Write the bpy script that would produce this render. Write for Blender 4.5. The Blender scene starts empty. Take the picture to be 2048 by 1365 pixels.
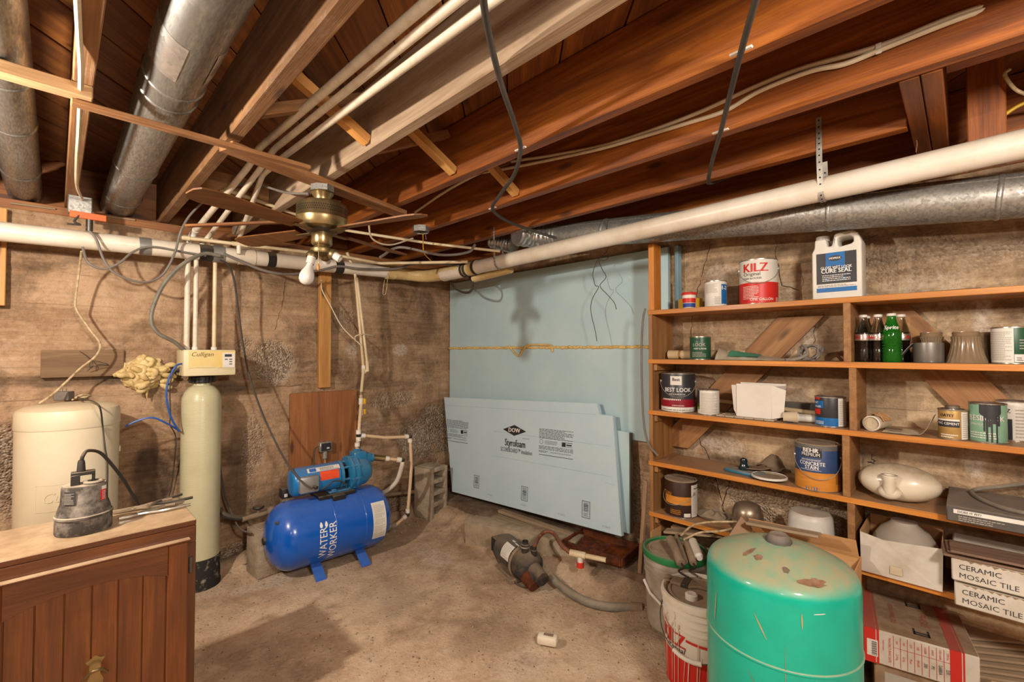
import bpy, bmesh, math, random
from mathutils import Vector, Matrix, noise
random.seed(7)
R = math.radians
PI = math.pi
V = Vector
sc = bpy.context.scene
C = sc.collection

# ------------------------------------------------------------------ camera, light, exposure
CAMZ = 1.37
F = 910.0                                   # focal length in pixels of a 2048 px wide frame
cam = bpy.data.cameras.new('camera')
cam.sensor_width = 36.0
cam.lens = 36.0 * F / 2048.0
cam.clip_start = 0.03
co = bpy.data.objects.new('camera', cam)
C.objects.link(co)
co.location = (0, 0, CAMZ)
co.rotation_euler = (R(90 + 1.23), 0, R(-45.1))
sc.camera = co
CR = co.rotation_euler.to_matrix()
CO = V(co.location)

def lamp(name, loc, energy, col, size=0.05):
    l = bpy.data.lights.new(name, 'POINT')
    l.energy = energy
    l.color = col
    l.shadow_soft_size = size
    o = bpy.data.objects.new(name, l)
    o.location = loc
    C.objects.link(o)
    return o

lamp('ceiling_bulb_light', (-0.62, 1.74, 1.94), 63, (1.0, 0.90, 0.77), 0.03)
lamp('fill_light_behind_camera', (0.30, -0.75, 1.95), 78, (1.0, 0.91, 0.80), 0.12)  # unseen fill lamp, added to even out the main bulb's falloff
lamp('fill_light_rear_left', (-1.35, -0.6, 2.0), 16, (1.0, 0.91, 0.80), 0.12)  # weak extra fill, added out of view to the rear left

w = bpy.data.worlds.new('world')
sc.world = w
w.use_nodes = True
w.node_tree.nodes['Background'].inputs[0].default_value = (0.05, 0.045, 0.04, 1)
w.node_tree.nodes['Background'].inputs[1].default_value = 1.0
sc.cycles.max_bounces = 6
sc.cycles.diffuse_bounces = 4
sc.cycles.glossy_bounces = 3
sc.cycles.transmission_bounces = 6
sc.view_settings.view_transform = 'Standard'
sc.view_settings.look = 'None'
sc.view_settings.gamma = 1.0
sc.view_settings.use_curve_mapping = False
sc.view_settings.exposure = 1.2

# ------------------------------------------------------------------ helpers
XR, YB = 2.58, 3.38          # right wall plane x, back wall plane y
ZJ, ZS = 2.136, 2.386        # underside of joists, underside of subfloor

def ray(px, py):
    return (CR @ V(((px - 1024) / F, (682.5 - py) / F, -1.0)))

def P(px, py, x=None, y=None, z=None, o=None, n=None):
    """point of the photograph's ray on a plane of the room"""
    d = ray(px, py)
    if x is not None: t = (x - CO.x) / d.x
    elif y is not None: t = (y - CO.y) / d.y
    elif z is not None: t = (z - CO.z) / d.z
    else: t = (V(o) - CO).dot(n) / d.dot(n)
    return CO + d * t

def fit(l, r, top, z, xc=None, yc=None):
    """base centre, radius and height of an upright round thing seen between columns l and r"""
    a, b = ray(l, 700), ray(r, 700)
    a.z = b.z = 0
    m = a.normalized() + b.normalized()
    h = a.angle(b) / 2
    t = (xc / m.x) if xc is not None else (yc / m.y)
    c = m * t
    rad = c.length * math.sin(h)
    pxc = (l + r) / 2
    zt = P(pxc, top, x=c.x).z if xc is not None else P(pxc, top, y=c.y).z
    return V((c.x, c.y, z)), rad, zt - z

class MB:
    def __init__(s):
        s.v = []; s.f = []
    def add(s, vs, fs):
        k = len(s.v)
        s.v += [tuple(p) for p in vs]
        s.f += [tuple(i + k for i in f) for f in fs]
        return s
    def box(s, c, d, M=None):
        x, y, z = d[0] / 2, d[1] / 2, d[2] / 2
        vs = [V((i * x, j * y, k * z)) for i in (-1, 1) for j in (-1, 1) for k in (-1, 1)]
        if M is not None: vs = [M @ p for p in vs]
        return s.add([p + V(c) for p in vs], [(0, 1, 3, 2), (4, 6, 7, 5), (0, 4, 5, 1), (2, 3, 7, 6), (0, 2, 6, 4), (1, 5, 7, 3)])
    def bb(s, a, b):
        return s.box([(a[i] + b[i]) / 2 for i in range(3)], [abs(b[i] - a[i]) for i in range(3)])
    def lathe(s, prof, seg=28, M=None, a0=0.0, a1=2 * PI):
        full = abs(a1 - a0 - 2 * PI) < 1e-6
        n = seg if full else seg + 1
        vs = []
        for r, z in prof:
            for i in range(n):
                a = a0 + (a1 - a0) * i / seg
                vs.append(V((max(r, 1e-4) * math.cos(a), max(r, 1e-4) * math.sin(a), z)))
        if M is not None: vs = [M @ p for p in vs]
        fs = []
        for j in range(len(prof) - 1):
            for i in range(seg):
                k = (i + 1) % n
                fs.append((j * n + i, j * n + k, (j + 1) * n + k, (j + 1) * n + i))
        return s.add(vs, fs)
    def tube(s, pts, r, seg=10):
        pts = [V(p) for p in pts]
        n = len(pts)
        rs = r if isinstance(r, (list, tuple)) else [r] * n
        t = (pts[1] - pts[0]).normalized()
        u = t.orthogonal().normalized()
        vs = []
        for i, p in enumerate(pts):
            if i == 0: t2 = pts[1] - pts[0]
            elif i == n - 1: t2 = pts[-1] - pts[-2]
            else: t2 = (pts[i + 1] - p).normalized() + (p - pts[i - 1]).normalized()
            if t2.length < 1e-9: t2 = t
            t2 = t2.normalized()
            u = (u - t2 * u.dot(t2)).normalized()
            b = t2.cross(u)
            k = 1.0
            if 0 < i < n - 1:
                k = 1 / max(0.5, (pts[i + 1] - p).normalized().dot(t2))
            for j in range(seg):
                a = 2 * PI * j / seg
                vs.append(p + (u * math.cos(a) + b * math.sin(a)) * rs[i] * (1 if k < 1.02 else min(k, 1.3)))
            t = t2
        fs = []
        for i in range(n - 1):
            for j in range(seg):
                k = (j + 1) % seg
                fs.append((i * seg + j, i * seg + k, (i + 1) * seg + k, (i + 1) * seg + j))
        fs.append(tuple(range(seg))[::-1])
        fs.append(tuple((n - 1) * seg + j for j in range(seg)))
        return s.add(vs, fs)
    def prism(s, poly, h, M=None):
        """polygon in local x,z; thickness h along local +y"""
        n = len(poly)
        vs = [V((p[0], 0, p[1])) for p in poly] + [V((p[0], h, p[1])) for p in poly]
        if M is not None: vs = [M @ p for p in vs]
        return s.add(vs, [tuple(range(n)), tuple(range(2 * n - 1, n - 1, -1))] + [(i, i + n, (i + 1) % n + n, (i + 1) % n) for i in range(n)])
    def surf(s, fn, nu, nv):
        vs = [fn(i / nu, j / nv) for j in range(nv + 1) for i in range(nu + 1)]
        m = nu + 1
        return s.add(vs, [(j * m + i, j * m + i + 1, (j + 1) * m + i + 1, (j + 1) * m + i) for j in range(nv) for i in range(nu)])
    def ball(s, c, r, seg=14, sq=(1, 1, 1)):
        pr = [(math.sin(PI * i / 8), -math.cos(PI * i / 8)) for i in range(9)]
        M = Matrix.Translation(c) @ Matrix.Diagonal((r * sq[0], r * sq[1], r * sq[2], 1))
        return s.lathe(pr, seg, M)
    def obj(s, name, m, parent=None, smooth=True, bev=0.0, solid=0.0, loc=None, ang=38):
        me = bpy.data.meshes.new(name)
        me.from_pydata(s.v, [], s.f)
        bm = bmesh.new(); bm.from_mesh(me)
        bmesh.ops.remove_doubles(bm, verts=bm.verts, dist=1e-5)
        bmesh.ops.recalc_face_normals(bm, faces=bm.faces)
        if solid:
            bmesh.ops.solidify(bm, geom=bm.faces[:], thickness=solid)
            bmesh.ops.recalc_face_normals(bm, faces=bm.faces)
        if bev:
            es = [e for e in bm.edges if len(e.link_faces) == 2 and e.calc_face_angle(0) > 0.6]
            bmesh.ops.bevel(bm, geom=es, offset=bev, segments=2 if bev > 0.004 else 1, affect='EDGES', profile=0.5, clamp_overlap=True)
        bm.to_mesh(me); bm.free()
        me.materials.append(M[m] if isinstance(m, str) else m)
        if smooth:
            me.polygons.foreach_set('use_smooth', [True] * len(me.polygons))
            me.set_sharp_from_angle(angle=R(ang))
        o = bpy.data.objects.new(name, me)
        C.objects.link(o)
        if parent is not None: o.parent = parent
        if loc is not None: o.location = loc
        return o

def tag(o, label, cat, group=None, kind=None):
    o['label'] = label; o['category'] = cat
    if group: o['group'] = group
    if kind: o['kind'] = kind
    return o

def struct(o):
    o['kind'] = 'structure'
    return o

def thing(name, label, cat, loc=(0, 0, 0), rz=0.0, group=None, mw=None):
    o = bpy.data.objects.new(name, None)
    o.empty_display_size = 0.05
    C.objects.link(o)
    o.location = loc
    o.rotation_euler = (0, 0, rz)
    if mw is not None: o.matrix_world = mw
    return tag(o, label, cat, group)

def copy_thing(src, label=None):
    c = src.copy(); C.objects.link(c)
    if label: c['label'] = label
    for ch in list(src.children):
        d = ch.copy(); C.objects.link(d); d.parent = c
        for g in list(ch.children):
            e = g.copy(); C.objects.link(e); e.parent = d
    return c

def smooth(pts, n=8):
    """Catmull-Rom through the points"""
    p = [V(q) for q in pts]
    p = [p[0] * 2 - p[1]] + p + [p[-1] * 2 - p[-2]]
    out = []
    for i in range(1, len(p) - 2):
        a, b, c, d = p[i - 1], p[i], p[i + 1], p[i + 2]
        for k in range(n):
            t = k / n
            out.append(0.5 * ((2 * b) + (c - a) * t + (2 * a - 5 * b + 4 * c - d) * t * t + (3 * b - a - 3 * c + d) * t ** 3))
    out.append(p[-2])
    return out

def basis(ex, up, org):
    """matrix: local x along ex, local z near up"""
    ex = V(ex).normalized()
    ez = V(up); ez = (ez - ex * ez.dot(ex)).normalized()
    ey = ez.cross(ex)
    m = Matrix((ex, ey, ez)).transposed().to_4x4()
    m.translation = V(org)
    return m

def beam(name, a, b, wd, ht, m, parent=None, up=(0, 0, 1), bev=0.003, ends=(0, 0)):
    """board from a to b (centre line), wd across, ht along up; grain runs along local x"""
    a, b = V(a), V(b)
    L = (b - a).length
    mb = MB().box((0, 0, 0), (L, wd, ht))
    o = mb.obj(name, m, parent, smooth=False, bev=bev)
    o.matrix_world = basis(b - a, up, (a + b) / 2)
    return o

def cable(name, pts, r, m, label=None, cat='cable', group=None, n=8, seg=8, parent=None):
    o = MB().tube(smooth(pts, n), r, seg).obj(name, m, parent)
    if label: tag(o, label, cat, group)
    return o

_tc = {}
def text_mesh(body, size, bold=0.0, align='CENTER', sx=1.0, shear=0.0, spacing=1.0):
    cu = bpy.data.curves.new('lettering', 'FONT')
    cu.body = body; cu.size = size; cu.align_x = align; cu.align_y = 'CENTER'
    cu.offset = bold * size; cu.shear = shear; cu.space_character = spacing
    cu.resolution_u = 2
    o = bpy.data.objects.new('lettering', cu)
    C.objects.link(o)
    dg = bpy.context.evaluated_depsgraph_get()
    me = bpy.data.meshes.new_from_object(o.evaluated_get(dg))
    bpy.data.objects.remove(o); bpy.data.curves.remove(cu)
    vs = [(v.co.x * sx, v.co.y) for v in me.vertices]
    fs = [tuple(p.vertices) for p in me.polygons]
    bpy.data.meshes.remove(me)
    return vs, fs

def text(parent, body, size, m, place, bold=0.0, align='CENTER', sx=1.0, name='lettering', shear=0.0, spacing=1.0):
    vs, fs = text_mesh(body, size, 0.0, align, sx, shear, spacing)
    mb = MB()
    b = bold * size * 1.4
    p = place(0, 0); nn = (place(1e-3, 0) - p).cross(place(0, 1e-3) - p).normalized()
    for k, (du, dv) in enumerate(((0, 0),) if b <= 0 else ((-b, 0), (b, 0))):
        mb.add([place(u + du, v + dv) + nn * 0.00025 * k for u, v in vs], fs)
    return mb.obj(name, m, parent, smooth=False)

def flat(o, u, v, off=0.0008):
    o, u, v = V(o), V(u).normalized(), V(v).normalized()
    n = u.cross(v)
    return lambda a, b: o + u * a + v * b + n * off

def around(r, a0, z0, off=0.0009):
    return lambda a, b: V(((r + off) * math.cos(a0 + a / r), (r + off) * math.sin(a0 + a / r), z0 + b))

def facing(loc):
    return math.atan2(CO.y - loc[1], CO.x - loc[0])

def quads(place, rects):
    """small flat printed rectangles (u0,v0,u1,v1) through a placement function"""
    mb = MB()
    for u0, v0, u1, v1 in rects:
        k = max(1, int(abs(u1 - u0) / 0.006))
        k2 = max(1, int(abs(v1 - v0) / 0.012))
        mb.surf(lambda s, t: place(u0 + (u1 - u0) * s, v0 + (v1 - v0) * t), min(k, 24), min(k2, 20))
    return mb

def fine_print(u0, v0, u1, v1, rows, fill=0.55, seed=0):
    rg = random.Random(seed)
    out = []
    st = (v1 - v0) / rows
    for i in range(rows):
        v = v1 - (i + 1) * st
        u = u0
        end = u1 - (u1 - u0) * rg.choice((0, 0, 0.05, 0.25))
        while u < end:
            l = rg.uniform(0.03, 0.12) * (u1 - u0)
            out.append((u, v, min(u + l, end), v + st * fill))
            u += l + 0.018 * (u1 - u0)
    return out

# ------------------------------------------------------------------ materials
M = {}
def lin(c):
    if isinstance(c, str):
        c = [int(c[i:i + 2], 16) for i in (0, 2, 4)]
    return tuple(((v / 255) / 12.92 if v / 255 <= 0.04045 else ((v / 255 + 0.055) / 1.055) ** 2.4) for v in c) + (1.0,)

class G:
    """tiny node-graph writer"""
    def __init__(s, name):
        s.m = bpy.data.materials.new(name); s.m.use_nodes = True
        s.t = s.m.node_tree
        s.b = s.t.nodes['Principled BSDF']
        M[name] = s.m
    def n(s, ty, ins=None, **kw):
        nd = s.t.nodes.new('ShaderNode' + ty)
        for k, v in kw.items(): setattr(nd, k, v)
        for k, v in (ins or {}).items(): s.put(nd.inputs[k], v)
        return nd
    def put(s, sock, v):
        if isinstance(v, bpy.types.NodeSocket): s.t.links.new(v, sock)
        elif isinstance(v, bpy.types.Node): s.t.links.new(v.outputs[0], sock)
        else: sock.default_value = v
    def coord(s, scale=(1, 1, 1), shift=True):
        tc = s.n('TexCoord')
        out = tc.outputs['Object']
        if shift:
            oi = s.n('ObjectInfo')
            mul = s.n('VectorMath', {0: (13.7, 7.3, 9.1), 'Scale': oi.outputs['Random']}, operation='SCALE')
            out = s.n('VectorMath', {0: out, 1: mul}, operation='ADD').outputs[0]
        return s.n('Mapping', {'Vector': out, 'Scale': scale}).outputs[0]
    def noise(s, vec, scale, detail=6, rough=0.6, dist=0.0):
        return s.n('TexNoise', {'Vector': vec, 'Scale': scale, 'Detail': detail, 'Roughness': rough, 'Distortion': dist}).outputs[0]
    def ramp(s, fac, stops):
        r = s.n('ValToRGB', {'Fac': fac})
        el = r.color_ramp.elements
        while len(el) < len(stops): el.new(0.5)
        for e, (p, c) in zip(el, stops):
            e.position = p
            e.color = c if len(c) == 4 else tuple(c) + (1,)
        return r.outputs[0]
    def val(s, fac, a, b, lo=0.0, hi=1.0):
        return s.n('MapRange', {'Value': fac, 'From Min': a, 'From Max': b, 'To Min': lo, 'To Max': hi}).outputs[0]
    def math(s, op, a, b=0.0):
        return s.n('Math', {0: a, 1: b}, operation=op).outputs[0]
    def mix(s, fac, a, b, blend='MIX'):
        nd = s.n('Mix', data_type='RGBA', blend_type=blend)
        s.put(nd.inputs[0], fac); s.put(nd.inputs[6], a); s.put(nd.inputs[7], b)
        return nd.outputs[2]
    def bump(s, h, strength, dist=0.01, nrm=None):
        ins = {'Height': h, 'Strength': strength, 'Distance': dist}
        if nrm is not None: ins['Normal'] = nrm
        return s.n('Bump', ins).outputs[0]
    def out(s, **kw):
        for k, v in kw.items():
            s.put(s.b.inputs[k.replace('_', ' ')], v)
        return s.m

DUST = lin('a08a70')
def mat(name, c, c2=None, rough=0.6, metal=0.0, ns=7.0, bump=0.0, bs=60.0, dust=0.0, coat=0.0, trans=0.0, ior=1.45,
        stretch=(1, 1, 1), lo=0.38, hi=0.66, dcol=None, alpha=1.0, sss=0.0):
    g = G(name)
    col = lin(c)
    vec = g.coord(stretch)
    rg = rough
    if c2 is not None:
        f = g.val(g.noise(vec, ns, 8, 0.65), lo, hi)
        col = g.mix(f, col, lin(c2))
    if dust:
        ge = g.n('NewGeometry')
        nz = g.n('SeparateXYZ', {0: ge.outputs['Normal']}).outputs[2]
        k = g.math('MULTIPLY', g.val(nz, 0.25, 0.85), g.val(g.noise(vec, 22, 6, 0.7), 0.2, 0.62, 0.35, 1.0))
        k = g.math('MULTIPLY', k, dust)
        col = g.mix(k, col, lin(dcol) if dcol else DUST)
        rg = g.val(k, 0, 1, rough, 0.92)
    kw = dict(Base_Color=col, Roughness=rg, Metallic=metal, IOR=ior)
    if bump: kw['Normal'] = g.bump(g.noise(vec, bs, 5, 0.6), bump, 0.01)
    if coat: kw['Coat_Weight'] = coat; kw['Coat_Roughness'] = 0.12
    if trans: kw['Transmission_Weight'] = trans
    if alpha < 1: kw['Alpha'] = alpha
    return g.out(**kw)

def wood(name, c1, c2, c3, rough=0.65, gs=1.0, knots=True, dust=0.0, spots=0.0, coat=0.0, dcol=None):
    g = G(name)
    vec = g.coord((1.3 * gs, 15 * gs, 15 * gs))
    n1 = g.noise(vec, 1.6, 6, 0.62, 0.6)
    fine = g.noise(g.coord((4 * gs, 160 * gs, 160 * gs)), 1.0, 3, 0.6)
    col = g.ramp(g.math('ADD', g.math('MULTIPLY', n1, 0.75), g.math('MULTIPLY', fine, 0.25)),
                 [(0.30, lin(c1)), (0.50, lin(c2)), (0.68, lin(c3))])
    oi = g.n('ObjectInfo').outputs['Random']
    col = g.mix(1.0, col, g.ramp(oi, [(0.0, (0.78, 0.78, 0.78)), (1.0, (1.12, 1.1, 1.06))]), 'MULTIPLY')
    if knots:
        vo = g.n('TexVoronoi', {'Vector': g.coord((1.6, 5.5, 5.5)), 'Scale': 1.6, 'Randomness': 1.0})
        k = g.val(vo.outputs['Distance'], 0.07, 0.16, 1.0, 0.0)
        col = g.mix(g.math('MULTIPLY', k, 0.75), col, lin('2c1408'))
    if spots:
        s = g.val(g.noise(g.coord((3, 6, 6)), 1.7, 8, 0.75), 0.52, 0.68)
        col = g.mix(g.math('MULTIPLY', s, spots), col, lin(dcol) if dcol else lin('b49a80'))
    rg = rough
    if dust:
        ge = g.n('NewGeometry')
        nz = g.n('SeparateXYZ', {0: ge.outputs['Normal']}).outputs[2]
        k = g.math('MULTIPLY', g.val(nz, 0.4, 0.9), g.val(g.noise(g.coord(), 14, 8, 0.7), 0.25, 0.6, 0.45, 1.0))
        k = g.math('MULTIPLY', k, dust)
        col = g.mix(k, col, lin(dcol) if dcol else DUST)
    kw = dict(Base_Color=col, Roughness=rg, Normal=g.bump(fine, 0.25, 0.004))
    if coat: kw['Coat_Weight'] = coat; kw['Coat_Roughness'] = 0.25
    return g.out(**kw)

def concrete(name, dark, mid, light, phase=None, damp=0.5, pale=0.35, pits=0.5, agg=1.0):
    g = G(name)
    v = g.coord(shift=False)
    big = g.noise(v, 1.3, 4, 0.6, 0.3)
    med = g.noise(v, 6.0, 6, 0.72, 0.4)
    fin = g.noise(v, 55.0, 4, 0.75)
    z = g.n('SeparateXYZ', {0: v}).outputs[2]
    f = g.math('ADD', g.math('MULTIPLY', big, 0.42), g.math('ADD', g.math('MULTIPLY', med, 0.40), g.math('MULTIPLY', fin, 0.18)))
    if phase is not None:
        wob = g.math('MULTIPLY', g.math('SUBTRACT', med, 0.5), 0.05)
        zz = g.math('ADD', g.math('ADD', g.math('DIVIDE', z, 0.165), phase), wob)
        wn = g.n('TexWhiteNoise', {'W': g.math('FLOOR', zz)}, noise_dimensions='1D').outputs[0]
        f = g.math('ADD', f, g.math('MULTIPLY', g.math('SUBTRACT', wn, 0.5), 0.06))
        hs = g.n('Mapping', {'Vector': v, 'Scale': (1.5, 1.5, 26.0)}).outputs[0]
        f = g.math('ADD', f, g.math('MULTIPLY', g.math('SUBTRACT', g.noise(hs, 2.0, 4, 0.65), 0.5), 0.22))
    col = g.ramp(f, [(0.38, lin(dark)), (0.50, lin(mid)), (0.62, lin(light))])
    vs = g.n('Mapping', {'Vector': v, 'Scale': (6.0, 6.0, 0.7)}).outputs[0]
    runs = g.val(g.noise(vs, 1.6, 5, 0.65), 0.53, 0.68)
    col = g.mix(g.math('MULTIPLY', runs, damp * 0.6), col, lin('3a2a1e'))
    blot = g.val(g.noise(v, 2.4, 6, 0.74, 0.8), 0.52, 0.64)
    col = g.mix(g.math('MULTIPLY', blot, damp), col, lin('40301f'))
    pal = g.val(g.noise(g.n('Mapping', {'Vector': v, 'Location': (3.1, 1.7, 0.4), 'Scale': (1, 1, 1.4)}).outputs[0], 4.2, 7, 0.8, 0.5), 0.54, 0.66)
    col = g.mix(g.math('MULTIPLY', pal, pale), col, lin('cdbda8'))
    pit = g.val(fin, 0.36, 0.27)
    col = g.mix(g.math('MULTIPLY', pit, pits), col, lin('2e2118'))
    if phase is not None:
        d = g.math('ABSOLUTE', g.math('SUBTRACT', g.math('FRACT', zz), 0.5))
        ln = g.math('MULTIPLY', g.val(d, 0.484, 0.499), g.val(med, 0.47, 0.62))
        col = g.mix(g.math('MULTIPLY', ln, 0.6), col, lin('31231a'))
    sn = g.n('Attribute', attribute_name='stain').outputs['Fac']  # carries stains plus the shade painted under duct and drain pipe
    col = g.mix(g.math('MULTIPLY', sn, g.val(med, 0.35, 0.6, 0.55, 0.95)), col, lin('2a1e15'))
    cn = g.n('Attribute', attribute_name='chalk').outputs['Fac']
    col = g.mix(g.math('MULTIPLY', cn, g.val(fin, 0.35, 0.6, 0.15, 0.9)), col, lin('dad0c2'))
    at = g.n('Attribute', attribute_name='broken').outputs['Fac']
    vo = g.n('TexVoronoi', {'Vector': v, 'Scale': 95.0})
    ag = g.ramp(g.n('SeparateColor', {0: vo.outputs['Color']}).outputs[0], [(0.0, lin('76624f')), (0.5, lin('a8937c')), (1.0, lin('d6c6b0'))])
    col = g.mix(g.math('MULTIPLY', at, 0.6 * agg), col, ag)
    h = g.math('ADD', g.math('MULTIPLY', fin, 0.7), g.math('MULTIPLY', med, 0.8))
    h = g.math('SUBTRACT', h, g.math('MULTIPLY', g.math('MULTIPLY', vo.outputs['Distance'], at), 2.0 * agg))
    return g.out(Base_Color=col, Roughness=0.94, Normal=g.bump(h, 0.8, 0.012))

concrete('wall_concrete', '644b35', '987a5d', 'b8997a', 0.2104, damp=0.50, pale=0.28)
concrete('shelf_wall_concrete', '6a523a', 'a4886a', 'cfb490', 0.2273, damp=0.48, pale=0.42)
concrete('floor_concrete', '967a5e', 'bc9f82', 'd4bb9e', None, damp=0.24, pale=0.30, pits=0.6, agg=0.35)
concrete('footing_concrete', '4f3c2d', '78634f', '9a8672', None, damp=0.4, pale=0.2)
mat('block_concrete', 'b0a08a', '8e7e68', 0.95, ns=16, bump=0.6, bs=120)
mat('curb_concrete', 'a8977f', '85745c', 0.95, ns=9, bump=0.5, bs=110)
mat('dirt', '8a6f54', '66503c', 0.97, ns=30, bump=0.8, bs=150)
mat('crack_dark', '1d130c', rough=1.0)

wood('joist_wood', '532807', '7c4110', 'a05c1c', 0.55, knots=True, coat=0.12)
wood('pale_joist_wood', '62401f', '825a34', '9e7448', 0.8, spots=0.25)
wood('dusty_joist_wood', '7d6650', '9a836b', 'b29c84', 0.85, spots=0.5)
wood('lath_wood', '86663f', 'a2805a', 'b6966c', 0.8, spots=0.3)
wood('subfloor_wood', '502a0f', '7c471a', '9e6228', 0.6, knots=True, coat=0.1)
wood('rough_wood', '6b4526', '8d6038', 'ad7f50', 0.85, spots=0.2)
wood('sill_wood', '6a4122', '8a5730', 'a5703f', 0.7)
wood('pine_wood', 'b07a3c', 'c88f4c', 'd9a763', 0.6)
wood('shelf_wood', 'a05e1c', 'c27a2b', 'd4913f', 0.5, dust=0.9, coat=0.15, dcol='8a735c')
wood('shelf_panel_wood', '7a5330', '95693c', 'ab8050', 0.6, spots=0.1)
wood('brace_wood', '7a5230', '96683c', 'ae8250', 0.6)
wood('plywood', '7c4a26', '9a6034', 'b27845', 0.6, gs=0.7)
wood('cabinet_wood', '46230d', '5e3214', '76441e', 0.38, knots=False, dust=0.95, coat=0.3, dcol='b59b7a')
wood('cabinet_panel_wood', '48240b', '643512', '7e481c', 0.4, knots=False, coat=0.3)
wood('grey_plank_wood', '7a6752', '988369', 'b09b80', 0.9, spots=0.3)
wood('weathered_board', '6a543e', '846a50', '9c8266', 0.95, knots=False)
wood('laminate_wood', '5a4436', '7a6150', '94796a', 0.6, knots=False)
wood('fan_blade_wood', '5c3818', '75491f', '8d5c2c', 0.5, knots=False)

def galv(name, c1, c2, rough=0.38, stain=0.25, metal=0.85, sc_=75.0, streak=False):
    g = G(name)
    v = g.coord()
    if streak:
        sp = g.val(g.noise(g.n('Mapping', {'Vector': v, 'Scale': (30, 180, 180)}).outputs[0], 1.0, 3, 0.6), 0.35, 0.65)
    else:
        vo = g.n('TexVoronoi', {'Vector': v, 'Scale': sc_})
        sp = g.n('SeparateColor', {0: vo.outputs['Color']}).outputs[0]
    col = g.mix(sp, lin(c1), lin(c2))
    st = g.val(g.noise(v, 6, 6, 0.7), 0.50, 0.72)
    col = g.mix(g.math('MULTIPLY', st, stain), col, lin('8f8069'))
    rg = g.math('ADD', g.val(sp, 0, 1, rough - 0.06, rough + 0.08), g.math('MULTIPLY', st, 0.2))
    return g.out(Base_Color=col, Metallic=metal, Roughness=rg)

galv('galvanized', 'b0aea8', '83817c', 0.42, 0.4, 0.75, 130.0)
galv('shiny_duct', 'a3a29e', '7d7c79', 0.36, 0.12, 0.85, streak=True)
galv('foil', 'd2d0cc', 'a8a6a2', 0.28, 0.1, 0.85, 60)
mat('duct_tape', '8f8c86', '7c7973', 0.45, 0.4)
mat('steel', 'bdb9b1', '9e9a92', 0.4, 0.6, ns=30)
mat('tin', 'c9c5bc', 'a8a39a', 0.28, 0.9, ns=20)
mat('dark_steel', '6a665f', '4c4842', 0.4, 0.8)
mat('steel_bowl', 'a89a86', '8a7c6a', 0.28, 0.85, dust=0.75, dcol='8f7f6b')
mat('brass', '93815c', 'a8966c', 0.3, 0.9, ns=12)
mat('aged_brass', '857350', '6d5d40', 0.42, 0.8)
mat('rust', '6d3413', '3d1e0d', 0.9, 0.1, ns=18, bump=0.6, bs=90)
mat('rust_pit', '7a3c10', '2e1608', 0.6, 0.0, ns=9, bump=0.5, bs=60)
mat('white_pvc', 'd9cfc0', 'c2b29c', 0.35, ns=4, lo=0.42, hi=0.72, dust=0.55, dcol='b3a08a')
mat('yellowed_pvc', 'd0b888', 'bfa069', 0.4, ns=12, dust=0.3)
mat('cpvc', 'd8c8a8', 'c6b08a', 0.42, ns=10, dust=0.45, dcol='a8926e')
mat('ceiling_pipe', 'd6cbb8', 'bfae94', 0.45, ns=26, lo=0.45, hi=0.75)
mat('pex', 'd3b896', 'c4a581', 0.4)
mat('fitting_white', 'e2ddd4', 'd0c8bc', 0.4)
mat('black_plastic', '1c1a18', '2a2724', 0.5, dust=0.35)
mat('black_rubber', '2b2825', '3a3632', 0.65, dust=0.25)
mat('black_cable', '3a3632', '4c4640', 0.6, dust=0.25)
mat('grey_cable', '77706a', '665f58', 0.55, dust=0.25)
mat('white_cable', 'd9cbb0', 'c4b394', 0.5)
mat('dirty_cable', 'c9b48e', '8f7a58', 0.6, ns=40)
mat('yellow_plastic', 'e0b416', 'd0a410', 0.4)
mat('blue_tube', '2f5fae', '284f96', 0.35)
mat('red_plastic', 'd2392a', 'b82f22', 0.45)
mat('orange_plastic', 'd8622c', 'c05424', 0.5, dust=0.2)
mat('copper_tube', '8c5a40', '704634', 0.5, 0.3, ns=30)
mat('grey_hose', '7d776b', '625c51', 0.6, ns=14, dust=0.5)
mat('foam_board', 'a9c4cb', 'b3cbcf', 0.28, ns=3, coat=0.35)
mat('foam_board_glossy', 'b6cdd8', 'bdd2da', 0.12, ns=3, coat=0.6)
mat('foam_edge', 'a3ab98', '8f967f', 0.9, ns=60, bump=0.5, bs=200)
mat('foam_strip_blue', '8fb4c4', '7da2b2', 0.6)
mat('spray_foam', 'd6b873', 'c09c55', 0.6, ns=14, bump=0.3, bs=30)
mat('old_spray_foam', 'd4be88', 'b89c64', 0.55, ns=9, bump=0.4, bs=26, coat=0.1)
mat('print_black', '2e2b2c', rough=0.5)
mat('print_dark', '3b3a3c', rough=0.6)
mat('print_grey', '7a8890', rough=0.6)
mat('print_faded', 'a9a398', rough=0.6)
mat('print_white', 'e9e6e0', rough=0.5)
mat('print_red', 'c22a22', rough=0.5)
mat('print_brown', '5d4a28', rough=0.5)
mat('tank_blue', '0353b4', '085ac0', 0.22, ns=5, dust=0.25, coat=0.4, dcol='7d8ba0')
mat('pump_blue', '1f6f9e', '2a78a4', 0.35, ns=12, dust=0.4, coat=0.2, dcol='8a9096')
mat('motor_blue', '1b72b4', '2277b6', 0.28, ns=9, dust=0.2, coat=0.3)
mat('sticker_orange', 'e8572a', 'dd4e24', 0.45)
mat('sticker_white', 'dedbd4', 'cfcac0', 0.5)
mat('sticker_pale', 'b9c6d0', 'a9b6c0', 0.5)
mat('alu_grey', 'a5a7a8', '8f9192', 0.4, 0.5)
g = G('resin_tank')
v = g.coord(shift=False)
wv = g.n('TexWave', {'Vector': v, 'Scale': 42.0, 'Distortion': 1.6, 'Detail': 2.0, 'Detail Scale': 1.4}, bands_direction='Z').outputs[1]
col = g.mix(g.val(wv, 0, 1, 0.0, 0.6), lin('bdb894'), lin('d0cbac'))
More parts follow.
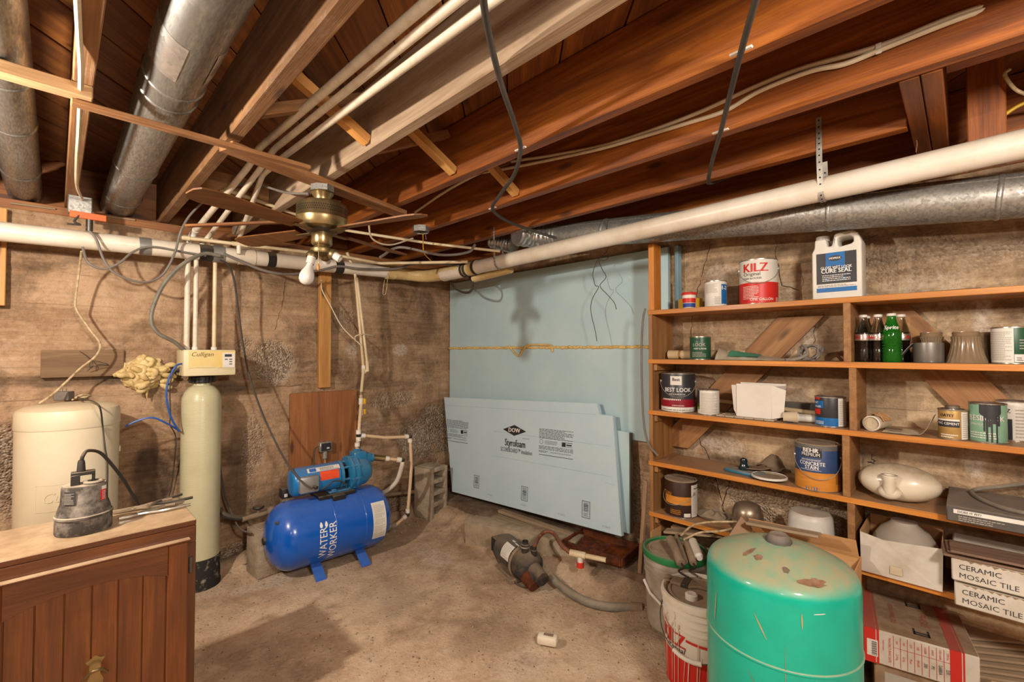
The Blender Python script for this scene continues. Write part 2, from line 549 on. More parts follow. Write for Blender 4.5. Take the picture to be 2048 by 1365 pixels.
col = g.mix(g.val(g.noise(v, 5, 6), 0.45, 0.7, 0, 0.4), col, lin('aaa47e'))
g.out(Base_Color=col, Roughness=0.32, Coat_Weight=0.3, Normal=g.bump(wv, 0.12, 0.004))
mat('brine_plastic', 'd6cab0', 'd0c2a4', 0.42, ns=3, dust=0.5, dcol='c2ab86')
mat('softener_head', 'd6c184', 'd9cba4', 0.4, ns=2)
mat('head_yellow', 'd4b768', 'dccb9a', 0.4, ns=3)
mat('head_cream', 'd6cba8', 'd0c49e', 0.4)
mat('dusty_black', '3d3834', '8a8278', 0.85, ns=11, lo=0.42, hi=0.6, bump=0.15, bs=90, dust=0.85, dcol='b5a48c')
mat('boot_black', '211f1c', '8c8273', 0.8, ns=26, lo=0.55, hi=0.66)
mat('tank_green', '02a58e', '03947e', 0.28, ns=4, lo=0.42, hi=0.7, coat=0.25, dust=0.95, dcol='9c9170')
mat('bucket_white', 'd9d3c6', 'c2b294', 0.5, ns=6, lo=0.5, hi=0.8)
mat('bucket_grey', 'a79e90', '8c8272', 0.65, ns=9, lo=0.4, hi=0.65)
mat('bucket_green', '1f6d3d', '2c7d4a', 0.5, ns=20, lo=0.5, hi=0.8, dust=0.3)
mat('lid_dust', '9a8972', '85745e', 0.95, ns=12, bump=0.3)
mat('dusty_brown', '8d7a64', '75634e', 0.9, ns=14)
mat('cardboard', 'b98a58', 'c5986a', 0.85, ns=5, stretch=(1, 1, 8))
mat('cardboard_dusty', 'a88a68', 'b5977a', 0.9, ns=5)
mat('white_card', 'd8d3ca', 'cbc3b6', 0.7, ns=4)
mat('carton_white', 'c9c2b6', 'b0a594', 0.8, ns=6, lo=0.45, hi=0.7)
mat('carton_dusty', '9a8368', '846d54', 0.95, ns=20, lo=0.4, hi=0.6)
mat('carton_red', 'b8382c', 'a8463a', 0.7, ns=9, dust=0.7, dcol='96594a')
mat('dark_box', '55504b', '4b4743', 0.6, dust=0.85, dcol='86786a')
mat('can_black', '2a2a2e', '35343a', 0.4)
mat('can_maroon', '8a1226', '7a1020', 0.4)
mat('can_white', 'd9d5cc', 'cfc9be', 0.45)
mat('can_red', 'c4261f', 'b52720', 0.45, ns=20, lo=0.5, hi=0.8)
mat('can_green', '1f4a33', '26553b', 0.4)
mat('can_mint', '6f9a80', '7da58c', 0.45)
mat('can_blue', '1766a6', '125a98', 0.4)
mat('can_navy', '2b3f66', '364d78', 0.4)
mat('can_orange', 'bf7a2a', 'd08c38', 0.45, ns=9, stretch=(1, 1, 6))
mat('can_brown', '2c1a12', '3a2216', 0.45)
mat('can_gold', 'a8854a', 'c0a064', 0.4, 0.3)
mat('can_olive', '6d7d2a', rough=0.5)
mat('can_grey', '6d6c6a', '5c5b58', 0.4)
mat('jug_white', 'd8d4cb', 'cfc8bb', 0.45)
mat('tub_blue', '27408a', rough=0.5)
mat('tape_yellow', 'd0a02a', rough=0.5)
mat('paper_tube', 'c8b08a', 'b59a72', 0.8)
mat('plastic_film', 'b3a894', '988b76', 0.4)
mat('label_green', '3f7d66', '4a8a70', 0.5)
mat('cloth_grey', '8a8078', '6c645c', 0.95, ns=20)
mat('porcelain', 'dcd2bf', 'cfc2aa', 0.25, ns=3, dust=1.0, coat=0.25, dcol='9d8b72')
mat('white_plastic', 'd0ccc4', 'c2bdb2', 0.35, dust=0.7)
mat('bowl_grey', '9a938a', '8a8278', 0.5, dust=0.6)
mat('aluminium_pan', '8a8884', '7a7873', 0.35, 0.7)
mat('amber_glass', 'b39a7c', 'a38a6c', 0.2, ns=5, trans=0.55)
mat('clear_glass', 'e6ece6', rough=0.05, trans=1.0)
mat('green_glass', '2f9a2f', rough=0.06, trans=0.75, ior=1.4)
mat('cola', '170c08', '22120c', 0.08, coat=0.5)
mat('frosted_bulb', 'cbc6c0', rough=0.35, trans=0.0, coat=0.3)
mat('teal_plastic', '1f5a72', '2a6880', 0.4, dust=0.8)
mat('dark_glass', '10262e', rough=0.1, coat=0.5)
mat('dark_sheet', '3f3830', '4c443a', 0.5, dust=0.3)
mat('soap_white', 'ddd3c0', 'cbbfa6', 0.7, ns=20)
mat('tile_beige', 'a08c74', '8c7862', 0.5, dust=0.6)
mat('tile_mosaic', 'b5a48e', '9c8a74', 0.5, dust=0.4)
mat('grout', '4a4038', rough=0.95)
mat('paper', 'c2b196', 'b0a084', 0.9)
mat('old_motor', '3a3a3a', '56524c', 0.5, 0.3, ns=9, dust=0.4)
mat('old_black', '262422', '55493c', 0.75, ns=14, lo=0.5, hi=0.7, dust=0.5)
mat('sawdust', 'b5966c', '9a7b54', 0.95, ns=50, bump=0.4)
mat('scuff', '8a6a50', '6d4c38', 0.9, ns=30)
mat('old_glue', 'b5a878', '968a60', 0.8)
mat('knob_wood', 'b5742c', rough=0.4)

# ------------------------------------------------------------------ the room
def hsh(i, k=0):
    return random.Random(i * 131 + k * 17 + 5).random()

def broken_at(a, z, spots):
    w = 0.0
    if not spots: return w
    n0 = None
    for (ca, cz, ra, rz, s) in spots:
        if abs(a - ca) > 2.2 * ra or abs(z - cz) > 2.2 * rz: continue
        n = noise.fractal(V((a * 6, z * 6, 1.3)), 0.8, 2.1, 4) * 0.75
        d = ((a - ca) / ra) ** 2 + ((z - cz) / rz) ** 2 + n
        w = max(w, s * max(0.0, min(1.0, (1.15 - d) * 1.6)))
    return w

def wall_disp(a, z, seed, spots, ledge):
    i = math.floor(z / 0.165 + 0.25 * math.sin(seed))
    t = z / 0.165 + 0.25 * math.sin(seed) - i
    d = (hsh(i, seed) - 0.5) * 0.008
    d -= 0.003 * math.exp(-(min(t, 1 - t) / 0.035) ** 2)
    d += noise.fractal(V((a * 3, z * 5, seed)), 0.9, 2.0, 5) * 0.007
    d += noise.noise(V((a * 22, z * 46, seed + 3.0))) * 0.0016
    if ledge:
        e = 1.20 + 0.012 * noise.noise(V((a * 4, 0, 2)))
        s = max(0.0, min(1.0, (e - z) / 0.03))
        d += 0.022 * s
        dep = max(0.0, min(1.0, (0.95 - a) / 0.5))
        d -= 0.03 * dep * math.exp(-((z - e - 0.012) / 0.014) ** 2)
    b = broken_at(a, z, spots)
    if b > 0:
        d += b * (noise.fractal(V((a * 30, z * 30, 7)), 0.6, 2.1, 4) * 0.008 - 0.008)
    return d, b

def pa(px, py):
    p = P(px, py, y=YB); return p.x, p.z
def pr(px, py):
    p = P(px, py, x=XR); return p.y, p.z
BACK_SPOTS = [(*pa(540, 722), 0.17, 0.15, 1), (*pa(862, 868), 0.36, 0.22, 1.0), (*pa(495, 690), 0.06, 0.06, 0.7),
              (*pa(780, 800), 0.22, 0.07, 0.6), (*pa(20, 950), 0.16, 0.22, 1), (*pa(480, 1110), 0.5, 0.1, 1),
              (*pa(760, 1010), 0.5, 0.1, 0.8), (*pa(690, 640), 0.14, 0.1, 0.35), (*pa(505, 900), 0.07, 0.3, 0.5)]
RIGHT_SPOTS = [(*pr(1560, 1000), 0.5, 0.12, 0.8), (*pr(1400, 960), 0.15, 0.08, 0.6), (*pr(1850, 520), 0.3, 0.1, 0.4), (*pr(1272, 980), 0.1, 0.3, 0.6)]
BACK_STAIN_SHADE = [(*pa(300, 960), 0.11, 0.20, 0.9), (*pa(470, 775), 0.16, 0.05, 0.7), (*pa(20, 930), 0.12, 0.12, 0.7), (*pa(850, 640), 0.16, 0.22, 0.45), (*pa(470, 950), 0.07, 0.35, 0.6),
              (*pa(120, 762), 0.35, 0.03, 0.8), (*pa(760, 770), 0.3, 0.03, 0.45), (*pa(590, 990), 0.3, 0.10, 0.6), (*pa(200, 520), 0.5, 0.03, 0.3), (*pa(600, 700), 0.05, 0.16, 0.35)]  # wall stains; the long band below the drain pipe paints in its shadow
BACK_CHALK = [(*pa(800, 700), 0.07, 0.06, 0.6), (*pa(705, 705), 0.06, 0.07, 0.45), (*pa(840, 880), 0.2, 0.12, 0.5), (*pa(560, 740), 0.12, 0.10, 0.35), (*pa(150, 900), 0.2, 0.1, 0.25)]
RIGHT_STAIN_SHADE = [(*pr(1560, 505), 0.5, 0.035, 0.5), (*pr(1850, 505), 0.4, 0.04, 0.6), (*pr(1660, 690), 0.03, 0.08, 0.6), (*pr(1560, 940), 0.5, 0.03, 0.6), (*pr(1340, 700), 0.02, 0.4, 0.4), (*pr(1790, 800), 0.10, 0.12, 0.35)]  # wall stains; the first two bands paint in the duct's shadow
RIGHT_CHALK = [(*pr(1965, 640), 0.03, 0.14, 0.7), (*pr(1950, 900), 0.035, 0.10, 0.7), (*pr(1620, 670), 0.04, 0.06, 0.5), (*pr(1440, 545), 0.1, 0.05, 0.4), (*pr(1560, 800), 0.12, 0.03, 0.4), (*pr(1440, 890), 0.12, 0.05, 0.5), (*pr(1850, 570), 0.15, 0.05, 0.3)]
pf_ = lambda px, py: tuple(P(px, py, z=0.0))[:2]
FLOOR_STAIN = [(*pf_(1225, 1160), 0.22, 0.18, 0.6), (*pf_(780, 1190), 0.2, 0.22, 0.3), (*pf_(990, 1260), 0.25, 0.16, 0.25), (*pf_(450, 1120), 0.12, 0.2, 0.5), (*pf_(1300, 1230), 0.2, 0.2, 0.35)]
FLOOR_CHALK = [(*pf_(540, 1165), 0.2, 0.08, 0.5), (*pf_(860, 1110), 0.10, 0.2, 0.3), (*pf_(1050, 1330), 0.2, 0.1, 0.3), (*pf_(420, 1180), 0.10, 0.10, 0.3)]
def dback(a, z): return wall_disp(a, z, 1, BACK_SPOTS, True)
def dright(a, z): return wall_disp(a, z, 2, RIGHT_SPOTS, False)

def wall_mesh(name, mname, pos, a0, a1, z0, z1, fn, step=0.016, stains_shade=(), chalks=()):
    na, nz = int((a1 - a0) / step), int((z1 - z0) / step)
    vs, br = [], []
    for j in range(nz + 1):
        z = z0 + (z1 - z0) * j / nz
        for i in range(na + 1):
            a = a0 + (a1 - a0) * i / na
            d, b = fn(a, z)
            vs.append(pos(a, z, d)); br.append(b)
    m = na + 1
    fs = [(j * m + i, j * m + i + 1, (j + 1) * m + i + 1, (j + 1) * m + i) for j in range(nz) for i in range(na)]
    me = bpy.data.meshes.new(name)
    me.from_pydata(vs, [], fs)
    at = me.attributes.new('broken', 'FLOAT', 'POINT')
    at.data.foreach_set('value', br)
    for nm, sp in (('stain', stains_shade), ('chalk', chalks)):
        at = me.attributes.new(nm, 'FLOAT', 'POINT')
        at.data.foreach_set('value', [broken_at(a0 + (a1 - a0) * i / na, z0 + (z1 - z0) * j / nz, sp) for j in range(nz + 1) for i in range(na + 1)])
    me.materials.append(M[mname])
    me.polygons.foreach_set('use_smooth', [True] * len(me.polygons))
    o = bpy.data.objects.new(name, me)
    C.objects.link(o)
    return struct(o)

ZW = 2.085
wall_back = wall_mesh('wall_back', 'wall_concrete', lambda a, z, d: (a, YB - d, z), -2.2, XR + 0.03, -0.05, ZW, dback, 0.016, BACK_STAIN_SHADE, BACK_CHALK)
wall_right = wall_mesh('wall_right', 'shelf_wall_concrete', lambda a, z, d: (XR - d, a, z), -2.2, YB + 0.03, -0.05, ZW, dright, 0.016, RIGHT_STAIN_SHADE, RIGHT_CHALK)
MB().bb((-2.3, -2.3, -0.1), (-2.2, YB + 0.2, 2.6)).obj('wall_left', 'wall_concrete', smooth=False)['kind'] = 'structure'
MB().bb((-2.3, -2.3, -0.1), (XR + 0.2, -2.2, 2.6)).obj('wall_front', 'wall_concrete', smooth=False)['kind'] = 'structure'
# earth-side backing keeps the joist bays closed above the walls
MB().bb((-2.3, YB + 0.12, ZW - 0.3), (XR + 0.3, YB + 0.2, 2.6)).obj('rim_board', 'subfloor_wood', wall_back, smooth=False)
MB().bb((XR + 0.12, -2.3, ZW - 0.3), (XR + 0.2, YB + 0.2, 2.6)).obj('rim_board', 'subfloor_wood', wall_right, smooth=False)
beam('sill_plate', (-2.2, YB + 0.06, ZW + 0.023), (XR + 0.15, YB + 0.06, ZW + 0.023), 0.14, 0.046, 'sill_wood', wall_back)
beam('sill_plate', (XR + 0.06, -2.2, ZW + 0.023), (XR + 0.06, YB - 0.02, ZW + 0.023), 0.14, 0.046, 'sill_wood', wall_right)

def floor_z(x, y):
    z = noise.fractal(V((x * 1.6, y * 1.6, 4.0)), 0.9, 2.0, 4) * 0.010 + noise.noise(V((x * 14, y * 14, 2.0))) * 0.0025
    s = max(0.0, min(1.0, (x - 2.02) / 0.30)); s = s * s * (3 - 2 * s)
    t = max(0.0, min(1.0, (y - 0.95) / 0.35))
    z += 0.085 * s * t
    b = max(0.0, min(1.0, (y - 3.08) / 0.2))
    z += 0.05 * b * b * (0.8 + noise.noise(V((x * 5, y * 5, 0))))
    z += 0.02 * math.exp(-(((x - 2.2) / 0.25) ** 2 + ((y - 2.9) / 0.25) ** 2)) * (1 + noise.noise(V((x * 18, y * 18, 9))))
    return z
def floor_fn(a, b):
    return floor_z(a, b), max(0.0, min(0.8, 0.35 * noise.noise(V((a * 1.3, b * 1.3, 8.0))) + max(0, (b - 3.0)) * 1.2 + 0.5 * max(0, a - 2.2)))
floor = wall_mesh('floor', 'floor_concrete', lambda a, b, d: (a, b, d), -2.25, XR + 0.03, -2.25, YB + 0.03, floor_fn, 0.026, FLOOR_STAIN, FLOOR_CHALK)

# crumbs of concrete and grit lying about
def grit(name, n, m, region, rmin, rmax, label):
    mb = MB()
    rg = random.Random(n)
    for k in range(n):
        x, y = region(rg)
        r = rmin + (rmax - rmin) * rg.random() ** 3
        c = V((x, y, floor_z(x, y) + r * 0.3))
        rot = Matrix.Rotation(rg.random() * 6.3, 3, V((rg.random() - .5, rg.random() - .5, rg.random() + .1)).normalized())
        vs = [c + rot @ (V(q) * r * rg.uniform(0.6, 1.2)) for q in ((1, 0, 0), (-1, 0, 0), (0, 1, 0), (0, -1, 0), (0, 0, .7), (0, 0, -.7))]
        mb.add(vs, [(0, 2, 4), (2, 1, 4), (1, 3, 4), (3, 0, 4), (2, 0, 5), (1, 2, 5), (3, 1, 5), (0, 3, 5)])
    return tag(mb.obj(name, m, smooth=False), label, 'grit', kind='stuff')
grit('concrete_grit', 3400, 'block_concrete', lambda g: (g.uniform(0.3, 2.3), g.uniform(0.6, 3.2)), 0.0012, 0.0075, 'pale concrete crumbs scattered over the floor')
grit('dark_grit', 2600, 'dirt', lambda g: (g.uniform(0.3, 2.4), g.uniform(0.7, 3.25)), 0.0012, 0.0055, 'dark specks of dirt scattered over the floor')
grit('rubble', 260, 'block_concrete', lambda g: (g.uniform(0.5, 2.3), g.uniform(3.0, 3.3)), 0.004, 0.016, 'small rubble lying along the foot of the back wall')

# footing ledge under the insulation boards
ft = MB()
ft.surf(lambda u, v: (lambda y, s: V((2.60 - 0.30 * (1 - s[0]) - 0.015 * noise.noise(V((y * 6, s[1] * 9, 0))), y, s[1] + 0.012 * noise.noise(V((y * 7, s[0] * 6, 3))))))(
    1.25 + 2.15 * u, [(0.0, -0.02), (0.0, 0.06), (0.02, 0.125), (0.15, 0.135), (1.0, 0.14)][int(round(v * 4))]), 120, 4)
ft.obj('footing', 'footing_concrete', wall_right)

# cracks in the concrete
def crack(parent, fn, pos, pts, wd, seed):
    rg = random.Random(seed)
    ps = []
    for (a0, z0), (a1, z1) in zip(pts[:-1], pts[1:]):
        n = max(2, int(math.hypot(a1 - a0, z1 - z0) / 0.02))
        for k in range(n):
            t = k / n
            ps.append((a0 + (a1 - a0) * t + rg.uniform(-1, 1) * 0.005, z0 + (z1 - z0) * t + rg.uniform(-1, 1) * 0.004))
    ps.append(pts[-1])
    mb = MB(); vs = []
    for i, (a, z) in enumerate(ps):
        q = ps[min(i + 1, len(ps) - 1)]; p = ps[max(i - 1, 0)]
        t = V((q[0] - p[0], q[1] - p[1])).normalized(); nn = V((-t.y, t.x))
        ww = wd * rg.uniform(0.2, 0.75)
        for s in (-1, 1):
            aa, zz = a + nn.x * ww * s, z + nn.y * ww * s
            vs.append(pos(aa, zz, fn(aa, zz)[0] + 0.002))
    mb.add(vs, [(2 * i, 2 * i + 1, 2 * i + 3, 2 * i + 2) for i in range(len(ps) - 1)])
    mb.obj('crack', 'crack_dark', parent, smooth=False)
RP = lambda a, z, d: V((XR - d, a, z))
BP = lambda a, z, d: V((a, YB - d, z))
crack(wall_right, dright, RP, [pr(*q) for q in ((1424, 485), (1412, 520), (1402, 560), (1388, 600), (1384, 650), (1382, 700))], 0.0024, 1)
crack(wall_right, dright, RP, [pr(*q) for q in ((1553, 480), (1552, 510), (1560, 540), (1562, 570), (1600, 582))], 0.0024, 2)
crack(wall_right, dright, RP, [pr(*q) for q in ((1396, 870), (1402, 890), (1418, 910), (1432, 960), (1446, 1010), (1450, 1030))], 0.0028, 3)
crack(wall_right, dright, RP, [pr(*q) for q in ((1458, 962), (1452, 990), (1442, 1015), (1455, 1030))], 0.0028, 4)
crack(wall_right, dright, RP, [pr(*q) for q in ((1628, 630), (1630, 680), (1622, 700))], 0.0016, 5)
crack(wall_back, dback, BP, [pa(*q) for q in ((571, 555), (567, 600), (555, 640), (549, 660))], 0.0018, 6)
crack(wall_back, dback, BP, [pa(*q) for q in ((470, 780), (520, 776), (600, 770))], 0.002, 7)

# ceiling: diagonal subfloor planks on joists
ceiling = struct(MB().bb((-2.3, -2.3, ZS + 0.03), (XR + 0.2, YB + 0.2, ZS + 0.06)).obj('ceiling', 'subfloor_wood', smooth=False))
D1 = V((1, 1, 0)).normalized(); D2 = V((1, -1, 0)).normalized()
def clip_len(c, x0, x1, y0, y1):
    # range of t along D1 through centre line offset c along D2 inside the rectangle
    lo, hi = -99, 99
    for ax, a, b in ((0, x0, x1), (1, y0, y1)):
        o = (D2 * c)[ax]; d = D1[ax]
        lo = max(lo, (a - o) / d); hi = min(hi, (b - o) / d)
    return lo, hi
PW = 0.186
k = -4.2
while k < 3.2:
    lo, hi = clip_len(k, -1.6, XR + 0.12, -1.0, YB + 0.12)
    if hi - lo > 0.15:
        rg = random.Random(int(k * 1000))
        cut = lo + (hi - lo) * rg.uniform(0.25, 0.75)
        for a, b in (((lo, cut - 0.0015), (cut + 0.0015, hi)) if hi - lo > 2.2 else ((lo, hi),)):
            dz = rg.uniform(0, 0.004)
            beam('plank', D2 * k + D1 * a + V((0, 0, ZS + 0.012 + dz)), D2 * k + D1 * b + V((0, 0, ZS + 0.012 + dz)), PW - 0.005, 0.022, 'subfloor_wood', ceiling, bev=0.002)
    k += PW
JX = [-0.772, -0.366, 0.045, 0.445, 0.851, 1.262, 1.66, 2.07, 2.49]
HJ = (ZJ + ZS) / 2
for i, x in enumerate(JX):
    y0 = 0.13 if x in (2.07,) else -1.6
    beam('joist', (x, y0, HJ), (x, YB + 0.115, HJ), 0.045, ZS - ZJ, {0.851: 'dusty_joist_wood', 0.445: 'pale_joist_wood', 0.045: 'pale_joist_wood'}.get(x, 'joist_wood'), ceiling, bev=0.003)
# doubled header and trimmers over the shelves
for yy in (0.055, 0.102):
    beam('header', (1.69, yy, HJ), (2.46, yy, HJ), 0.045, ZS - ZJ, 'joist_wood', ceiling)
beam('trimmer', (1.84, -1.6, HJ + 0.03), (1.84, 0.03, HJ + 0.03), 0.05, ZS - ZJ - 0.06, 'joist_wood', ceiling)
beam('stud', (2.16, -0.06, 1.98), (2.16, -0.06, ZS), 0.05, 0.09, 'joist_wood', ceiling, up=(0, 1, 0))
# cross bridging between the joists
for i in (3, 4, 5):
    xa, xb = JX[i] + 0.024, JX[i + 1] - 0.024
    beam('bridging', (xa, 1.60, ZS - 0.035), (xb, 1.60, ZJ + 0.03), 0.04, 0.036, 'pine_wood' if i in (3, 4, 5) else 'rough_wood', ceiling, bev=0.002)
    beam('bridging', (xa, 1.65, ZJ + 0.03), (xb, 1.65, ZS - 0.035), 0.04, 0.036, 'rough_wood', ceiling, bev=0.002)
    if i in (3, 4):
        beam('blocking', (xa, 2.75, ZJ + 0.09), (xb, 2.75, ZJ + 0.09), 0.04, 0.15, 'rough_wood', ceiling, bev=0.002)

# ------------------------------------------------------------------ ceiling things
b1 = beam('furring_strip', (-1.2, 1.80, ZJ - 0.019), (0.066, 1.80, ZJ - 0.019), 0.045, 0.038, 'lath_wood')
tag(b1, 'pale furring strip nailed under joists, crossing in front of the leftmost round duct', 'batten')
b2 = beam('furring_strip', (0.02, 1.815, ZJ - 0.048), (0.70, 1.83, ZJ - 0.042), 0.034, 0.016, 'rough_wood')
tag(b2, 'thin dusty brown lath crossing under the wide silvery duct below the ceiling joists', 'batten')
pk = beam('mounting_plank', (0.43, 1.915, ZJ - 0.013), (1.33, 2.185, ZJ - 0.013), 0.085, 0.024, 'rough_wood', bev=0.002)
tag(pk, 'rough brown plank under joists carrying the brass ceiling fan', 'plank')

def duct(name, label, a, b, r, m, seams, tape=None, flare=None):
    a, b = V(a), V(b)
    t = thing(name, label, 'duct', mw=basis(b - a, (0, 0, 1), a))
    L = (b - a).length
    RX = Matrix.Rotation(R(90), 4, 'Y')
    MB().lathe([(r - 0.002, 0.0), (r, 0.0), (r, L), (r - 0.002, L), (r - 0.002, 0.0)], 40, RX).obj('duct_body', m, t)
    for s in seams:
        MB().lathe([(r, s - 0.008), (r + 0.0025, s - 0.006), (r + 0.0045, s), (r + 0.0025, s + 0.006), (r, s + 0.008)], 40, RX).obj('seam_ring', m, t)
    MB().box((L / 2, 0, -r - 0.0002), (L, 0.007, 0.003)).obj('lengthwise_seam', m, t, smooth=False).matrix_local = Matrix.Rotation(R(130), 4, 'X')
    return t, RX
d2, RX = duct('round_duct', 'wide silvery sheet metal duct running diagonally between two ceiling joists', (0.243, -1.0, 2.205), (0.243, YB + 0.1, 2.205), 0.077, 'shiny_duct', (0.7, 1.75, 2.68, 2.78, 3.6, 4.14))
MB().lathe([(0.0775, 2.38), (0.0788, 2.40), (0.0785, 2.55), (0.0775, 2.57)], 40, RX, a0=0.2, a1=5.6).obj('foil_tape', 'foil', d2)
d1, RX = duct('round_duct', 'leftmost round metal duct, cut by the picture edge beside a joist', (-0.125, -1.0, 2.215), (-0.125, YB + 0.1, 2.20), 0.066, 'shiny_duct', (0.9, 3.0, 3.4, 4.0))
d3, RX = duct('round_duct', 'spangled galvanized duct behind the big white drain pipe above the shelves', (2.28, -1.7, 1.908 - 0.183), (2.28, 1.86, 1.908 + 0.2), 0.076, 'galvanized', (0.9, 1.62, 2.1, 3.2))
# foil elbow at its far end
e0 = V((2.28, 1.84, 2.104))
el = [e0, e0 + V((-0.02, 0.08, 0.01)), e0 + V((-0.09, 0.16, 0.02)), e0 + V((-0.2, 0.19, 0.02))]
sm = smooth(el, 8)
MB().tube(sm, [0.079 if i % 3 else 0.073 for i in range(len(sm))], 24).obj('foil_elbow', 'foil', d3).matrix_parent_inverse = d3.matrix_basis.inverted()
fd = MB().tube(smooth([(2.22, 2.42, 2.17), (2.24, 2.32, 2.135), (2.25, 2.22, 2.10)], 8), [0.055 if i % 2 else 0.05 for i in range(17)], 20).obj('flexible_duct', 'foil')
tag(fd, 'short crumpled foil duct stub peeking out behind the drain pipe hanger', 'duct')

# big white drain pipe along both walls
PR = 0.046
xr, yl = 2.10, 3.17
def pipe(name, pts, r, m, parent=None, seg=20, n=0):
    return MB().tube(smooth(pts, n) if n else pts, r, seg).obj(name, m, parent)
tl = thing('drain_pipe', 'long white plastic drain pipe hung along the back wall with tape bands', 'pipe')
za, zb = 1.925, 1.985
zl = lambda x: za + (zb - za) * (x + 0.2) / 2.1
pipe('pipe', [(-1.4, yl, zl(-1.4)), (1.86, yl, zl(1.86))], PR, 'white_pvc', tl, 28)
def band_x(name, x0, x1, m, dr=0.002):
    a, b = V((x0, yl, zl(x0))), V((x1, yl, zl(x1)))
    return MB().tube([a, b], PR + dr, 28).obj(name, m, tl)
px2x = lambda px: P(px, 520, y=yl).x
band_x('grey_tape', px2x(277), px2x(301), 'duct_tape')
band_x('black_tape', px2x(397), px2x(424), 'black_plastic')
band_x('grey_tape', px2x(424), px2x(447), 'duct_tape', 0.004)
band_x('black_tape', px2x(533), px2x(549), 'black_plastic')
band_x('black_tape', px2x(668), px2x(684), 'black_plastic')
band_x('black_tape', px2x(805), px2x(817), 'black_plastic')
band_x('coupling', px2x(476), px2x(508), 'white_pvc', 0.004)
tr = thing('drain_pipe', 'big white drain pipe crossing above the shelves below the joists', 'pipe')
zr = lambda y: 2.006 - 0.018 * y
pipe('pipe', [(xr, -1.6, zr(-1.6)), (xr, 2.62, zr(2.62))], PR, 'white_pvc', tr, 28)
px2y = lambda px: P(px, 520, x=xr).y
def band_y(name, y0, y1, m, dr=0.003):
    return MB().tube([(xr, y0, zr(y0)), (xr, y1, zr(y1))], PR + dr, 28).obj(name, m, tr)
for a, b in ((928, 932), (934, 938), (951, 955)):
    band_y('rubber_band', px2y(a), px2y(b), 'black_rubber', 0.007)
band_y('coupling', px2y(926), px2y(956), 'yellowed_pvc', 0.003)
band_y('collar', px2y(888), px2y(928), 'white_pvc', 0.006)
MB().tube(smooth([(1.84, yl, zl(1.84)), (1.98, yl - 0.01, zl(1.95)), (2.075, yl - 0.09, 1.975), (xr, yl - 0.22, 1.968), (xr, 2.60, 1.962)], 8), PR + 0.006, 28).obj('elbow_fitting', 'yellowed_pvc', tr)
MB().tube([(1.80, yl, zl(1.8)), (1.87, yl, zl(1.87))], PR + 0.009, 28).obj('elbow_collar', 'yellowed_pvc', tr)
# short branch stub beneath the bend
MB().tube([(2.16, 2.55, 1.90), (2.2, 2.2, 1.93)], 0.028, 16).obj('branch_stub', 'yellowed_pvc', tr)

# perforated strap hangers
def strap(name, pts, wd, label, nx):
    t = thing(name, label, 'pipe hanger')
    mb = MB()
    sm = smooth(pts, 5)
    side = V(nx).normalized() * wd / 2
    vs = []
    for p in sm: vs += [p - side, p + side]
    mb.add(vs, [(2 * i, 2 * i + 1, 2 * i + 3, 2 * i + 2) for i in range(len(sm) - 1)])
    mb.obj('strap', 'steel', t, solid=0.0012)
    hb = MB()
    L = len(sm)
    for i in range(1, L - 1, 2):
        d = (sm[i + 1] - sm[i - 1]).normalized(); nn = d.cross(V(nx).normalized())
        for s in (-1, 1):
            ring = [sm[i] + nn * 0.0016 * s + (V(nx).normalized() * math.cos(a) + d * math.sin(a)) * 0.0033 for a in [2 * PI * q / 8 for q in range(8)]]
            hb.add(ring, [tuple(range(8))])
    hb.obj('holes', 'crack_dark', t, smooth=False)
    return t
ys = px2y(1648); zc = zr(ys)
ztop = P(1647, 232, x=2.045).z
strap('pipe_strap', [(2.0445, ys, ztop), (2.0445, ys, 2.20), (2.0445, ys, 2.15), (2.045, ys, zc + 0.09), (xr - 0.046, ys, zc + 0.02), (xr - 0.035, ys, zc - 0.032), (xr, ys, zc - 0.0495), (xr + 0.038, ys, zc - 0.03), (xr + 0.048, ys, zc + 0.02), (2.112, ys - 0.004, zc + 0.11)], 0.019,
      'perforated steel strap hanging the drain pipe above the white jug', (0, 1, 0))
ys2 = px2y(1000); zc = zr(ys2)
strap('pipe_strap', [(2.0445, ys2, 2.19), (2.0445, ys2, 2.15), (2.045, ys2, 2.09), (2.05, ys2, zc + 0.02), (xr - 0.04, ys2, zc - 0.028), (xr, ys2, zc - 0.0505), (xr + 0.044, ys2, zc - 0.02), (xr + 0.03, ys2, zc + 0.05), (2.10, ys2 - 0.004, 2.10)], 0.014,
      'perforated steel strap hanging the drain pipe near the room corner', (0, 1, 0))

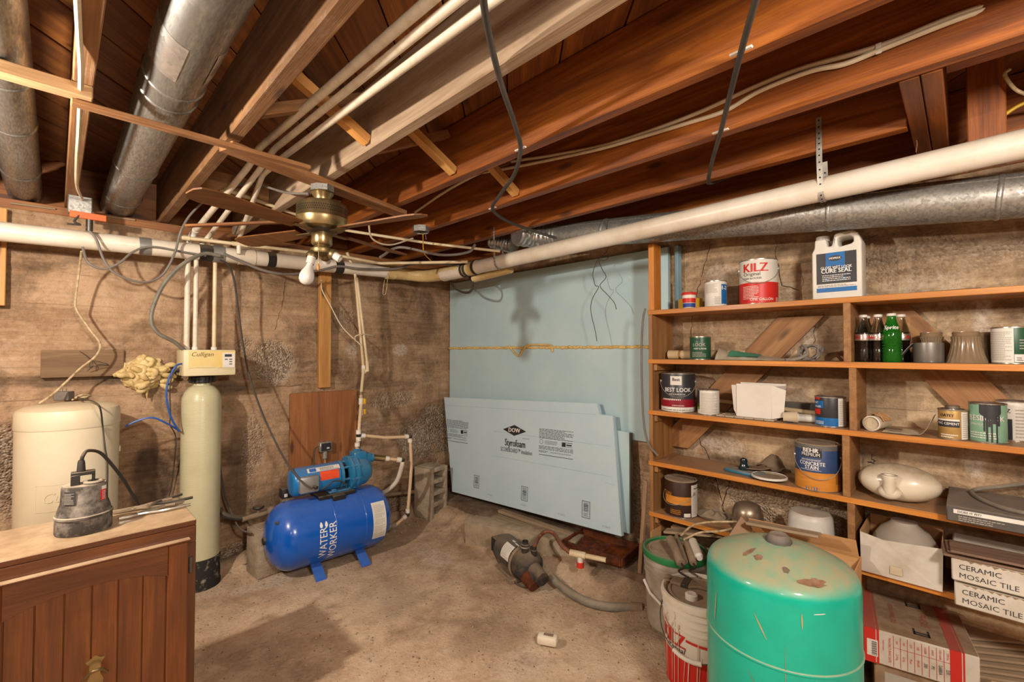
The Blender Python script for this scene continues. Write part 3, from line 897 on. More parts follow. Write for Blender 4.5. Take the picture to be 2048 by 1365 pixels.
# plastic supply pipes under the ceiling
def run(name, label, segs, r, m, elbows=()):
    t = thing(name, label, 'pipe')
    pts = [V(s) for s in segs]
    fine = [pts[0]]
    for i in range(1, len(pts) - 1):
        a = (pts[i - 1] - pts[i]).normalized(); b = (pts[i + 1] - pts[i]).normalized()
        q = min(0.03, (pts[i - 1] - pts[i]).length / 3, (pts[i + 1] - pts[i]).length / 3)
        for k in range(6):
            s = k / 5
            fine.append((pts[i] + a * q) * (1 - s) ** 2 + pts[i] * 2 * s * (1 - s) + (pts[i] + b * q) * s * s)
    fine.append(pts[-1])
    MB().tube(fine, r, 14).obj('pipe', m, t)
    for i in elbows:
        a = (pts[i - 1] - pts[i]).normalized() if i > 0 else V((0, 0, 0)); b = (pts[i + 1] - pts[i]).normalized() if i < len(pts) - 1 else V((0, 0, 0))
        q = 0.04
        el = [pts[i] + a * q] + [(pts[i] + a * 0.03) * (1 - s) ** 2 + pts[i] * 2 * s * (1 - s) + (pts[i] + b * 0.03) * s * s for s in (0, .2, .4, .6, .8, 1)] + [pts[i] + b * q]
        el = [p for k, p in enumerate(el) if k == 0 or (p - el[k - 1]).length > 1e-4]
        MB().tube(el, r * 1.28, 14).obj('elbow', 'fitting_white' if m != 'cpvc' else 'cpvc', t)
    return t
def coll(t, a, b, r, m='cpvc', name='coupling'):
    return MB().tube([a, b], r, 14).obj(name, m, t)
pe = P(373, 697, y=3.19); pf = P(390, 697, y=3.19); pg = P(428, 697, y=3.19)
q1 = P(520, 292, x=0.60); q2 = P(547, 296, x=0.63); q3 = P(572, 310, x=0.675)
c1 = P(385, 468, y=3.17)
t = run('supply_pipe', 'topmost of the three white plastic pipes slung under the ceiling between joists', [(0.592, -0.9, 2.098), (0.60, q1.y, q1.z - 0.006), P(495, 336, y=2.32), P(388, 465, y=3.16), (pe.x, 3.19, 1.985), (pe.x, 3.19, 1.382)], 0.0145, 'ceiling_pipe', (3,))
a = P(455, 383, y=2.6); coll(t, a, a + V((-0.02, 0.045, -0.004)), 0.019)
t = run('supply_pipe', 'middle white plastic pipe of three under the ceiling, bearing faint red print', [(0.632, -0.9, 2.098), (0.632, q2.y, q2.z - 0.006), P(530, 325, y=2.2), P(420, 470, y=3.16), (pf.x, 3.19, 1.96), (pf.x, 3.19, 1.382)], 0.0125, 'ceiling_pipe', ())
t3 = run('supply_pipe', 'lowest white plastic pipe of three crossing under the ceiling joists', [(0.69, -0.9, 2.10), (0.675, q3.y, q3.z), P(525, 350, y=2.35), P(478, 478, y=3.1), (P(478, 478, y=3.1).x, 3.1, 1.955)], 0.0125, 'ceiling_pipe', ())
run('supply_pipe', 'rightmost of three upright cream pipes rising from the softener head', [(pg.x, 3.19, 1.382), (pg.x, 3.19, 1.95), P(420, 470, y=3.17)], 0.0115, 'cpvc', ())
t4 = run('supply_pipe', 'cream plastic pipe running level along the back wall behind the fan', [P(362, 475, y=3.11), P(480, 489, y=3.10), P(680, 512, y=3.09), P(760, 527, y=3.05), (P(935, 524, x=2.02))], 0.0105, 'cpvc', (0, 1))
t5 = run('supply_pipe', 'thin cream plastic pipe passing behind the fan motor toward the corner', [P(457, 381, y=2.62), P(590, 428, y=2.66), P(692, 461, y=2.72), P(860, 487, y=2.6), P(1000, 503, x=2.06)], 0.009, 'cpvc', ())
# riser beside the post feeding the pump
tp = P(712, 545, y=3.2)
tr2 = run('supply_pipe', 'cream plastic riser pipe between the wooden post and the room corner', [P(694, 505, y=3.14), P(710, 545, y=3.16), P(727, 738, y=3.19), P(722, 792, y=3.10)], 0.0105, 'cpvc', ())
a = P(727, 738, y=3.19); coll(tr2, a + V((0, 0, 0.025)), a - V((0, 0, 0.03)), 0.015, 'fitting_white')
b = P(735, 738, y=3.17)
run('supply_pipe', 'second cream riser pipe ending in an elbow beside the first riser', [P(714, 556, y=3.15), b + V((0, 0, 0.02)), b + V((0, 0, -0.002)), P(729, 747, y=3.19)], 0.0095, 'cpvc', (1,))

# wooden post, plywood panel, oddments on the back wall
ptop = P(649, 520, y=3.33)
po = beam('wooden_post', (P(649, 640, y=3.335).x, 3.335, 1.10), (P(649, 640, y=3.335).x, 3.335, ZW + 0.02), 0.085, 0.04, 'pine_wood', up=(0, -1, 0))
tag(po, 'pale wooden post standing on the back wall above the plywood panel', 'post')
pa0, pa1 = P(580, 788, y=3.325), P(713, 788, y=3.325)
pp = MB().box((0, 0, 0), (0.62, pa1.x - pa0.x, 0.018)).obj('plywood_panel', 'plywood', bev=0.002, smooth=False)
pp.matrix_world = basis((0, 0, 1), (0, -1, 0), ((pa0.x + pa1.x) / 2, 3.325, pa0.z - 0.31))
tag(pp, 'knotty brown plywood panel on the back wall behind the blue pump', 'panel')
lb = beam('wood_board', (P(4, 500, y=3.34).x - 0.04, 3.34, P(4, 612, y=3.34).z), (P(4, 500, y=3.34).x - 0.04, 3.34, 2.07), 0.11, 0.035, 'pine_wood', up=(0, -1, 0))
tag(lb, 'short upright board on the wall at the left picture edge', 'board')
w0, w1 = P(82, 700, y=3.37), P(247, 752, y=3.37)
wb = beam('embedded_board', (w0.x, 3.372, (w0.z + w1.z) / 2), (w1.x, 3.372, (w0.z + w1.z) / 2), 0.03, abs(w0.z - w1.z), 'weathered_board')
tag(wb, 'weathered board set flush into the concrete wall above the brine tank', 'board')
ls = beam('lath_strip', P(372, 452, y=2.95), P(600, 443, y=2.55), 0.03, 0.014, 'sill_wood')
tag(ls, 'reddish wooden lath spanning behind the pipes just left of the fan', 'batten')
for (a, b, lab) in (((20, 408), (112, 420), 'white splintered shim lying on the sill plate below the leftmost duct'), ((210, 434), (270, 442), 'thin pale shim lying on the sill plate below the wide duct')):
    s = beam('shim', P(a[0], a[1], y=YB + 0.0), P(b[0], b[1], y=YB + 0.0), 0.05, 0.008, 'grey_plank_wood')
    tag(s, lab, 'shim')

# wires tangled on the embedded board
cable('loose_wire', [P(160, 703, y=3.33), P(176, 715, y=3.33), P(186, 728, y=3.31), P(180, 735, y=3.3), P(184, 722, y=3.3), P(217, 730, y=3.33), P(190, 732, y=3.31), P(175, 742, y=3.33)], 0.0018, 'black_cable', 'thin twisted wire sprouting from the embedded wall board', 'wire')

# junction box on the joist end
jb = thing('junction_box', 'old grey metal junction box under the joist by the sill', 'electrical box', P(160, 412, y=3.12))
MB().box((0, 0, 0.0), (0.09, 0.05, 0.09)).obj('box_body', 'galvanized', jb, bev=0.004)
MB().box((0.03, -0.03, -0.052), (0.135, 0.012, 0.032)).obj('orange_clip', 'orange_plastic', jb, bev=0.002)
MB().tube([(0.035, -0.02, -0.06), (0.035, -0.02, -0.125)], 0.014, 12).obj('cable_clamp', 'dark_steel', jb)
MB().tube(smooth([(0, -.03, -.05), (-.02, -.04, -.09), (0.0, -.03, -.1), (-.045, -.03, -.105)], 4), 0.005, 8).obj('wire_end', 'black_cable', jb)
jy = 3.1
cable('cable', [P(153, -30, z=2.13), P(158, 70, z=2.13), P(162, 150, z=2.12), P(158, 260, z=2.115), P(154, 320, z=2.115), P(154, 372, z=2.11), P(165, 400, y=3.09)], 0.0065, 'white_cable', 'white sheathed cable stapled along the joist between the two ducts')

# cables about the softener
Y1 = 3.085
cable('cable', [P(163, 503, y=3.1), P(158, 545, y=3.2), P(151, 600, y=3.24), P(154, 622, y=3.25), P(180, 660, y=3.24), P(200, 688, y=3.22), P(192, 712, y=3.22), P(160, 738, y=3.2), P(110, 785, y=3.15), P(78, 808, y=3.12)], 0.0052, 'dirty_cable', 'dirty cream cable bending down the left wall to the brine tank')
cable('cable', [P(165, 495, y=3.12), P(176, 525, y=Y1), P(205, 538, y=Y1), P(238, 527, y=Y1), P(268, 503, y=Y1 + .02), P(305, 494, y=3.115), P(370, 505, y=3.115), P(412, 512, y=3.11)], 0.006, 'grey_cable', 'grey cable looping under the drain pipe then taped along it')
cable('cable', [P(172, 455, y=3.1), P(192, 478, y=Y1), P(208, 520, y=Y1), P(232, 548, y=Y1), P(285, 565, y=Y1), P(325, 550, y=Y1), P(350, 505, y=Y1), P(362, 462, y=Y1), P(385, 425, y=3.0), P(430, 388, y=2.85), P(500, 368, y=2.6), P(570, 385, y=2.3), P(618, 388, y=2.11)], 0.0058, 'grey_cable', 'long grey cable swooping from the junction box up to the fan')
cable('hose', [P(440, 512, y=3.11), P(408, 508, y=3.105), P(368, 527, y=3.08), P(330, 565, y=3.08), P(307, 612, y=3.08), P(303, 645, y=3.08), P(318, 668, y=3.08), P(348, 684, y=3.1), P(370, 702, y=3.14)], 0.0105, 'grey_hose', 'thick grey hose curving from the drain pipe into the softener head', 'hose')
cable('cable', [P(447, 508, y=3.11), P(480, 522, y=3.1), P(530, 542, y=3.09), P(580, 549, y=3.09), P(640, 541, y=3.1), P(678, 533, y=3.11), P(720, 538, y=3.09), P(790, 538, y=3.07), P(830, 528, y=2.9), P(900, 530, x=2.04), P(917, 532, x=2.04)], 0.0085, 'grey_cable', 'grey cable sagging along the drain pipe behind the light bulb')
cable('power_cable', [P(440, 520, y=3.1), P(456, 530, y=3.12), P(468, 560, y=3.16), P(479, 640, y=3.2), P(488, 700, y=3.2), P(501, 760, y=3.16), P(530, 840, y=3.08), P(570, 920, y=2.95), P(605, 965, y=2.83), P(625, 977, y=2.77)], 0.0055, 'black_cable', 'black cord hanging from the taped pipe down to the pump motor')
cable('cable', [P(643, 560, y=3.28), P(644, 580, y=3.28), P(660, 610, y=3.26), P(685, 655, y=3.22), P(722, 691, y=3.16)], 0.004, 'white_cable', 'white wire swinging from the wooden post to the riser pipes')
cable('cable', [P(745, 671, y=3.2), P(725, 669, y=3.15), P(711, 673, y=3.15), P(711, 683, y=3.17)], 0.004, 'white_cable', 'short white wire looped round the two riser pipes')
cable('drain_hose', [P(897, 560, x=2.18), P(915, 580, x=2.14), P(938, 585, x=2.12), P(946, 568, x=2.14), P(938, 552, x=2.2)], 0.009, 'black_rubber', 'black rubber loop hanging below the drain pipe bend', 'hose')

# cables on the right side of the ceiling
zc2 = ZJ - 0.012
def clampring(t, p, m='fitting_white'):
    MB().box((p[0], p[1], p[2] + 0.004), (0.012, 0.055, 0.006)).obj('clip', m, t, bev=0.002, smooth=False)
k1 = thing('black_conduit', 'black cable bending across four joists toward the corner drain pipe', 'cable')
pts = [P(960, -60, z=2.10), P(975, 55, z=zc2), P(1003, 170, z=zc2), P(1030, 250, z=zc2), P(1041, 300, z=zc2), P(1028, 350, z=zc2), P(1000, 390, z=zc2), P(985, 418, z=zc2), P(1010, 440, z=zc2), P(1060, 460, z=zc2 - 0.01), P(1110, 476, x=2.2)]
MB().tube(smooth(pts, 8), 0.0085, 10).obj('sheath', 'black_cable', k1)
clampring(k1, pts[4]); clampring(k1, pts[7])
k2 = thing('black_conduit', 'straight black cable clipped across the joists above the shelf jug', 'cable')
pts = [P(1530, -60, z=zc2), P(1500, 40, z=zc2), P(1482, 105, z=zc2), P(1460, 190, z=zc2), P(1441, 265, z=zc2), P(1425, 320, z=zc2), P(1417, 356, z=zc2), P(1424, 366, z=zc2 + .02), P(1500, 335, x=2.3)]
MB().tube(smooth(pts[:7], 8) + smooth(pts[6:], 6)[1:], 0.008, 10).obj('sheath', 'black_cable', k2)
clampring(k2, pts[2]); clampring(k2, pts[4])
xc = 1.66 - 0.03
cable('cable', [P(830, 425, y=2.5), P(905, 375, x=1.6), P(1000, 330, x=xc), P(1100, 312, x=xc), P(1200, 293, x=xc), P(1300, 262, x=xc), P(1400, 224, x=xc), P(1500, 178, x=xc), P(1600, 138, x=xc), P(1760, 92, x=xc), P(1900, 36, x=xc), P(1985, 8, x=xc + .02)], 0.0075, 'white_cable', 'upper of two white cables stapled along a dark joist face')
cable('cable', [P(960, 346, x=xc), P(1010, 338, x=xc - .004), P(1100, 320, x=xc - .004), P(1200, 298, x=xc - .004), P(1290, 272, x=xc - .004), P(1380, 245, x=xc), P(1450, 222, x=xc), P(1520, 182, x=xc - .004), P(1620, 143, x=xc - .004), P(1690, 128, x=xc - .004), P(1760, 100, x=xc - .004), P(1900, 44, x=xc - .004), P(1985, 14, x=xc + .02)], 0.0075, 'white_cable', 'lower of two white cables stapled along a dark joist face')
ht = thing('cable_staple', 'small metal staple holding white cables to the joist', 'staple', P(1757, 97, x=xc - 0.008))
MB().box((0, 0, 0), (0.004, 0.014, 0.03)).obj('bridge', 'fitting_white', ht, bev=0.001)
MB().box((0.006, 0, 0.014), (0.012, 0.006, 0.004)).obj('prong', 'steel', ht, bev=0.0008)
cable('cable', [P(2120, 190, x=2.3), P(2045, 208, x=2.3), P(1985, 248, x=2.3), P(1930, 290, x=2.3)], 0.006, 'yellow_plastic', 'yellow cable slanting down behind the drain pipe at upper edge')
cable('cable', [P(2060, 192, x=2.1), P(2030, 178, x=2.1), P(2010, 150, x=2.1), P(2020, 138, x=2.1)], 0.005, 'dirty_cable', 'ochre cable drooping in the dark joist bay near the picture edge')
cable('loose_wire', [P(1210, 440, x=2.2), P(1213, 458, x=2.2), P(1215, 500, x=2.25), P(1196, 520, x=2.35), P(1186, 545, x=2.38), P(1190, 570, x=2.38), P(1197, 575, x=2.38), P(1184, 600, x=2.38), P(1182, 625, x=2.38), P(1190, 660, x=2.38), P(1194, 683, x=2.38)], 0.0022, 'black_cable', 'longer strand of thin black wire dangling before the blue board', 'wire')
cable('loose_wire', [P(1222, 505, x=2.36), P(1212, 520, x=2.37), P(1198, 522, x=2.37), P(1205, 540, x=2.37), P(1212, 555, x=2.37), P(1200, 572, x=2.375), P(1215, 590, x=2.37), P(1228, 605, x=2.37), P(1233, 619, x=2.37)], 0.0022, 'black_cable', 'shorter strand of thin black wire crossing the longer one', 'wire')
cable('loose_wire', [P(1660, 385, x=2.2), P(1663, 420, x=2.25), P(1672, 445, x=2.3), P(1700, 470, x=2.42), P(1727, 480, x=2.45), P(1755, 470, x=2.5)], 0.0016, 'black_cable', 'thin stray wire hanging over the white jug handle', 'wire')
cable('loose_wire', [P(1835, 245, x=2.2), P(1828, 268, x=2.2), P(1834, 285, x=2.2), P(1832, 305, x=2.2)], 0.0016, 'copper_tube', 'kinked bare wire dangling beside the doubled header', 'wire')
cable('grey_hose', [P(820, 488, y=2.6), P(765, 500, y=2.55), P(735, 525, y=2.6), P(760, 515, y=2.6), P(800, 495, y=2.6), P(880, 510, y=2.3), P(935, 505, y=2.2), P(950, 490, y=2.2)][3:], 0.0085, 'grey_cable', 'pale grey hose arching beneath the joists beyond the fan', 'hose')

# octagon ceiling box beyond the fan
ob = thing('ceiling_box', 'round shallow steel electrical box beneath a joist beyond the fan', 'electrical box', P(842, 470, z=2.075))
MB().lathe([(0.001, 0.05), (0.05, 0.05), (0.05, 0.015), (0.047, 0.015), (0.047, 0.045), (0.001, 0.045)], 8).obj('box_body', 'galvanized', ob, smooth=False)
MB().tube([(0.02, -0.02, 0.0), (0.022, -0.022, -0.03)], 0.002, 6).obj('screw', 'steel', ob)
p0 = V(ob.location)
cable('cable', [P(737, 445, y=2.3), P(745, 478, y=2.4), P(780, 490, y=2.45), P(826, 477, y=2.5)], 0.005, 'white_cable', 'cream wire draped from a joist to the round steel box')
cable('cable', [p0 + V((0, -.02, .0)), P(848, 505, z=2.0), P(862, 522, y=2.55)], 0.003, 'yellow_plastic', 'thin yellow wire hanging out of the round steel box')

hk = thing('wire_hook', 'bent wire hook hanging from the drain pipe near the corner', 'hook')
MB().tube(smooth([P(776, 545, y=3.12), P(774, 570, y=3.13), P(771, 588, y=3.14), P(766, 588, y=3.14), P(767, 575, y=3.14), P(769, 560, y=3.13)], 5), 0.003, 8).obj('hook', 'dirty_cable', hk)
cable('flat_conduit', [P(1291, 617, x=2.285), P(1286, 640, x=2.285), P(1283, 700, x=2.285), P(1284, 780, x=2.285), P(1288, 850, x=2.285), P(1298, 890, x=2.285), P(1316, 912, x=2.30)], 0.006, 'grey_cable', 'grey flexible conduit hanging down the shelf end panel', 'conduit')

# ------------------------------------------------------------------ ceiling fan
FX, FY = 0.84, 2.045
fan = thing('ceiling_fan', 'antique brass ceiling fan with one bare bulb hanging under a plank', 'ceiling fan', (FX, FY, 0))
fa = facing((FX, FY))
MB().lathe([(0.001, 2.112), (0.052, 2.112), (0.052, 2.085), (0.001, 2.085)], 8).obj('ceiling_box', 'galvanized', fan, smooth=False)
MB().lathe([(0.046, 2.086), (0.048, 2.078), (0.036, 2.06), (0.034, 2.045), (0.05, 2.036), (0.05, 2.03)], 36).obj('canopy', 'brass', fan)
MB().lathe([(0.03, 2.036), (0.085, 2.034), (0.103, 2.026), (0.107, 2.014), (0.107, 1.966), (0.109, 1.962), (0.107, 1.956), (0.105, 1.935), (0.096, 1.921), (0.07, 1.913), (0.03, 1.912)], 56).obj('motor_housing', 'brass', fan)
vm = MB()
for row in range(3):
    for i in range(72):
        a = 2 * PI * (i + 0.5 * (row % 2)) / 72
        z = 2.003 - row * 0.010
        c, s = math.cos(a), math.sin(a)
        r = 0.1076
        vm.add([V((r * c, r * s, z + 0.0045)), V((r * math.cos(a + 0.026), r * math.sin(a + 0.026), z)), V((r * c, r * s, z - 0.0045)), V((r * math.cos(a - 0.026), r * math.sin(a - 0.026), z))], [(0, 1, 2, 3)])
vm.obj('vent_holes', 'crack_dark', fan, smooth=False)
MB().lathe([(0.001, 1.914), (0.062, 1.912), (0.066, 1.904), (0.05, 1.899), (0.001, 1.898)], 36).obj('blade_hub', 'dark_steel', fan)
MB().lathe([(0.001, 1.90), (0.043, 1.90), (0.0445, 1.893), (0.0445, 1.852), (0.041, 1.846), (0.03, 1.84), (0.001, 1.84)], 36).obj('switch_housing', 'brass', fan)
MB().lathe([(0.03, 1.842), (0.034, 1.834), (0.047, 1.828), (0.049, 1.817), (0.045, 1.807), (0.03, 1.800), (0.001, 1.798)], 36).obj('light_fitter', 'aged_brass', fan)
for i in range(4):
    a = fa + R(42 + 90 * i)
    Mz = Matrix.Rotation(a, 4, 'Z')
    ir = MB(); ir.box((0.10, 0, 1.905), (0.10, 0.028, 0.005), None)
    vs = [Mz @ V(p) for p in ir.v]; ir.v = [tuple(p) for p in vs]
    ir.obj('blade_arm', 'aged_brass', fan, bev=0.001)
    poly = [(0.13, -0.036), (0.50, -0.056), (0.545, -0.045), (0.56, -0.02), (0.56, 0.02), (0.545, 0.045), (0.50, 0.056), (0.13, 0.036)]
    Mt = Mz @ Matrix.Translation((0, 0, 1.909)) @ Matrix.Rotation(R(11), 4, 'X') @ Matrix(((1, 0, 0, 0), (0, 0, 1, 0), (0, 1, 0, 0), (0, 0, 0, 1)))
    MB().prism(poly, 0.006, Mt).obj('blade', 'fan_blade_wood', fan, smooth=False)
def socket(dirv, org, bulb):
    d = V(dirv).normalized()
    Mx = basis(d.orthogonal(), d, org)
    MB().lathe([(0.001, 0.0), (0.014, 0.0), (0.022, 0.012), (0.026, 0.02), (0.024, 0.03), (0.001, 0.03)], 24, Mx).obj('socket_cup', 'aged_brass', fan)
    MB().lathe([(0.018, 0.028), (0.018, 0.062), (0.015, 0.062), (0.015, 0.03)], 20, Mx).obj('socket', 'white_plastic', fan)
    if bulb:
        pr = [(0.001, 0.035), (0.013, 0.035), (0.013, 0.066), (0.0145, 0.075), (0.021, 0.09), (0.028, 0.105), (0.031, 0.122), (0.029, 0.139), (0.021, 0.152), (0.01, 0.158), (0.001, 0.1595)]
        MB().lathe(pr, 28, Mx).obj('bulb', 'frosted_bulb', fan)
rt = V((math.cos(R(-45.1)), math.sin(R(-45.1)), 0)); fw = V((-rt.y, rt.x, 0))
socket(V((0, 0, -1)) - rt * 0.12 - fw * 0.25, V((0, 0, 1.812)) - rt * 0.026 - fw * 0.03, True)
socket(rt * 0.9 + V((0, 0, -0.55)), V((0, 0, 1.816)) + rt * 0.03, False)
socket(fw * 0.9 - rt * 0.2 + V((0, 0, -0.5)), V((0, 0, 1.816)) + fw * 0.03, False)
ch = MB().tube([V((0, 0, 1.85)) - fw * 0.046 + rt * 0.004, V((0, 0, 1.755)) - fw * 0.05 + rt * 0.006], 0.0014, 6).obj('pull_chain', 'brass', fan)
MB().lathe([(0.001, 0), (0.004, 0.002), (0.0065, 0.012), (0.004, 0.026), (0.002, 0.032), (0.001, 0.033)], 14, Matrix.Translation(V((0, 0, 1.722)) - fw * 0.05 + rt * 0.006)).obj('pull_knob', 'knob_wood', ch)

# ------------------------------------------------------------------ water softener
sx, sy = 0.615, 3.2
rs = thing('resin_tank', 'tall pale fibreglass softener tank with black boot against the back wall', 'water softener', (sx, sy, 0.0))
MB().lathe([(0.001, 0.06), (0.099, 0.06), (0.1, 0.10), (0.1, 1.075), (0.097, 1.10), (0.086, 1.13), (0.066, 1.155), (0.045, 1.168), (0.042, 1.18), (0.001, 1.182)], 48).obj('tank', 'resin_tank', rs)
MB().lathe([(0.001, 0.0), (0.108, 0.0), (0.108, 0.02), (0.104, 0.03), (0.104, 0.165), (0.1005, 0.172)], 40).obj('base_boot', 'boot_black', rs)
cm = MB()
for i in range(18):
    a = 2 * PI * i / 18
    cm.box((0.06 * math.cos(a), 0.06 * math.sin(a), 1.20), (0.012, 0.01, 0.034), Matrix.Rotation(a, 3, 'Z'))
cm.lathe([(0.04, 1.182), (0.058, 1.184), (0.058, 1.216), (0.04, 1.218)], 32)
cm.obj('collar', 'black_plastic', rs)
hx0, hx1 = P(367, 725, y=3.08).x - sx, P(472, 725, y=3.08).x - sx
hz0, hz1 = P(420, 752, y=3.08).z, P(420, 700, y=3.08).z
hd = MB().bb((hx0, -0.12, hz0), (hx1, 0.09, hz1)).obj('control_head', 'head_cream', rs, bev=0.008)
yy = -0.1205
MB().bb((hx0 + 0.022, yy - 0.003, hz0 + 0.045), (hx1 - 0.004, yy + 0.004, hz1 - 0.006)).obj('cover', 'head_yellow', hd, bev=0.002)
wl = MB()
wl.surf(lambda u, v: V((hx0 + 0.022 + (hx1 - hx0 - 0.026) * u, yy - 0.0036, hz0 + 0.045 + 0.008 * math.sin(u * 5.5) + 0.004 * (1 - v))), 24, 1)
wl.obj('wave_line', 'head_cream', hd, smooth=False)
MB().bb((hx1 - 0.07, yy - 0.005, hz0 + 0.045), (hx1 - 0.008, yy - 0.002, hz1 - 0.018)).obj('control_panel', 'sticker_white', hd, smooth=False)
MB().bb((hx1 - 0.06, yy - 0.0062, hz1 - 0.041), (hx1 - 0.024, yy - 0.004, hz1 - 0.026)).obj('display', 'can_black', hd, smooth=False)
for bx, bz in ((-0.052, -0.056), (-0.029, -0.056), (-0.029, -0.070), (-0.029, -0.084)):
    MB().bb((hx1 + bx - 0.008, yy - 0.0064, hz1 + bz - 0.0035), (hx1 + bx + 0.008, yy - 0.004, hz1 + bz + 0.0035)).obj('button', 'can_grey', hd, bev=0.001)
text(hd, 'Culligan', 0.034, 'print_brown', flat((hx0 + 0.032, yy - 0.003, hz1 - 0.027), (1, 0, 0), (0, 0, 1)), align='LEFT', shear=0.3)
for dx in (pe.x, pf.x, pg.x):
    MB().lathe([(0.016, hz1 - 0.006), (0.016, hz1 + 0.016), (0.012, hz1 + 0.018)], 14, Matrix.Translation((dx - sx, -0.01, 0))).obj('pipe_fitting', 'fitting_white', rs)
MB().tube([(hx0, 0.0, hz0 + 0.03), (hx0 - 0.028, 0.0, hz0 + 0.03)], 0.012, 12).obj('side_port', 'black_plastic', rs)

bt = thing('brine_tank', 'big cream plastic brine tank behind the wooden cabinet', 'brine tank', (0.055, 3.12, 0.0))
br = 0.187
MB().lathe([(0.001, 0), (br * 0.965, 0.0), (br * 0.975, 0.02), (br, 0.99), (br, 1.005), (0.001, 1.006)], 64).obj('tank', 'brine_plastic', bt)
MB().lathe([(br + 0.002, 1.004), (br + 0.0035, 1.01), (br + 0.002, 1.075), (br - 0.004, 1.09), (br - 0.03, 1.105), (0.1, 1.113), (0.001, 1.116)], 64).obj('lid', 'brine_plastic', bt)
fb = facing(bt.location)
emb = MB()
tz = 0.70
def fr(u0, v0, u1, v1): return (u0, v0, u1, v1)
pl = around(br * 0.993, fb + 0.02, tz, 0.0012)
fm = quads(pl, [fr(-0.115, -0.06, -0.1135, 0.06), fr(0.1135, -0.06, 0.115, 0.06), fr(-0.115, 0.0585, 0.115, 0.06), fr(-0.115, -0.06, 0.115, -0.0585)])
fm.obj('embossed_frame', 'brine_plastic', bt, solid=0.0015)
text(bt, 'Culligan', 0.066, 'head_cream', around(br * 0.993, fb + 0.02, tz, 0.0022), shear=0.3, sx=0.9, name='embossed_lettering')
MB().box((br * 0.9, 0.02, 0.86), (0.05, 0.03, 0.03)).obj('overflow_fitting', 'fitting_white', bt, bev=0.003)
ad = thing('power_adapter', 'small grey plug-in transformer lying on the brine tank lid', 'adapter', (P(128, 802, z=1.115).x, P(128, 802, z=1.115).y, 1.118), R(-30))
MB().box((0, 0, 0.022), (0.062, 0.05, 0.044)).obj('case', 'grey_cable', ad, bev=0.003)
for s in (-1, 1):
    MB().box((0.008 * s, 0.0, 0.052), (0.0015, 0.006, 0.018)).obj('prong', 'steel', ad, smooth=False)
aloc = V(ad.location)
cable('power_cable', [aloc + V((0.05, 0, 0.015)), P(160, 800, z=1.13), P(175, 800, z=1.13), P(198, 812, z=1.12), V(P(205, 850, y=2.955)), P(210, 895, y=2.93), P(215, 930, y=2.93), P(214, 1000, y=2.93), P(216, 1040, y=2.93)], 0.0035, 'black_cable', 'black lead running from the transformer down the front of the brine tank')
cw = MB()
cw.tube(smooth([aloc + V((0.04, -0.02, 0.01)), aloc + V((0.07, -0.03, 0.025)), aloc + V((0.1, 0.0, 0.014)), aloc + V((0.06, 0.02, 0.006)), aloc + V((0.03, -0.05, 0.004))], 6), 0.0045, 8)
tag(cw.obj('wire_bundle', 'dirty_cable'), 'little bundle of pale wire beside the transformer on the lid', 'wire')

cable('blue_tubing', [P(368, 727, y=3.12), P(352, 733, y=3.1), P(337, 760, y=3.1), P(333, 795, y=3.1), P(342, 835, y=3.11), P(358, 863, y=3.13)], 0.0052, 'blue_tube', 'blue plastic tube curving down from the softener head', 'tube')
cable('blue_tubing', [P(250, 854, y=3.12), P(275, 842, y=3.11), P(305, 836, y=3.1), P(335, 848, y=3.11), P(360, 863, y=3.15)], 0.0048, 'blue_tube', 'blue plastic tube running sideways out of the brine tank', 'tube')
cable('black_tubing', [P(368, 730, y=3.16), P(348, 745, y=3.18), P(340, 775, y=3.2), P(341, 830, y=3.22), P(340, 850, y=3.24), P(352, 880, y=3.3), P(345, 960, y=3.33), P(337, 1000, y=3.34)], 0.003, 'black_cable', 'thin black tube falling behind the softener tank', 'tube')

# spray foam mass round the pipe hole
sf = thing('spray_foam', 'lumpy yellow mass of expanding foam bulging from the wall', 'spray foam', P(288, 748, y=3.36))
rg = random.Random(4)
lump = MB()
def foam_fn(u, v):
    th, ph = 2 * PI * u, PI * v
    d = V((math.sin(ph) * math.cos(th), math.cos(ph), math.sin(ph) * math.sin(th)))
    n = noise.fractal(d * 2.2, 0.9, 2.0, 3) * 0.16 + abs(noise.noise(d * 3.0)) * 0.12
    bx_ = lambda q: math.copysign(abs(q) ** 0.75, q)
    return V((bx_(d.x) * 0.105, -abs(d.y) * 0.075 if d.y < 0 else d.y * 0.02, bx_(d.z) * 0.095)) * (0.9 + n)
lump.surf(foam_fn, 56, 32)
lump.obj('foam_core', 'old_spray_foam', sf)
for i in range(34):
    a = rg.uniform(0, 2 * PI); rr = math.sqrt(rg.random())
    x0, z0 = 0.105 * rr * math.cos(a), 0.095 * rr * math.sin(a) - 0.005
    y0 = -0.075 * math.sqrt(max(0, 1 - rr * rr)) - 0.012
    pts = [V((x0, y0, z0))]
    ang = rg.uniform(-0.7, 0.7) + (PI if rg.random() < .5 else 0)
    for s in range(3):
        ang += rg.uniform(-0.9, 0.9)
        pts.append(pts[-1] + V((0.022 * math.cos(ang), rg.uniform(-0.006, 0.010), 0.017 * math.sin(ang))))
    sm = smooth(pts, 5)
    k = len(sm)
    MB().tube(sm, [0.0135 * (0.45 + 0.75 * math.sin(PI * (j + 0.6) / (k + 0.2)) ** 0.6) for j in range(k)], 12).obj('foam_bead', 'old_spray_foam', sf)
MB().tube([(0.01, -0.05, -0.09), (0.008, -0.05, -0.118), (0.01, -0.048, -0.142)], [0.008, 0.005, 0.002], 8).obj('foam_drip', 'old_spray_foam', sf)

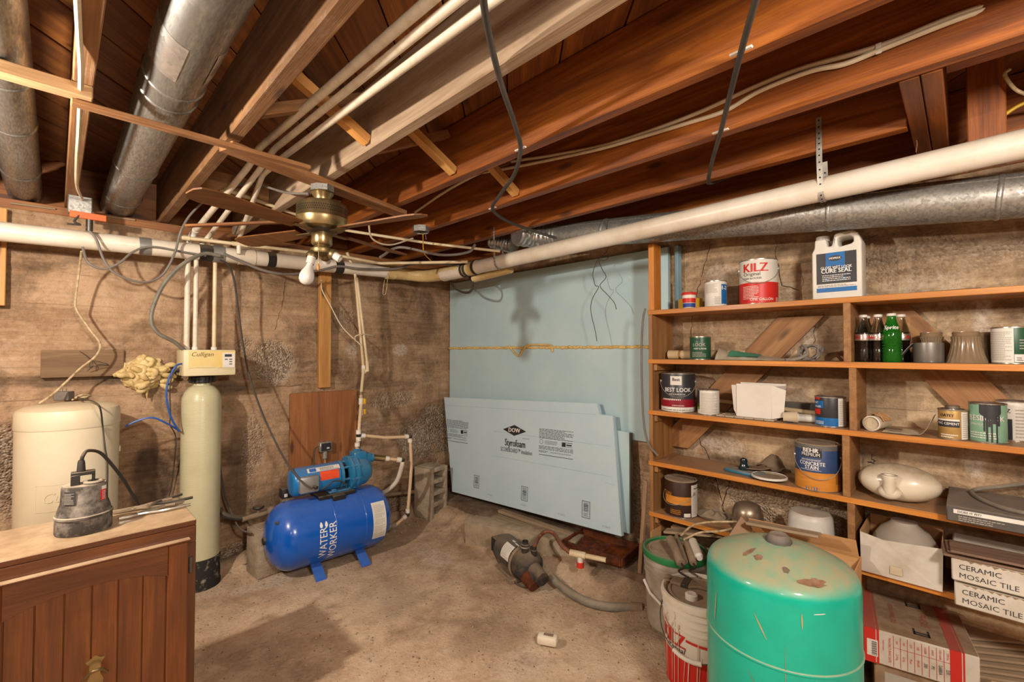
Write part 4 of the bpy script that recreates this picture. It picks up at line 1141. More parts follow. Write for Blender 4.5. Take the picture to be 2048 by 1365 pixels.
# ------------------------------------------------------------------ cabinet and what lies on it
cx1, cy0, cy1, cz = 0.352, 1.885, 2.205, 0.79
cx0 = -0.62
cb = thing('wall_cabinet', 'dusty brown wooden cabinet standing on the floor in the foreground', 'cabinet', (0, 0, 0))
def part(name, a, b, m, parent, bev=0.002):
    a, b = V(a), V(b)
    d = b - a
    ax = max(range(3), key=lambda i: d[i])
    o = MB().box((0, 0, 0), (d[ax], d[(ax + 1) % 3], d[(ax + 2) % 3])).obj(name, m, parent, smooth=False, bev=bev)
    e = [V((1, 0, 0)), V((0, 1, 0)), V((0, 0, 1))]
    mt = Matrix((e[ax], e[(ax + 1) % 3], e[(ax + 2) % 3])).transposed().to_4x4()
    mt.translation = (a + b) / 2
    o.matrix_local = mt
    return o
part('side_panel', (cx1 - 0.016, cy0 + 0.02, 0), (cx1, cy1, cz - 0.018), 'cabinet_wood', cb)
part('side_panel', (cx0, cy0 + 0.02, 0), (cx0 + 0.016, cy1, cz - 0.018), 'cabinet_wood', cb)
part('top_panel', (cx0, cy0 + 0.0, cz - 0.018), (cx1, cy1, cz), 'cabinet_wood', cb)
part('back_panel', (cx0, cy1 - 0.008, 0), (cx1, cy1 + 0.0, cz - 0.02), 'cabinet_panel_wood', cb)
part('bottom_panel', (cx0, cy0, 0.0), (cx1, cy1 - 0.01, 0.018), 'cabinet_panel_wood', cb)
part('face_rail', (cx0, cy0, cz - 0.075), (cx1, cy0 + 0.02, cz - 0.019), 'cabinet_panel_wood', cb)
part('face_stile', (cx1 - 0.042, cy0, 0.02), (cx1, cy0 + 0.02, cz - 0.075), 'cabinet_panel_wood', cb)
part('face_stile', (cx0, cy0, 0.02), (cx0 + 0.042, cy0 + 0.02, cz - 0.075), 'cabinet_panel_wood', cb)
dx1, dx0, dz1, dz0 = cx1 - 0.025, cx1 - 0.50, cz - 0.062, 0.03
fy = cy0 - 0.020
def cab_door(dx0, dx1):
    dr = part('door', (dx0 + 0.05, fy + 0.0135, dz0 + 0.05), (dx1 - 0.05, cy0 - 0.002, dz1 - 0.05), 'cabinet_wood', cb)
    for (a, b) in (((dx0, fy, dz0), (dx0 + 0.056, cy0 - 0.001, dz1)), ((dx1 - 0.056, fy, dz0), (dx1, cy0 - 0.001, dz1))):
        s = part('stile', a, b, 'cabinet_panel_wood', cb, 0.004); s.parent = dr; s.matrix_parent_inverse = dr.matrix_basis.inverted()
    # arched top rail
    n = 20
    poly = [(dx0 + 0.056, dz1), (dx1 - 0.056, dz1)]
    for i in range(n + 1):
        u = 1 - i / n
        xx = dx0 + 0.056 + (dx1 - dx0 - 0.112) * u
        poly.append((xx, dz1 - 0.062 - 0.035 * (abs(2 * u - 1) ** 2.2)))
    ra = MB().prism(poly, 0.019, Matrix.Translation((0, fy, 0))).obj('arched_rail', 'cabinet_panel_wood', dr, smooth=False)
    ra.matrix_parent_inverse = dr.matrix_basis.inverted()
    rb = part('bottom_rail', (dx0 + 0.056, fy, dz0), (dx1 - 0.056, cy0 - 0.001, dz0 + 0.06), 'cabinet_panel_wood', cb); rb.parent = dr; rb.matrix_parent_inverse = dr.matrix_basis.inverted()
    # dusty lip moulding above the door
    lp = part('edge_lip', (dx0 - 0.008, fy - 0.006, dz1), (dx1 + 0.006, cy0, dz1 + 0.008), 'cabinet_wood', cb); lp.parent = dr; lp.matrix_parent_inverse = dr.matrix_basis.inverted()
    # tongue-and-groove slats of the panel
    x = dx0 + 0.058; wv = (dx1 - dx0 - 0.116) / 6
    for i in range(6):
        s = part('panel_slat', (x + 0.0010, fy + 0.008, dz0 + 0.055), (x + wv - 0.0010, fy + 0.0135, dz1 - 0.03), 'cabinet_panel_wood', cb, 0.0015)
        s.parent = dr; s.matrix_parent_inverse = dr.matrix_basis.inverted()
        x += wv
    return dr
dr = cab_door(dx0, dx1)
cab_door(dx0 - 0.47, dx0 - 0.015)
hz = P(190, 1345, y=fy).z; hxx = P(190, 1345, y=fy).x
pt = MB()
pl2 = [(-0.016, -0.05), (0.016, -0.05), (0.02, -0.03), (0.012, -0.01), (0.014, 0.02), (0.022, 0.034), (0.014, 0.036), (0.0, 0.047), (-0.014, 0.036), (-0.022, 0.034), (-0.014, 0.02), (-0.012, -0.01), (-0.02, -0.03)]
pt.prism(pl2, 0.003, Matrix.Translation((hxx, fy + 0.0045, hz)))
ho = pt.obj('handle', 'brass', dr, smooth=False); ho.matrix_parent_inverse = dr.matrix_basis.inverted()
hb = MB().tube(smooth([(hxx - 0.026, fy - 0.004, hz - 0.01), (hxx - 0.012, fy - 0.02, hz + 0.012), (hxx, fy - 0.024, hz + 0.016), (hxx + 0.014, fy - 0.02, hz + 0.012), (hxx + 0.028, fy - 0.004, hz - 0.01)], 6), 0.0042, 10).obj('bail_pull', 'aged_brass', dr)
hb.matrix_parent_inverse = dr.matrix_basis.inverted()
# hinge at the right edge of the door
hg = MB().box((dx1 + 0.010, fy + 0.018, 0.64), (0.012, 0.008, 0.055)).obj('hinge', 'dark_steel', dr, bev=0.002); hg.matrix_parent_inverse = dr.matrix_basis.inverted()

# sump pump
sp0 = V((0.074, 2.03, cz))
sp = thing('sump_pump', 'dust-caked black submersible pump standing on the cabinet', 'pump', sp0, facing(sp0))
mm = MB()
def lobed(z, rx, ry, n=40):
    return [V((rx * math.cos(2 * PI * i / n), ry * math.sin(2 * PI * i / n), z)) for i in range(n)]
lv = [lobed(0, .070, .073), lobed(.006, .0735, .076), lobed(.056, .073, .0755), lobed(.064, .070, .0725), lobed(.076, .068, .070), lobed(.090, .063, .066), lobed(.100, .0585, .0625), lobed(.150, .056, .060), lobed(.158, .053, .057), lobed(.1581, .001, .001)]
vs = [p for l in lv for p in l]
mm.add(vs, [(j * 40 + i, j * 40 + (i + 1) % 40, (j + 1) * 40 + (i + 1) % 40, (j + 1) * 40 + i) for j in range(len(lv) - 1) for i in range(40)])
mm.obj('housing', 'dusty_black', sp)
MB().lathe([(0.0755, 0.052), (0.0775, 0.054), (0.0775, 0.060), (0.074, 0.063)], 40).obj('base_ring', 'dusty_black', sp)
hl = MB()
hl.bb((-0.020, -0.036, 0.152), (0.020, -0.012, 0.192)); hl.bb((-0.014, 0.018, 0.152), (0.014, 0.027, 0.196)); hl.bb((-0.018, -0.036, 0.188), (0.016, 0.027, 0.200))
hl.obj('handle', 'black_plastic', sp, bev=0.002)
MB().lathe([(0.026, 0.154), (0.027, 0.164), (0.023, 0.168), (0.016, 0.168), (0.016, 0.157)], 24, Matrix.Translation((0.018, 0.022, 0))).obj('outlet_port', 'dusty_black', sp)
MB().lathe([(0.011, 0.18), (0.012, 0.186), (0.010, 0.215), (0.008, 0.222)], 16, Matrix.Translation((0, -0.010, 0.016))).obj('strain_relief', 'black_rubber', sp)
lbp = lambda u, v: V(((0.058) * math.cos(-0.62 + u / 0.06) + 0.0025, 0.062 * math.sin(-0.62 + u / 0.06) - 0.002, 0.126 + v))
quads(lbp, [(-0.017, -0.024, 0.017, 0.02)]).obj('warning_label', 'print_dark', sp, solid=0.0012)
quads(lambda u, v: lbp(u, v) * 1.0 + V((0.0022 * math.cos(-0.62), 0.0022 * math.sin(-0.62), 0)), fine_print(-0.014, -0.02, 0.014, 0.017, 9, 0.4, 3)).obj('fine_print', 'print_faded', sp, smooth=False)
lbq = lambda u, v: V((0.058 * math.cos(0.85 + u / 0.06) + 0.0015, 0.062 * math.sin(0.85 + u / 0.06) + 0.002, 0.126 + v))
quads(lbq, [(-0.009, -0.024, 0.009, 0.012)]).obj('red_label', 'print_red', sp, solid=0.0012)
quads(lambda u, v: lbq(u, v) + V((0.0012, 0.002, 0)), [(-0.009, 0.012, 0.009, 0.024)] + fine_print(-0.007, -0.02, 0.007, 0.01, 6, 0.35, 5)).obj('label_print', 'sticker_white', sp, smooth=False)
sm0 = sp.matrix_basis if False else Matrix.Translation(sp0) @ Matrix.Rotation(facing(sp0), 4, 'Z')
sp.scale = (0.92, 0.92, 0.95)
sw = sm0 @ V((0.0, -0.0092, 0.222))
cable('power_cable', [sw, sw + V((0.004, 0, 0.018)), P(176, 902, y=2.05), P(200, 906, y=2.08), P(222, 928, y=2.1), P(248, 962, y=2.14), P(275, 1008, y=2.19), P(282, 1020, y=2.24), P(285, 1060, y=2.27)], 0.0052, 'black_rubber', 'black rubber cord arching from the submersible pump over the cabinet')

# pliers
def pliers(px, py, rz, label, m1, m2, opn=0.06, L=0.2):
    p = P(px, py, z=cz + 0.006)
    t = thing('pliers', label, 'pliers', (p.x, p.y, cz + 0.001), rz)
    for s in (-1, 1):
        hp = smooth([(0.0, 0.004 * s, 0.007), (-0.03, 0.011 * s, 0.007), (-0.07, 0.016 * s + opn * 0.1 * s, 0.007), (-L * 0.62, 0.012 * s + opn * 0.2 * s, 0.007)], 5)
        MB().tube(hp, [0.0055] * len(hp), 8).obj('handle', m2, t)
        MB().prism([(0.0, -0.010 * s), (0.0, 0.009 * s), (0.03, 0.008 * s), (0.052, 0.004 * s), (0.052, 0.0004 * s), (0.01, -0.001 * s)], 0.009, Matrix.Translation((0, 0, 0.0025)) @ Matrix(((1, 0, 0, 0), (0, 0, 1, 0), (0, 1, 0, 0), (0, 0, 0, 1)))).obj('jaw', m1, t, bev=0.001)
    MB().lathe([(0.001, 0.014), (0.006, 0.0135), (0.0065, 0.002)], 12).obj('pivot', m1, t)
    return t
pliers(262, 1020, R(178), 'rusty pliers with bare handles beside the submersible pump', 'dusty_brown', 'dusty_brown', 0.16)
pliers(275, 1030, R(188), 'locking pliers with chromed handle lying nearest the cabinet front', 'tin', 'tin', 0.10, 0.24)
pliers(300, 1012, R(196), 'pliers with dark grips lying across the other pliers', 'dusty_brown', 'black_rubber', 0.14, 0.2)

# ------------------------------------------------------------------ blue pressure tank with jet pump
tc = V((1.275, 2.93, 0.0))
wt = thing('pressure_tank', 'horizontal bright blue pressure tank on the floor under a jet pump', 'water tank', tc, R(-3))
TR, TZ, TL = 0.202, 0.245, 0.385
RXm = Matrix.Translation((0, 0, TZ)) @ Matrix.Rotation(R(90), 4, 'Y')
prof = [(0.001, -TL)]
for i in range(1, 9):
    a = PI / 2 * i / 8
    prof.append((TR * math.sin(a) ** 0.9, -TL + 0.13 * (1 - math.cos(a))))
body = prof + [(r, -z) for r, z in prof[::-1]]
tb = MB().lathe(body, 64, RXm).obj('tank_shell', 'tank_blue', wt)
for sx_ in (-0.03, 0.16):
    MB().lathe([(TR, sx_ - 0.006), (TR + 0.002, sx_ - 0.003), (TR + 0.002, sx_ + 0.003), (TR, sx_ + 0.006)], 64, RXm).obj('weld_seam', 'tank_blue', tb)
S = lambda x, f, off=0.0012: V((x, -(TR + off) * math.cos(f), TZ + (TR + off) * math.sin(f)))
vert = lambda x0, f0: (lambda u, v: S(x0 - v, f0 + u / TR))
text(wt, 'WATER', 0.062, 'print_white', vert(-0.112, -0.15), bold=0.004, sx=0.92)
text(wt, 'WORKER', 0.062, 'print_white', vert(-0.055, -0.17), bold=0.004, sx=0.92)
dp = MB()
for k in range(2):
    f0 = 0.40 + 0.0 * k; x0 = -0.125 + 0.03 * k
    ring = [S(x0 + 0.011 * math.sin(a) * (1 - 0.5 * (math.cos(a) + 1) / 2), f0 + (0.017 * math.cos(a)) / TR, 0.0024) for a in [2 * PI * q / 20 for q in range(20)]]
    dp.add(ring, [tuple(range(20))])
dp.obj('water_drops', 'print_white', wt, smooth=False)
lab = quads(lambda u, v: S(0.245 + u, v / TR), [(-0.045, -0.10, 0.045, 0.14)]); lab.obj('data_label', 'sticker_white', wt, smooth=False)
quads(lambda u, v: S(0.245 + u, v / TR, 0.002), [r for k, rr in enumerate(((0.075, 0.125), (0.04, 0.07), (0.0, 0.035), (-0.045, -0.005), (-0.09, -0.05))) for r in fine_print(-0.036, rr[0], 0.036, rr[1], 5, 0.35, k)]).obj('fine_print', 'print_faded', wt, smooth=False)
for x in (-0.125, 0.155):
    fm = MB()
    for s in (-1, 1):
        fm.add([V((x - 0.03, s * 0.09, 0.07)), V((x + 0.03, s * 0.09, 0.07)), V((x + 0.03, s * 0.19, 0.012)), V((x - 0.03, s * 0.19, 0.012)), V((x + 0.03, s * 0.20, 0.0)), V((x - 0.03, s * 0.20, 0.0))], [(0, 1, 2, 3), (3, 2, 4, 5)])
    fm.add([V((x - 0.03, -0.09, 0.07)), V((x + 0.03, -0.09, 0.07)), V((x + 0.03, 0.09, 0.07)), V((x - 0.03, 0.09, 0.07))], [(0, 1, 2, 3)])
    fm.obj('foot_bracket', 'tank_blue', wt, solid=0.006, smooth=False)
MB().lathe([(0.001, -TL - 0.012), (0.022, -TL - 0.01), (0.024, -TL + 0.012)], 20, RXm).obj('air_valve_cap', 'black_plastic', wt)
MB().lathe([(0.001, 0), (0.011, 0.0), (0.011, 0.018), (0.001, 0.02)], 12, Matrix.Translation((-0.335, -0.09, 0.36)) @ Matrix.Rotation(R(50), 4, 'X') @ Matrix.Rotation(R(-40), 4, 'Y')).obj('plug', 'black_rubber', wt)
MB().tube([(TL - 0.02, 0.0, 0.12), (TL + 0.075, 0.0, 0.12)], 0.021, 16).obj('outlet_pipe', 'grey_hose', wt)
# saddle
sd = MB(); sd.bb((-0.10, -0.075, TZ + TR - 0.012), (0.135, 0.10, TZ + TR + 0.012)); sd.bb((-0.02, -0.1, TZ + TR - 0.03), (0.06, -0.07, TZ + TR + 0.006))
sd.obj('pump_saddle', 'black_plastic', wt, bev=0.004)

jp = thing('jet_pump', 'blue jet pump with orange sticker mounted on the blue tank', 'pump', tc + V((0, 0, TZ + TR + 0.012)), R(-3))
mz = 0.10
RM = Matrix.Translation((0, 0, mz)) @ Matrix.Rotation(R(90), 4, 'Y')
mo = MB().lathe([(0.001, -0.25), (0.05, -0.25), (0.072, -0.246), (0.083, -0.235), (0.085, -0.22), (0.085, 0.035), (0.08, 0.04), (0.001, 0.04)], 44, RM).obj('motor', 'motor_blue', jp)
MB().lathe([(0.06, 0.036), (0.088, 0.04), (0.09, 0.058), (0.06, 0.066)], 40, RM).obj('end_bell', 'pump_blue', jp)
for q in range(6):
    a = 2 * PI * q / 6 + 0.3
    MB().tube([(0.04, 0.074 * math.cos(a), mz + 0.074 * math.sin(a)), (0.115, 0.074 * math.cos(a), mz + 0.074 * math.sin(a))], 0.008, 8).obj('bracket_rib', 'pump_blue', jp)
MB().lathe([(0.05, 0.095), (0.098, 0.098), (0.112, 0.105), (0.112, 0.118), (0.104, 0.124), (0.104, 0.135), (0.113, 0.14), (0.113, 0.152), (0.10, 0.16), (0.092, 0.215), (0.062, 0.255), (0.04, 0.265), (0.001, 0.268)], 44, RM).obj('volute_casing', 'pump_blue', jp)
for q in range(8):
    a = 2 * PI * q / 8 + 0.2
    MB().tube([(0.097, 0.104 * math.cos(a), mz + 0.104 * math.sin(a)), (0.162, 0.104 * math.cos(a), mz + 0.104 * math.sin(a))], 0.009, 6).obj('casing_bolt', 'pump_blue', jp)
vb = MB(); vb.bb((0.135, -0.045, mz + 0.05), (0.225, 0.045, mz + 0.135))
vb.obj('discharge_block', 'pump_blue', jp, bev=0.012)
MB().lathe([(0.026, 0.0), (0.026, 0.02), (0.019, 0.022)], 6, Matrix.Translation((0.175, 0, mz + 0.13))).obj('discharge_port', 'pump_blue', jp, smooth=False)
MB().tube([(0.255, 0.0, mz + 0.075), (0.285, 0.0, mz + 0.075)], 0.03, 18).obj('suction_port', 'pump_blue', jp)
vbb = MB(); vbb.bb((0.19, -0.035, mz + 0.035), (0.262, 0.035, mz + 0.115)); vbb.obj('suction_block', 'pump_blue', jp, bev=0.012)
bs = MB(); bs.bb((-0.03, -0.06, 0.0), (0.125, 0.06, 0.012)); bs.bb((0.09, -0.02, 0.0), (0.12, 0.02, 0.03)); bs.bb((-0.01, -0.05, 0.0), (0.02, 0.05, 0.022))
bs.obj('motor_foot', 'pump_blue', jp, bev=0.003)
SM = lambda x, f, off=0.001: V((x, -(0.085 + off) * math.cos(f), mz + (0.085 + off) * math.sin(f)))
quads(lambda u, v: SM(-0.095 + u, v), [(0, 0.02, 0.118, 0.68)]).obj('orange_sticker', 'sticker_orange', mo, smooth=False)
quads(lambda u, v: SM(-0.095 + u, v, 0.0018), fine_print(0.01, 0.08, 0.10, 0.5, 5, 0.25, 9)).obj('sticker_print', 'print_red', mo, smooth=False)
quads(lambda u, v: SM(-0.165 + u, v), [(0, 0.72, 0.20, 1.12)]).obj('name_sticker', 'sticker_white', mo, smooth=False)
quads(lambda u, v: SM(-0.165 + u, v, 0.0018), [(0.012, 0.76, 0.052, 1.06)]).obj('blue_logo', 'tank_blue', mo, smooth=False)
quads(lambda u, v: SM(-0.165 + u, v, 0.0018), fine_print(0.075, 0.76, 0.19, 1.06, 4, 0.4, 11)).obj('fine_print', 'print_dark', mo, smooth=False)
cbx = MB().box((-0.165, -0.083, mz - 0.005), (0.115, 0.045, 0.10)).obj('wiring_box', 'alu_grey', mo, bev=0.012)
MB().tube([(-0.14, -0.105, mz - 0.02), (-0.13, -0.125, mz - 0.025)], 0.011, 12).obj('cord_grip', 'black_rubber', cbx)
jm = Matrix.Translation(jp.location) @ Matrix.Rotation(R(-3), 4, 'Z')
pc = jm @ V((-0.13, -0.125, mz - 0.025))
MB().tube(smooth([(-0.10, -0.10, mz - 0.05), (-0.06, -0.11, mz - 0.03), (-0.02, -0.10, mz - 0.01), (0.03, -0.1, mz - 0.02), (0.06, -0.1, mz - 0.05)], 6), 0.004, 8).obj('motor_lead', 'black_rubber', jp)

# pressure switch and manifold behind the left end of the tank
sw_ = thing('pressure_switch', 'small black capped pressure switch behind the left end of the motor', 'switch', P(575, 985, y=3.1))
MB().box((0, 0, 0), (0.085, 0.06, 0.06)).obj('cover', 'black_plastic', sw_, bev=0.005)
MB().box((0, 0, -0.05), (0.07, 0.05, 0.045)).obj('bracket', 'dusty_brown', sw_, bev=0.003)
MB().tube([(0, 0, -0.07), (0, 0, -0.17)], 0.012, 12).obj('nipple', 'aged_brass', sw_)
MB().box((-0.02, -0.031, -0.01), (0.02, 0.002, 0.02)).obj('tag', 'sticker_white', sw_, smooth=False)
vl = thing('shutoff_valve', 'old black-handled valve on the pipe left of the blue tank', 'valve', P(517, 1032, y=3.13))
MB().tube([(-0.09, 0, 0), (0.12, 0, 0.012)], 0.016, 14).obj('valve_body', 'dusty_brown', vl)
MB().tube([(0, 0, 0.0), (0, 0, 0.045)], 0.011, 12).obj('stem', 'dusty_brown', vl)
MB().lathe([(0.001, 0.045), (0.03, 0.045), (0.033, 0.052), (0.03, 0.06), (0.001, 0.062)], 16).obj('hand_wheel', 'black_plastic', vl)
MB().ball((0.075, 0, 0.01), 0.03).obj('union_nut', 'dusty_brown', vl)
cable('black_pipe', [P(440, 1020, y=3.2), P(452, 1032, y=3.16), P(480, 1037, y=3.14), P(505, 1034, y=3.13)], 0.016, 'black_rubber', 'black poly pipe running from the softener to the old valve', 'pipe')
cable('power_cable', [P(438, 915, y=3.28), P(448, 985, y=3.25), P(465, 1030, y=3.2), P(480, 1058, y=3.12), P(504, 1068, y=3.05)], 0.0055, 'black_cable', 'black cord drooping behind the softener tank to the floor')
cb2 = thing('concrete_block', 'pale concrete footing block half hidden at the tank left end', 'block', (P(530, 1105, y=3.08).x, 3.1, 0.0), R(5))
MB().box((0, 0, 0.14), (0.14, 0.17, 0.28)).obj('block_body', 'block_concrete', cb2, bev=0.008)
MB().box((0, 0, 0.284), (0.10, 0.12, 0.01)).obj('mortar_cap', 'curb_concrete', cb2, bev=0.003)

# plastic water lines of the pump
mzw = TZ + TR + 0.012
dpt = jm @ V((0.175, 0, mz + 0.15))
tee = P(717, 872, y=2.96)
wl_ = thing('water_line', 'cream water line rising from the pump past two yellow valve handles', 'pipe')
up1 = P(722, 812, y=3.02); up2 = P(722, 790, y=3.08)
MB().tube(smooth([dpt, P(713, 900, y=2.95), tee, P(719, 845, y=2.98), up1, up2], 6), 0.0115, 14).obj('pipe', 'pex', wl_)
def ring(parent, a, b, r, m, name):
    MB().tube([a, b], r, 16).obj(name, m, parent)
zu = V((0, 0, 1))
for q, m_ in ((0.018, 'fitting_white'), (-0.03, 'fitting_white')):
    ring(wl_, tee + zu * (q + 0.022), tee + zu * (q - 0.006), 0.017, m_, 'crimp_ring')
ring(wl_, tee + zu * 0.02, tee - zu * 0.025, 0.014, 'black_plastic', 'tee_fitting')
ring(wl_, dpt + zu * 0.015, dpt + zu * 0.04, 0.017, 'fitting_white', 'crimp_ring')
for py in (803, 824):
    p = P(722, py, y=3.03)
    ring(wl_, p + zu * 0.022, p - zu * 0.022, 0.0155, 'fitting_white', 'valve_body')
    MB().box(p + V((0.018, -0.018, 0)), (0.016, 0.010, 0.038)).obj('valve_handle', 'yellow_plastic', wl_, bev=0.002)
ring(wl_, up2 + zu * 0.02, up2 - zu * 0.02, 0.015, 'brass', 'brass_adapter')
w2 = thing('water_line', 'cream plastic loop running from the tee across and down to the tank', 'pipe')
e1 = P(820, 874, y=2.90); e2 = P(815, 1030, y=2.90)
tankout = Matrix.Translation(tc) @ Matrix.Rotation(R(-3), 4, 'Z') @ V((TL + 0.07, 0.0, 0.12))
MB().tube([tee + V((0.02, 0, 0.0)), P(770, 876, y=2.93), e1], 0.0115, 14).obj('pipe', 'pex', w2)
MB().tube(smooth([e1, P(822, 940, y=2.88), e2], 6), 0.0115, 14).obj('pipe', 'pex', w2)
MB().tube([e2, tankout], 0.0115, 14).obj('pipe', 'pex', w2)
for p, m_ in ((e1, 'black_plastic'), (e2, 'black_plastic')):
    MB().ball(p, 0.0165).obj('elbow', m_, w2)
ring(w2, e1 - zu * 0.015, e1 - zu * 0.04, 0.0165, 'fitting_white', 'crimp_ring')
ring(w2, e2 + zu * 0.015, e2 + zu * 0.04, 0.0165, 'fitting_white', 'crimp_ring')
d_ = (e1 - tee).normalized()
ring(w2, e1 - d_ * 0.015, e1 - d_ * 0.04, 0.0165, 'fitting_white', 'crimp_ring')
ring(w2, tee + d_ * 0.018, tee + d_ * 0.045, 0.0165, 'fitting_white', 'crimp_ring')
d_ = (tankout - e2).normalized()
ring(w2, e2 + d_ * 0.015, e2 + d_ * 0.04, 0.0165, 'fitting_white', 'crimp_ring')
w3 = thing('suction_line', 'pale suction line with brass fitting curving down from the pump', 'pipe')
s0 = jm @ V((0.28, 0, mz + 0.075)); s1 = P(805, 921, y=2.85)
MB().tube([s0, s1], 0.012, 14).obj('pipe', 'pex', w3)
dd = (s1 - s0).normalized()
ring(w3, s0, s0 + dd * 0.09, 0.021, 'brass', 'check_valve')
ring(w3, s0 + dd * 0.09, s0 + dd * 0.12, 0.017, 'fitting_white', 'crimp_ring')
ring(w3, s1 - dd * 0.04, s1 - dd * 0.01, 0.0185, 'fitting_white', 'crimp_ring')
MB().ball(s1, 0.018).obj('elbow', 'black_plastic', w3)
MB().tube(smooth([s1, P(803, 935, y=2.86), P(792, 965, y=2.92), P(768, 985, y=3.0), P(750, 986, y=3.06)], 6), 0.0155, 14).obj('curved_pipe', 'white_pvc', w3)
ring(w3, P(752, 986, y=3.06), P(728, 985, y=3.1), 0.019, 'fitting_white', 'valve_body')
MB().box(P(746, 972, y=3.05), (0.06, 0.014, 0.008)).obj('valve_handle', 'yellow_plastic', w3, bev=0.002)
gp = MB().tube([P(760, 992, y=3.2), P(840, 983, y=3.2)], 0.014, 12).obj('wall_pipe', 'dusty_brown')
tag(gp, 'dusty pipe lying level along the wall behind the suction line', 'pipe')

# outlet on the plywood
ol = thing('outlet_box', 'steel outlet box with black receptacle on the plywood panel', 'electrical outlet', P(648, 893, y=3.31))
MB().box((0, -0.015, 0), (0.085, 0.045, 0.07)).obj('box_body', 'steel', ol, bev=0.004)
MB().box((0, -0.039, 0), (0.07, 0.005, 0.055)).obj('receptacle', 'can_black', ol, bev=0.002)
MB().box((0.012, -0.043, -0.008), (0.018, 0.004, 0.01)).obj('plug', 'sticker_white', ol, smooth=False)
MB().tube([(0, -0.015, -0.035), (0, -0.015, -0.085)], 0.017, 14).obj('conduit_connector', 'steel', ol)
ow = V(ol.location)
cable('cable', [ow + V((0, -0.015, -0.08)), P(651, 930, y=3.29), P(656, 945, y=3.2)], 0.004, 'dirty_cable', 'tan wire leaving the bottom of the outlet box')
cable('power_cable', [P(636, 893, y=3.29), P(630, 900, y=3.28), P(627, 930, y=3.22), P(625, 945, y=3.15)], 0.0045, 'black_cable', 'short black cord dropping behind the motor from the outlet box')

# ------------------------------------------------------------------ corner: hollow block
hb0 = P(872, 1037, z=0.035)
hbk = thing('cinder_block', 'hollow concrete block standing on end by the leaning insulation board', 'block', (hb0.x + 0.02, hb0.y + 0.10, 0.03), R(-78))
LX, LY, LZ = 0.19, 0.19, 0.40
g_ = MB()
g_.bb((-LX / 2, -LY / 2, 0), (LX / 2, -LY / 2 + 0.032, LZ)); g_.bb((-LX / 2, LY / 2 - 0.032, 0), (LX / 2, LY / 2, LZ))
for z in (0.0, 0.092, 0.184, 0.276, 0.368):
    g_.bb((-LX / 2, -LY / 2 + 0.03, z), (LX / 2, LY / 2 - 0.03, z + 0.036))
g_.v = [tuple(V((p[0] + (0.006 * noise.noise(V(p) * 9)), p[1], p[2]))) for p in g_.v]
blk = g_.obj('block_body', 'block_concrete', hbk, bev=0.006)

# ------------------------------------------------------------------ insulation boards
FB = XR - 0.035
def slab(name, y0, y1, z0, z1, th, m, xface):
    return MB().bb((xface, y0, z0), (xface + th, y1, z1)).obj(name, m, smooth=False, bev=0.003)
u = slab('insulation_board', 1.235, 3.335, 1.398, 1.985, 0.03, 'foam_board', FB - 0.005)
tag(u, 'upper pale blue foam board fixed to the wall under the drain pipe', 'insulation board')
u = slab('insulation_board', 1.235, 3.335, 0.815, 1.39, 0.03, 'foam_board', FB - 0.005)
tag(u, 'lower pale blue foam board fixed to the wall below the foam seam', 'insulation board')
tag(slab('insulation_strip', 1.165, 1.185, 1.60, 1.98, 0.05, 'foam_strip_blue', 2.52), 'narrow blue foam strip upright on the top shelf beside the post', 'insulation strip')
# foam bead in the seam
bd = MB(); rg = random.Random(9)
y = 3.33
while y > 1.36:
    r = rg.uniform(0.008, 0.013)
    bd.ball((FB - 0.008, y, 1.394 + rg.uniform(-0.003, 0.003)), r, 10, (0.8, 1.3, 0.9))
    y -= r * rg.uniform(0.9, 1.3)
bo = tag(bd.obj('foam_bead', 'spray_foam'), 'yellow bead of spray foam along the seam between wall boards', 'spray foam', kind='stuff')
cable('foam_drip', [P(1018, 692, x=FB - 0.012), P(1028, 705, x=FB - 0.014), P(1038, 712, x=FB - 0.014), P(1046, 700, x=FB - 0.014), P(1056, 691, x=FB - 0.014), P(1085, 690, x=FB - 0.014), P(1102, 692, x=FB - 0.014), P(1105, 704, x=FB - 0.014)], 0.0075, 'spray_foam', 'curled drip of yellow foam hanging from the board seam', 'spray foam')

# second leaning board (behind)
BLb, BRb = V((2.455, 2.9, 0.22)), V((2.47, 1.455, 0.26))
mb2 = basis(BRb - BLb, V((0.05, 0, 1)), BLb)
lb2 = thing('insulation_board', 'pale foam board leaning on the wall behind the printed board', 'insulation board', mw=mb2)
Lb = (BRb - BLb).length
MB().prism([(0, 0), (Lb, 0), (Lb + 0.0, 0.61), (0, 0.64)], 0.025).obj('panel', 'foam_board', lb2, smooth=False, bev=0.002)
MB().box((Lb + 0.004, 0.0125, 0.305), (0.010, 0.026, 0.60)).obj('dark_edge', 'dark_sheet', lb2, smooth=False)
# printed board (front)
BL, BR_ = V((2.36, 3.215, 0.15)), V((2.402, 1.525, 0.215))
mbm = basis(BR_ - BL, V((0.07, 0, 0.80)), BL)
db = thing('insulation_board', 'printed pale blue foam board with a notched corner leaning on the wall', 'insulation board', mw=mbm)
inv = mbm.inverted()
nrm = mbm.to_3x3() @ V((0, -1, 0))
def bu(px, py):
    q = inv @ P(px, py, o=BL, n=nrm)
    return q.x, q.z
corners = [bu(904, 984), bu(1243, 1074), bu(1226, 832), bu(1199, 829), bu(1194, 807), bu(888, 795)]
TH = 0.030
MB().prism(corners, TH).obj('panel', 'foam_board_glossy', db, smooth=False, bev=0.0015)
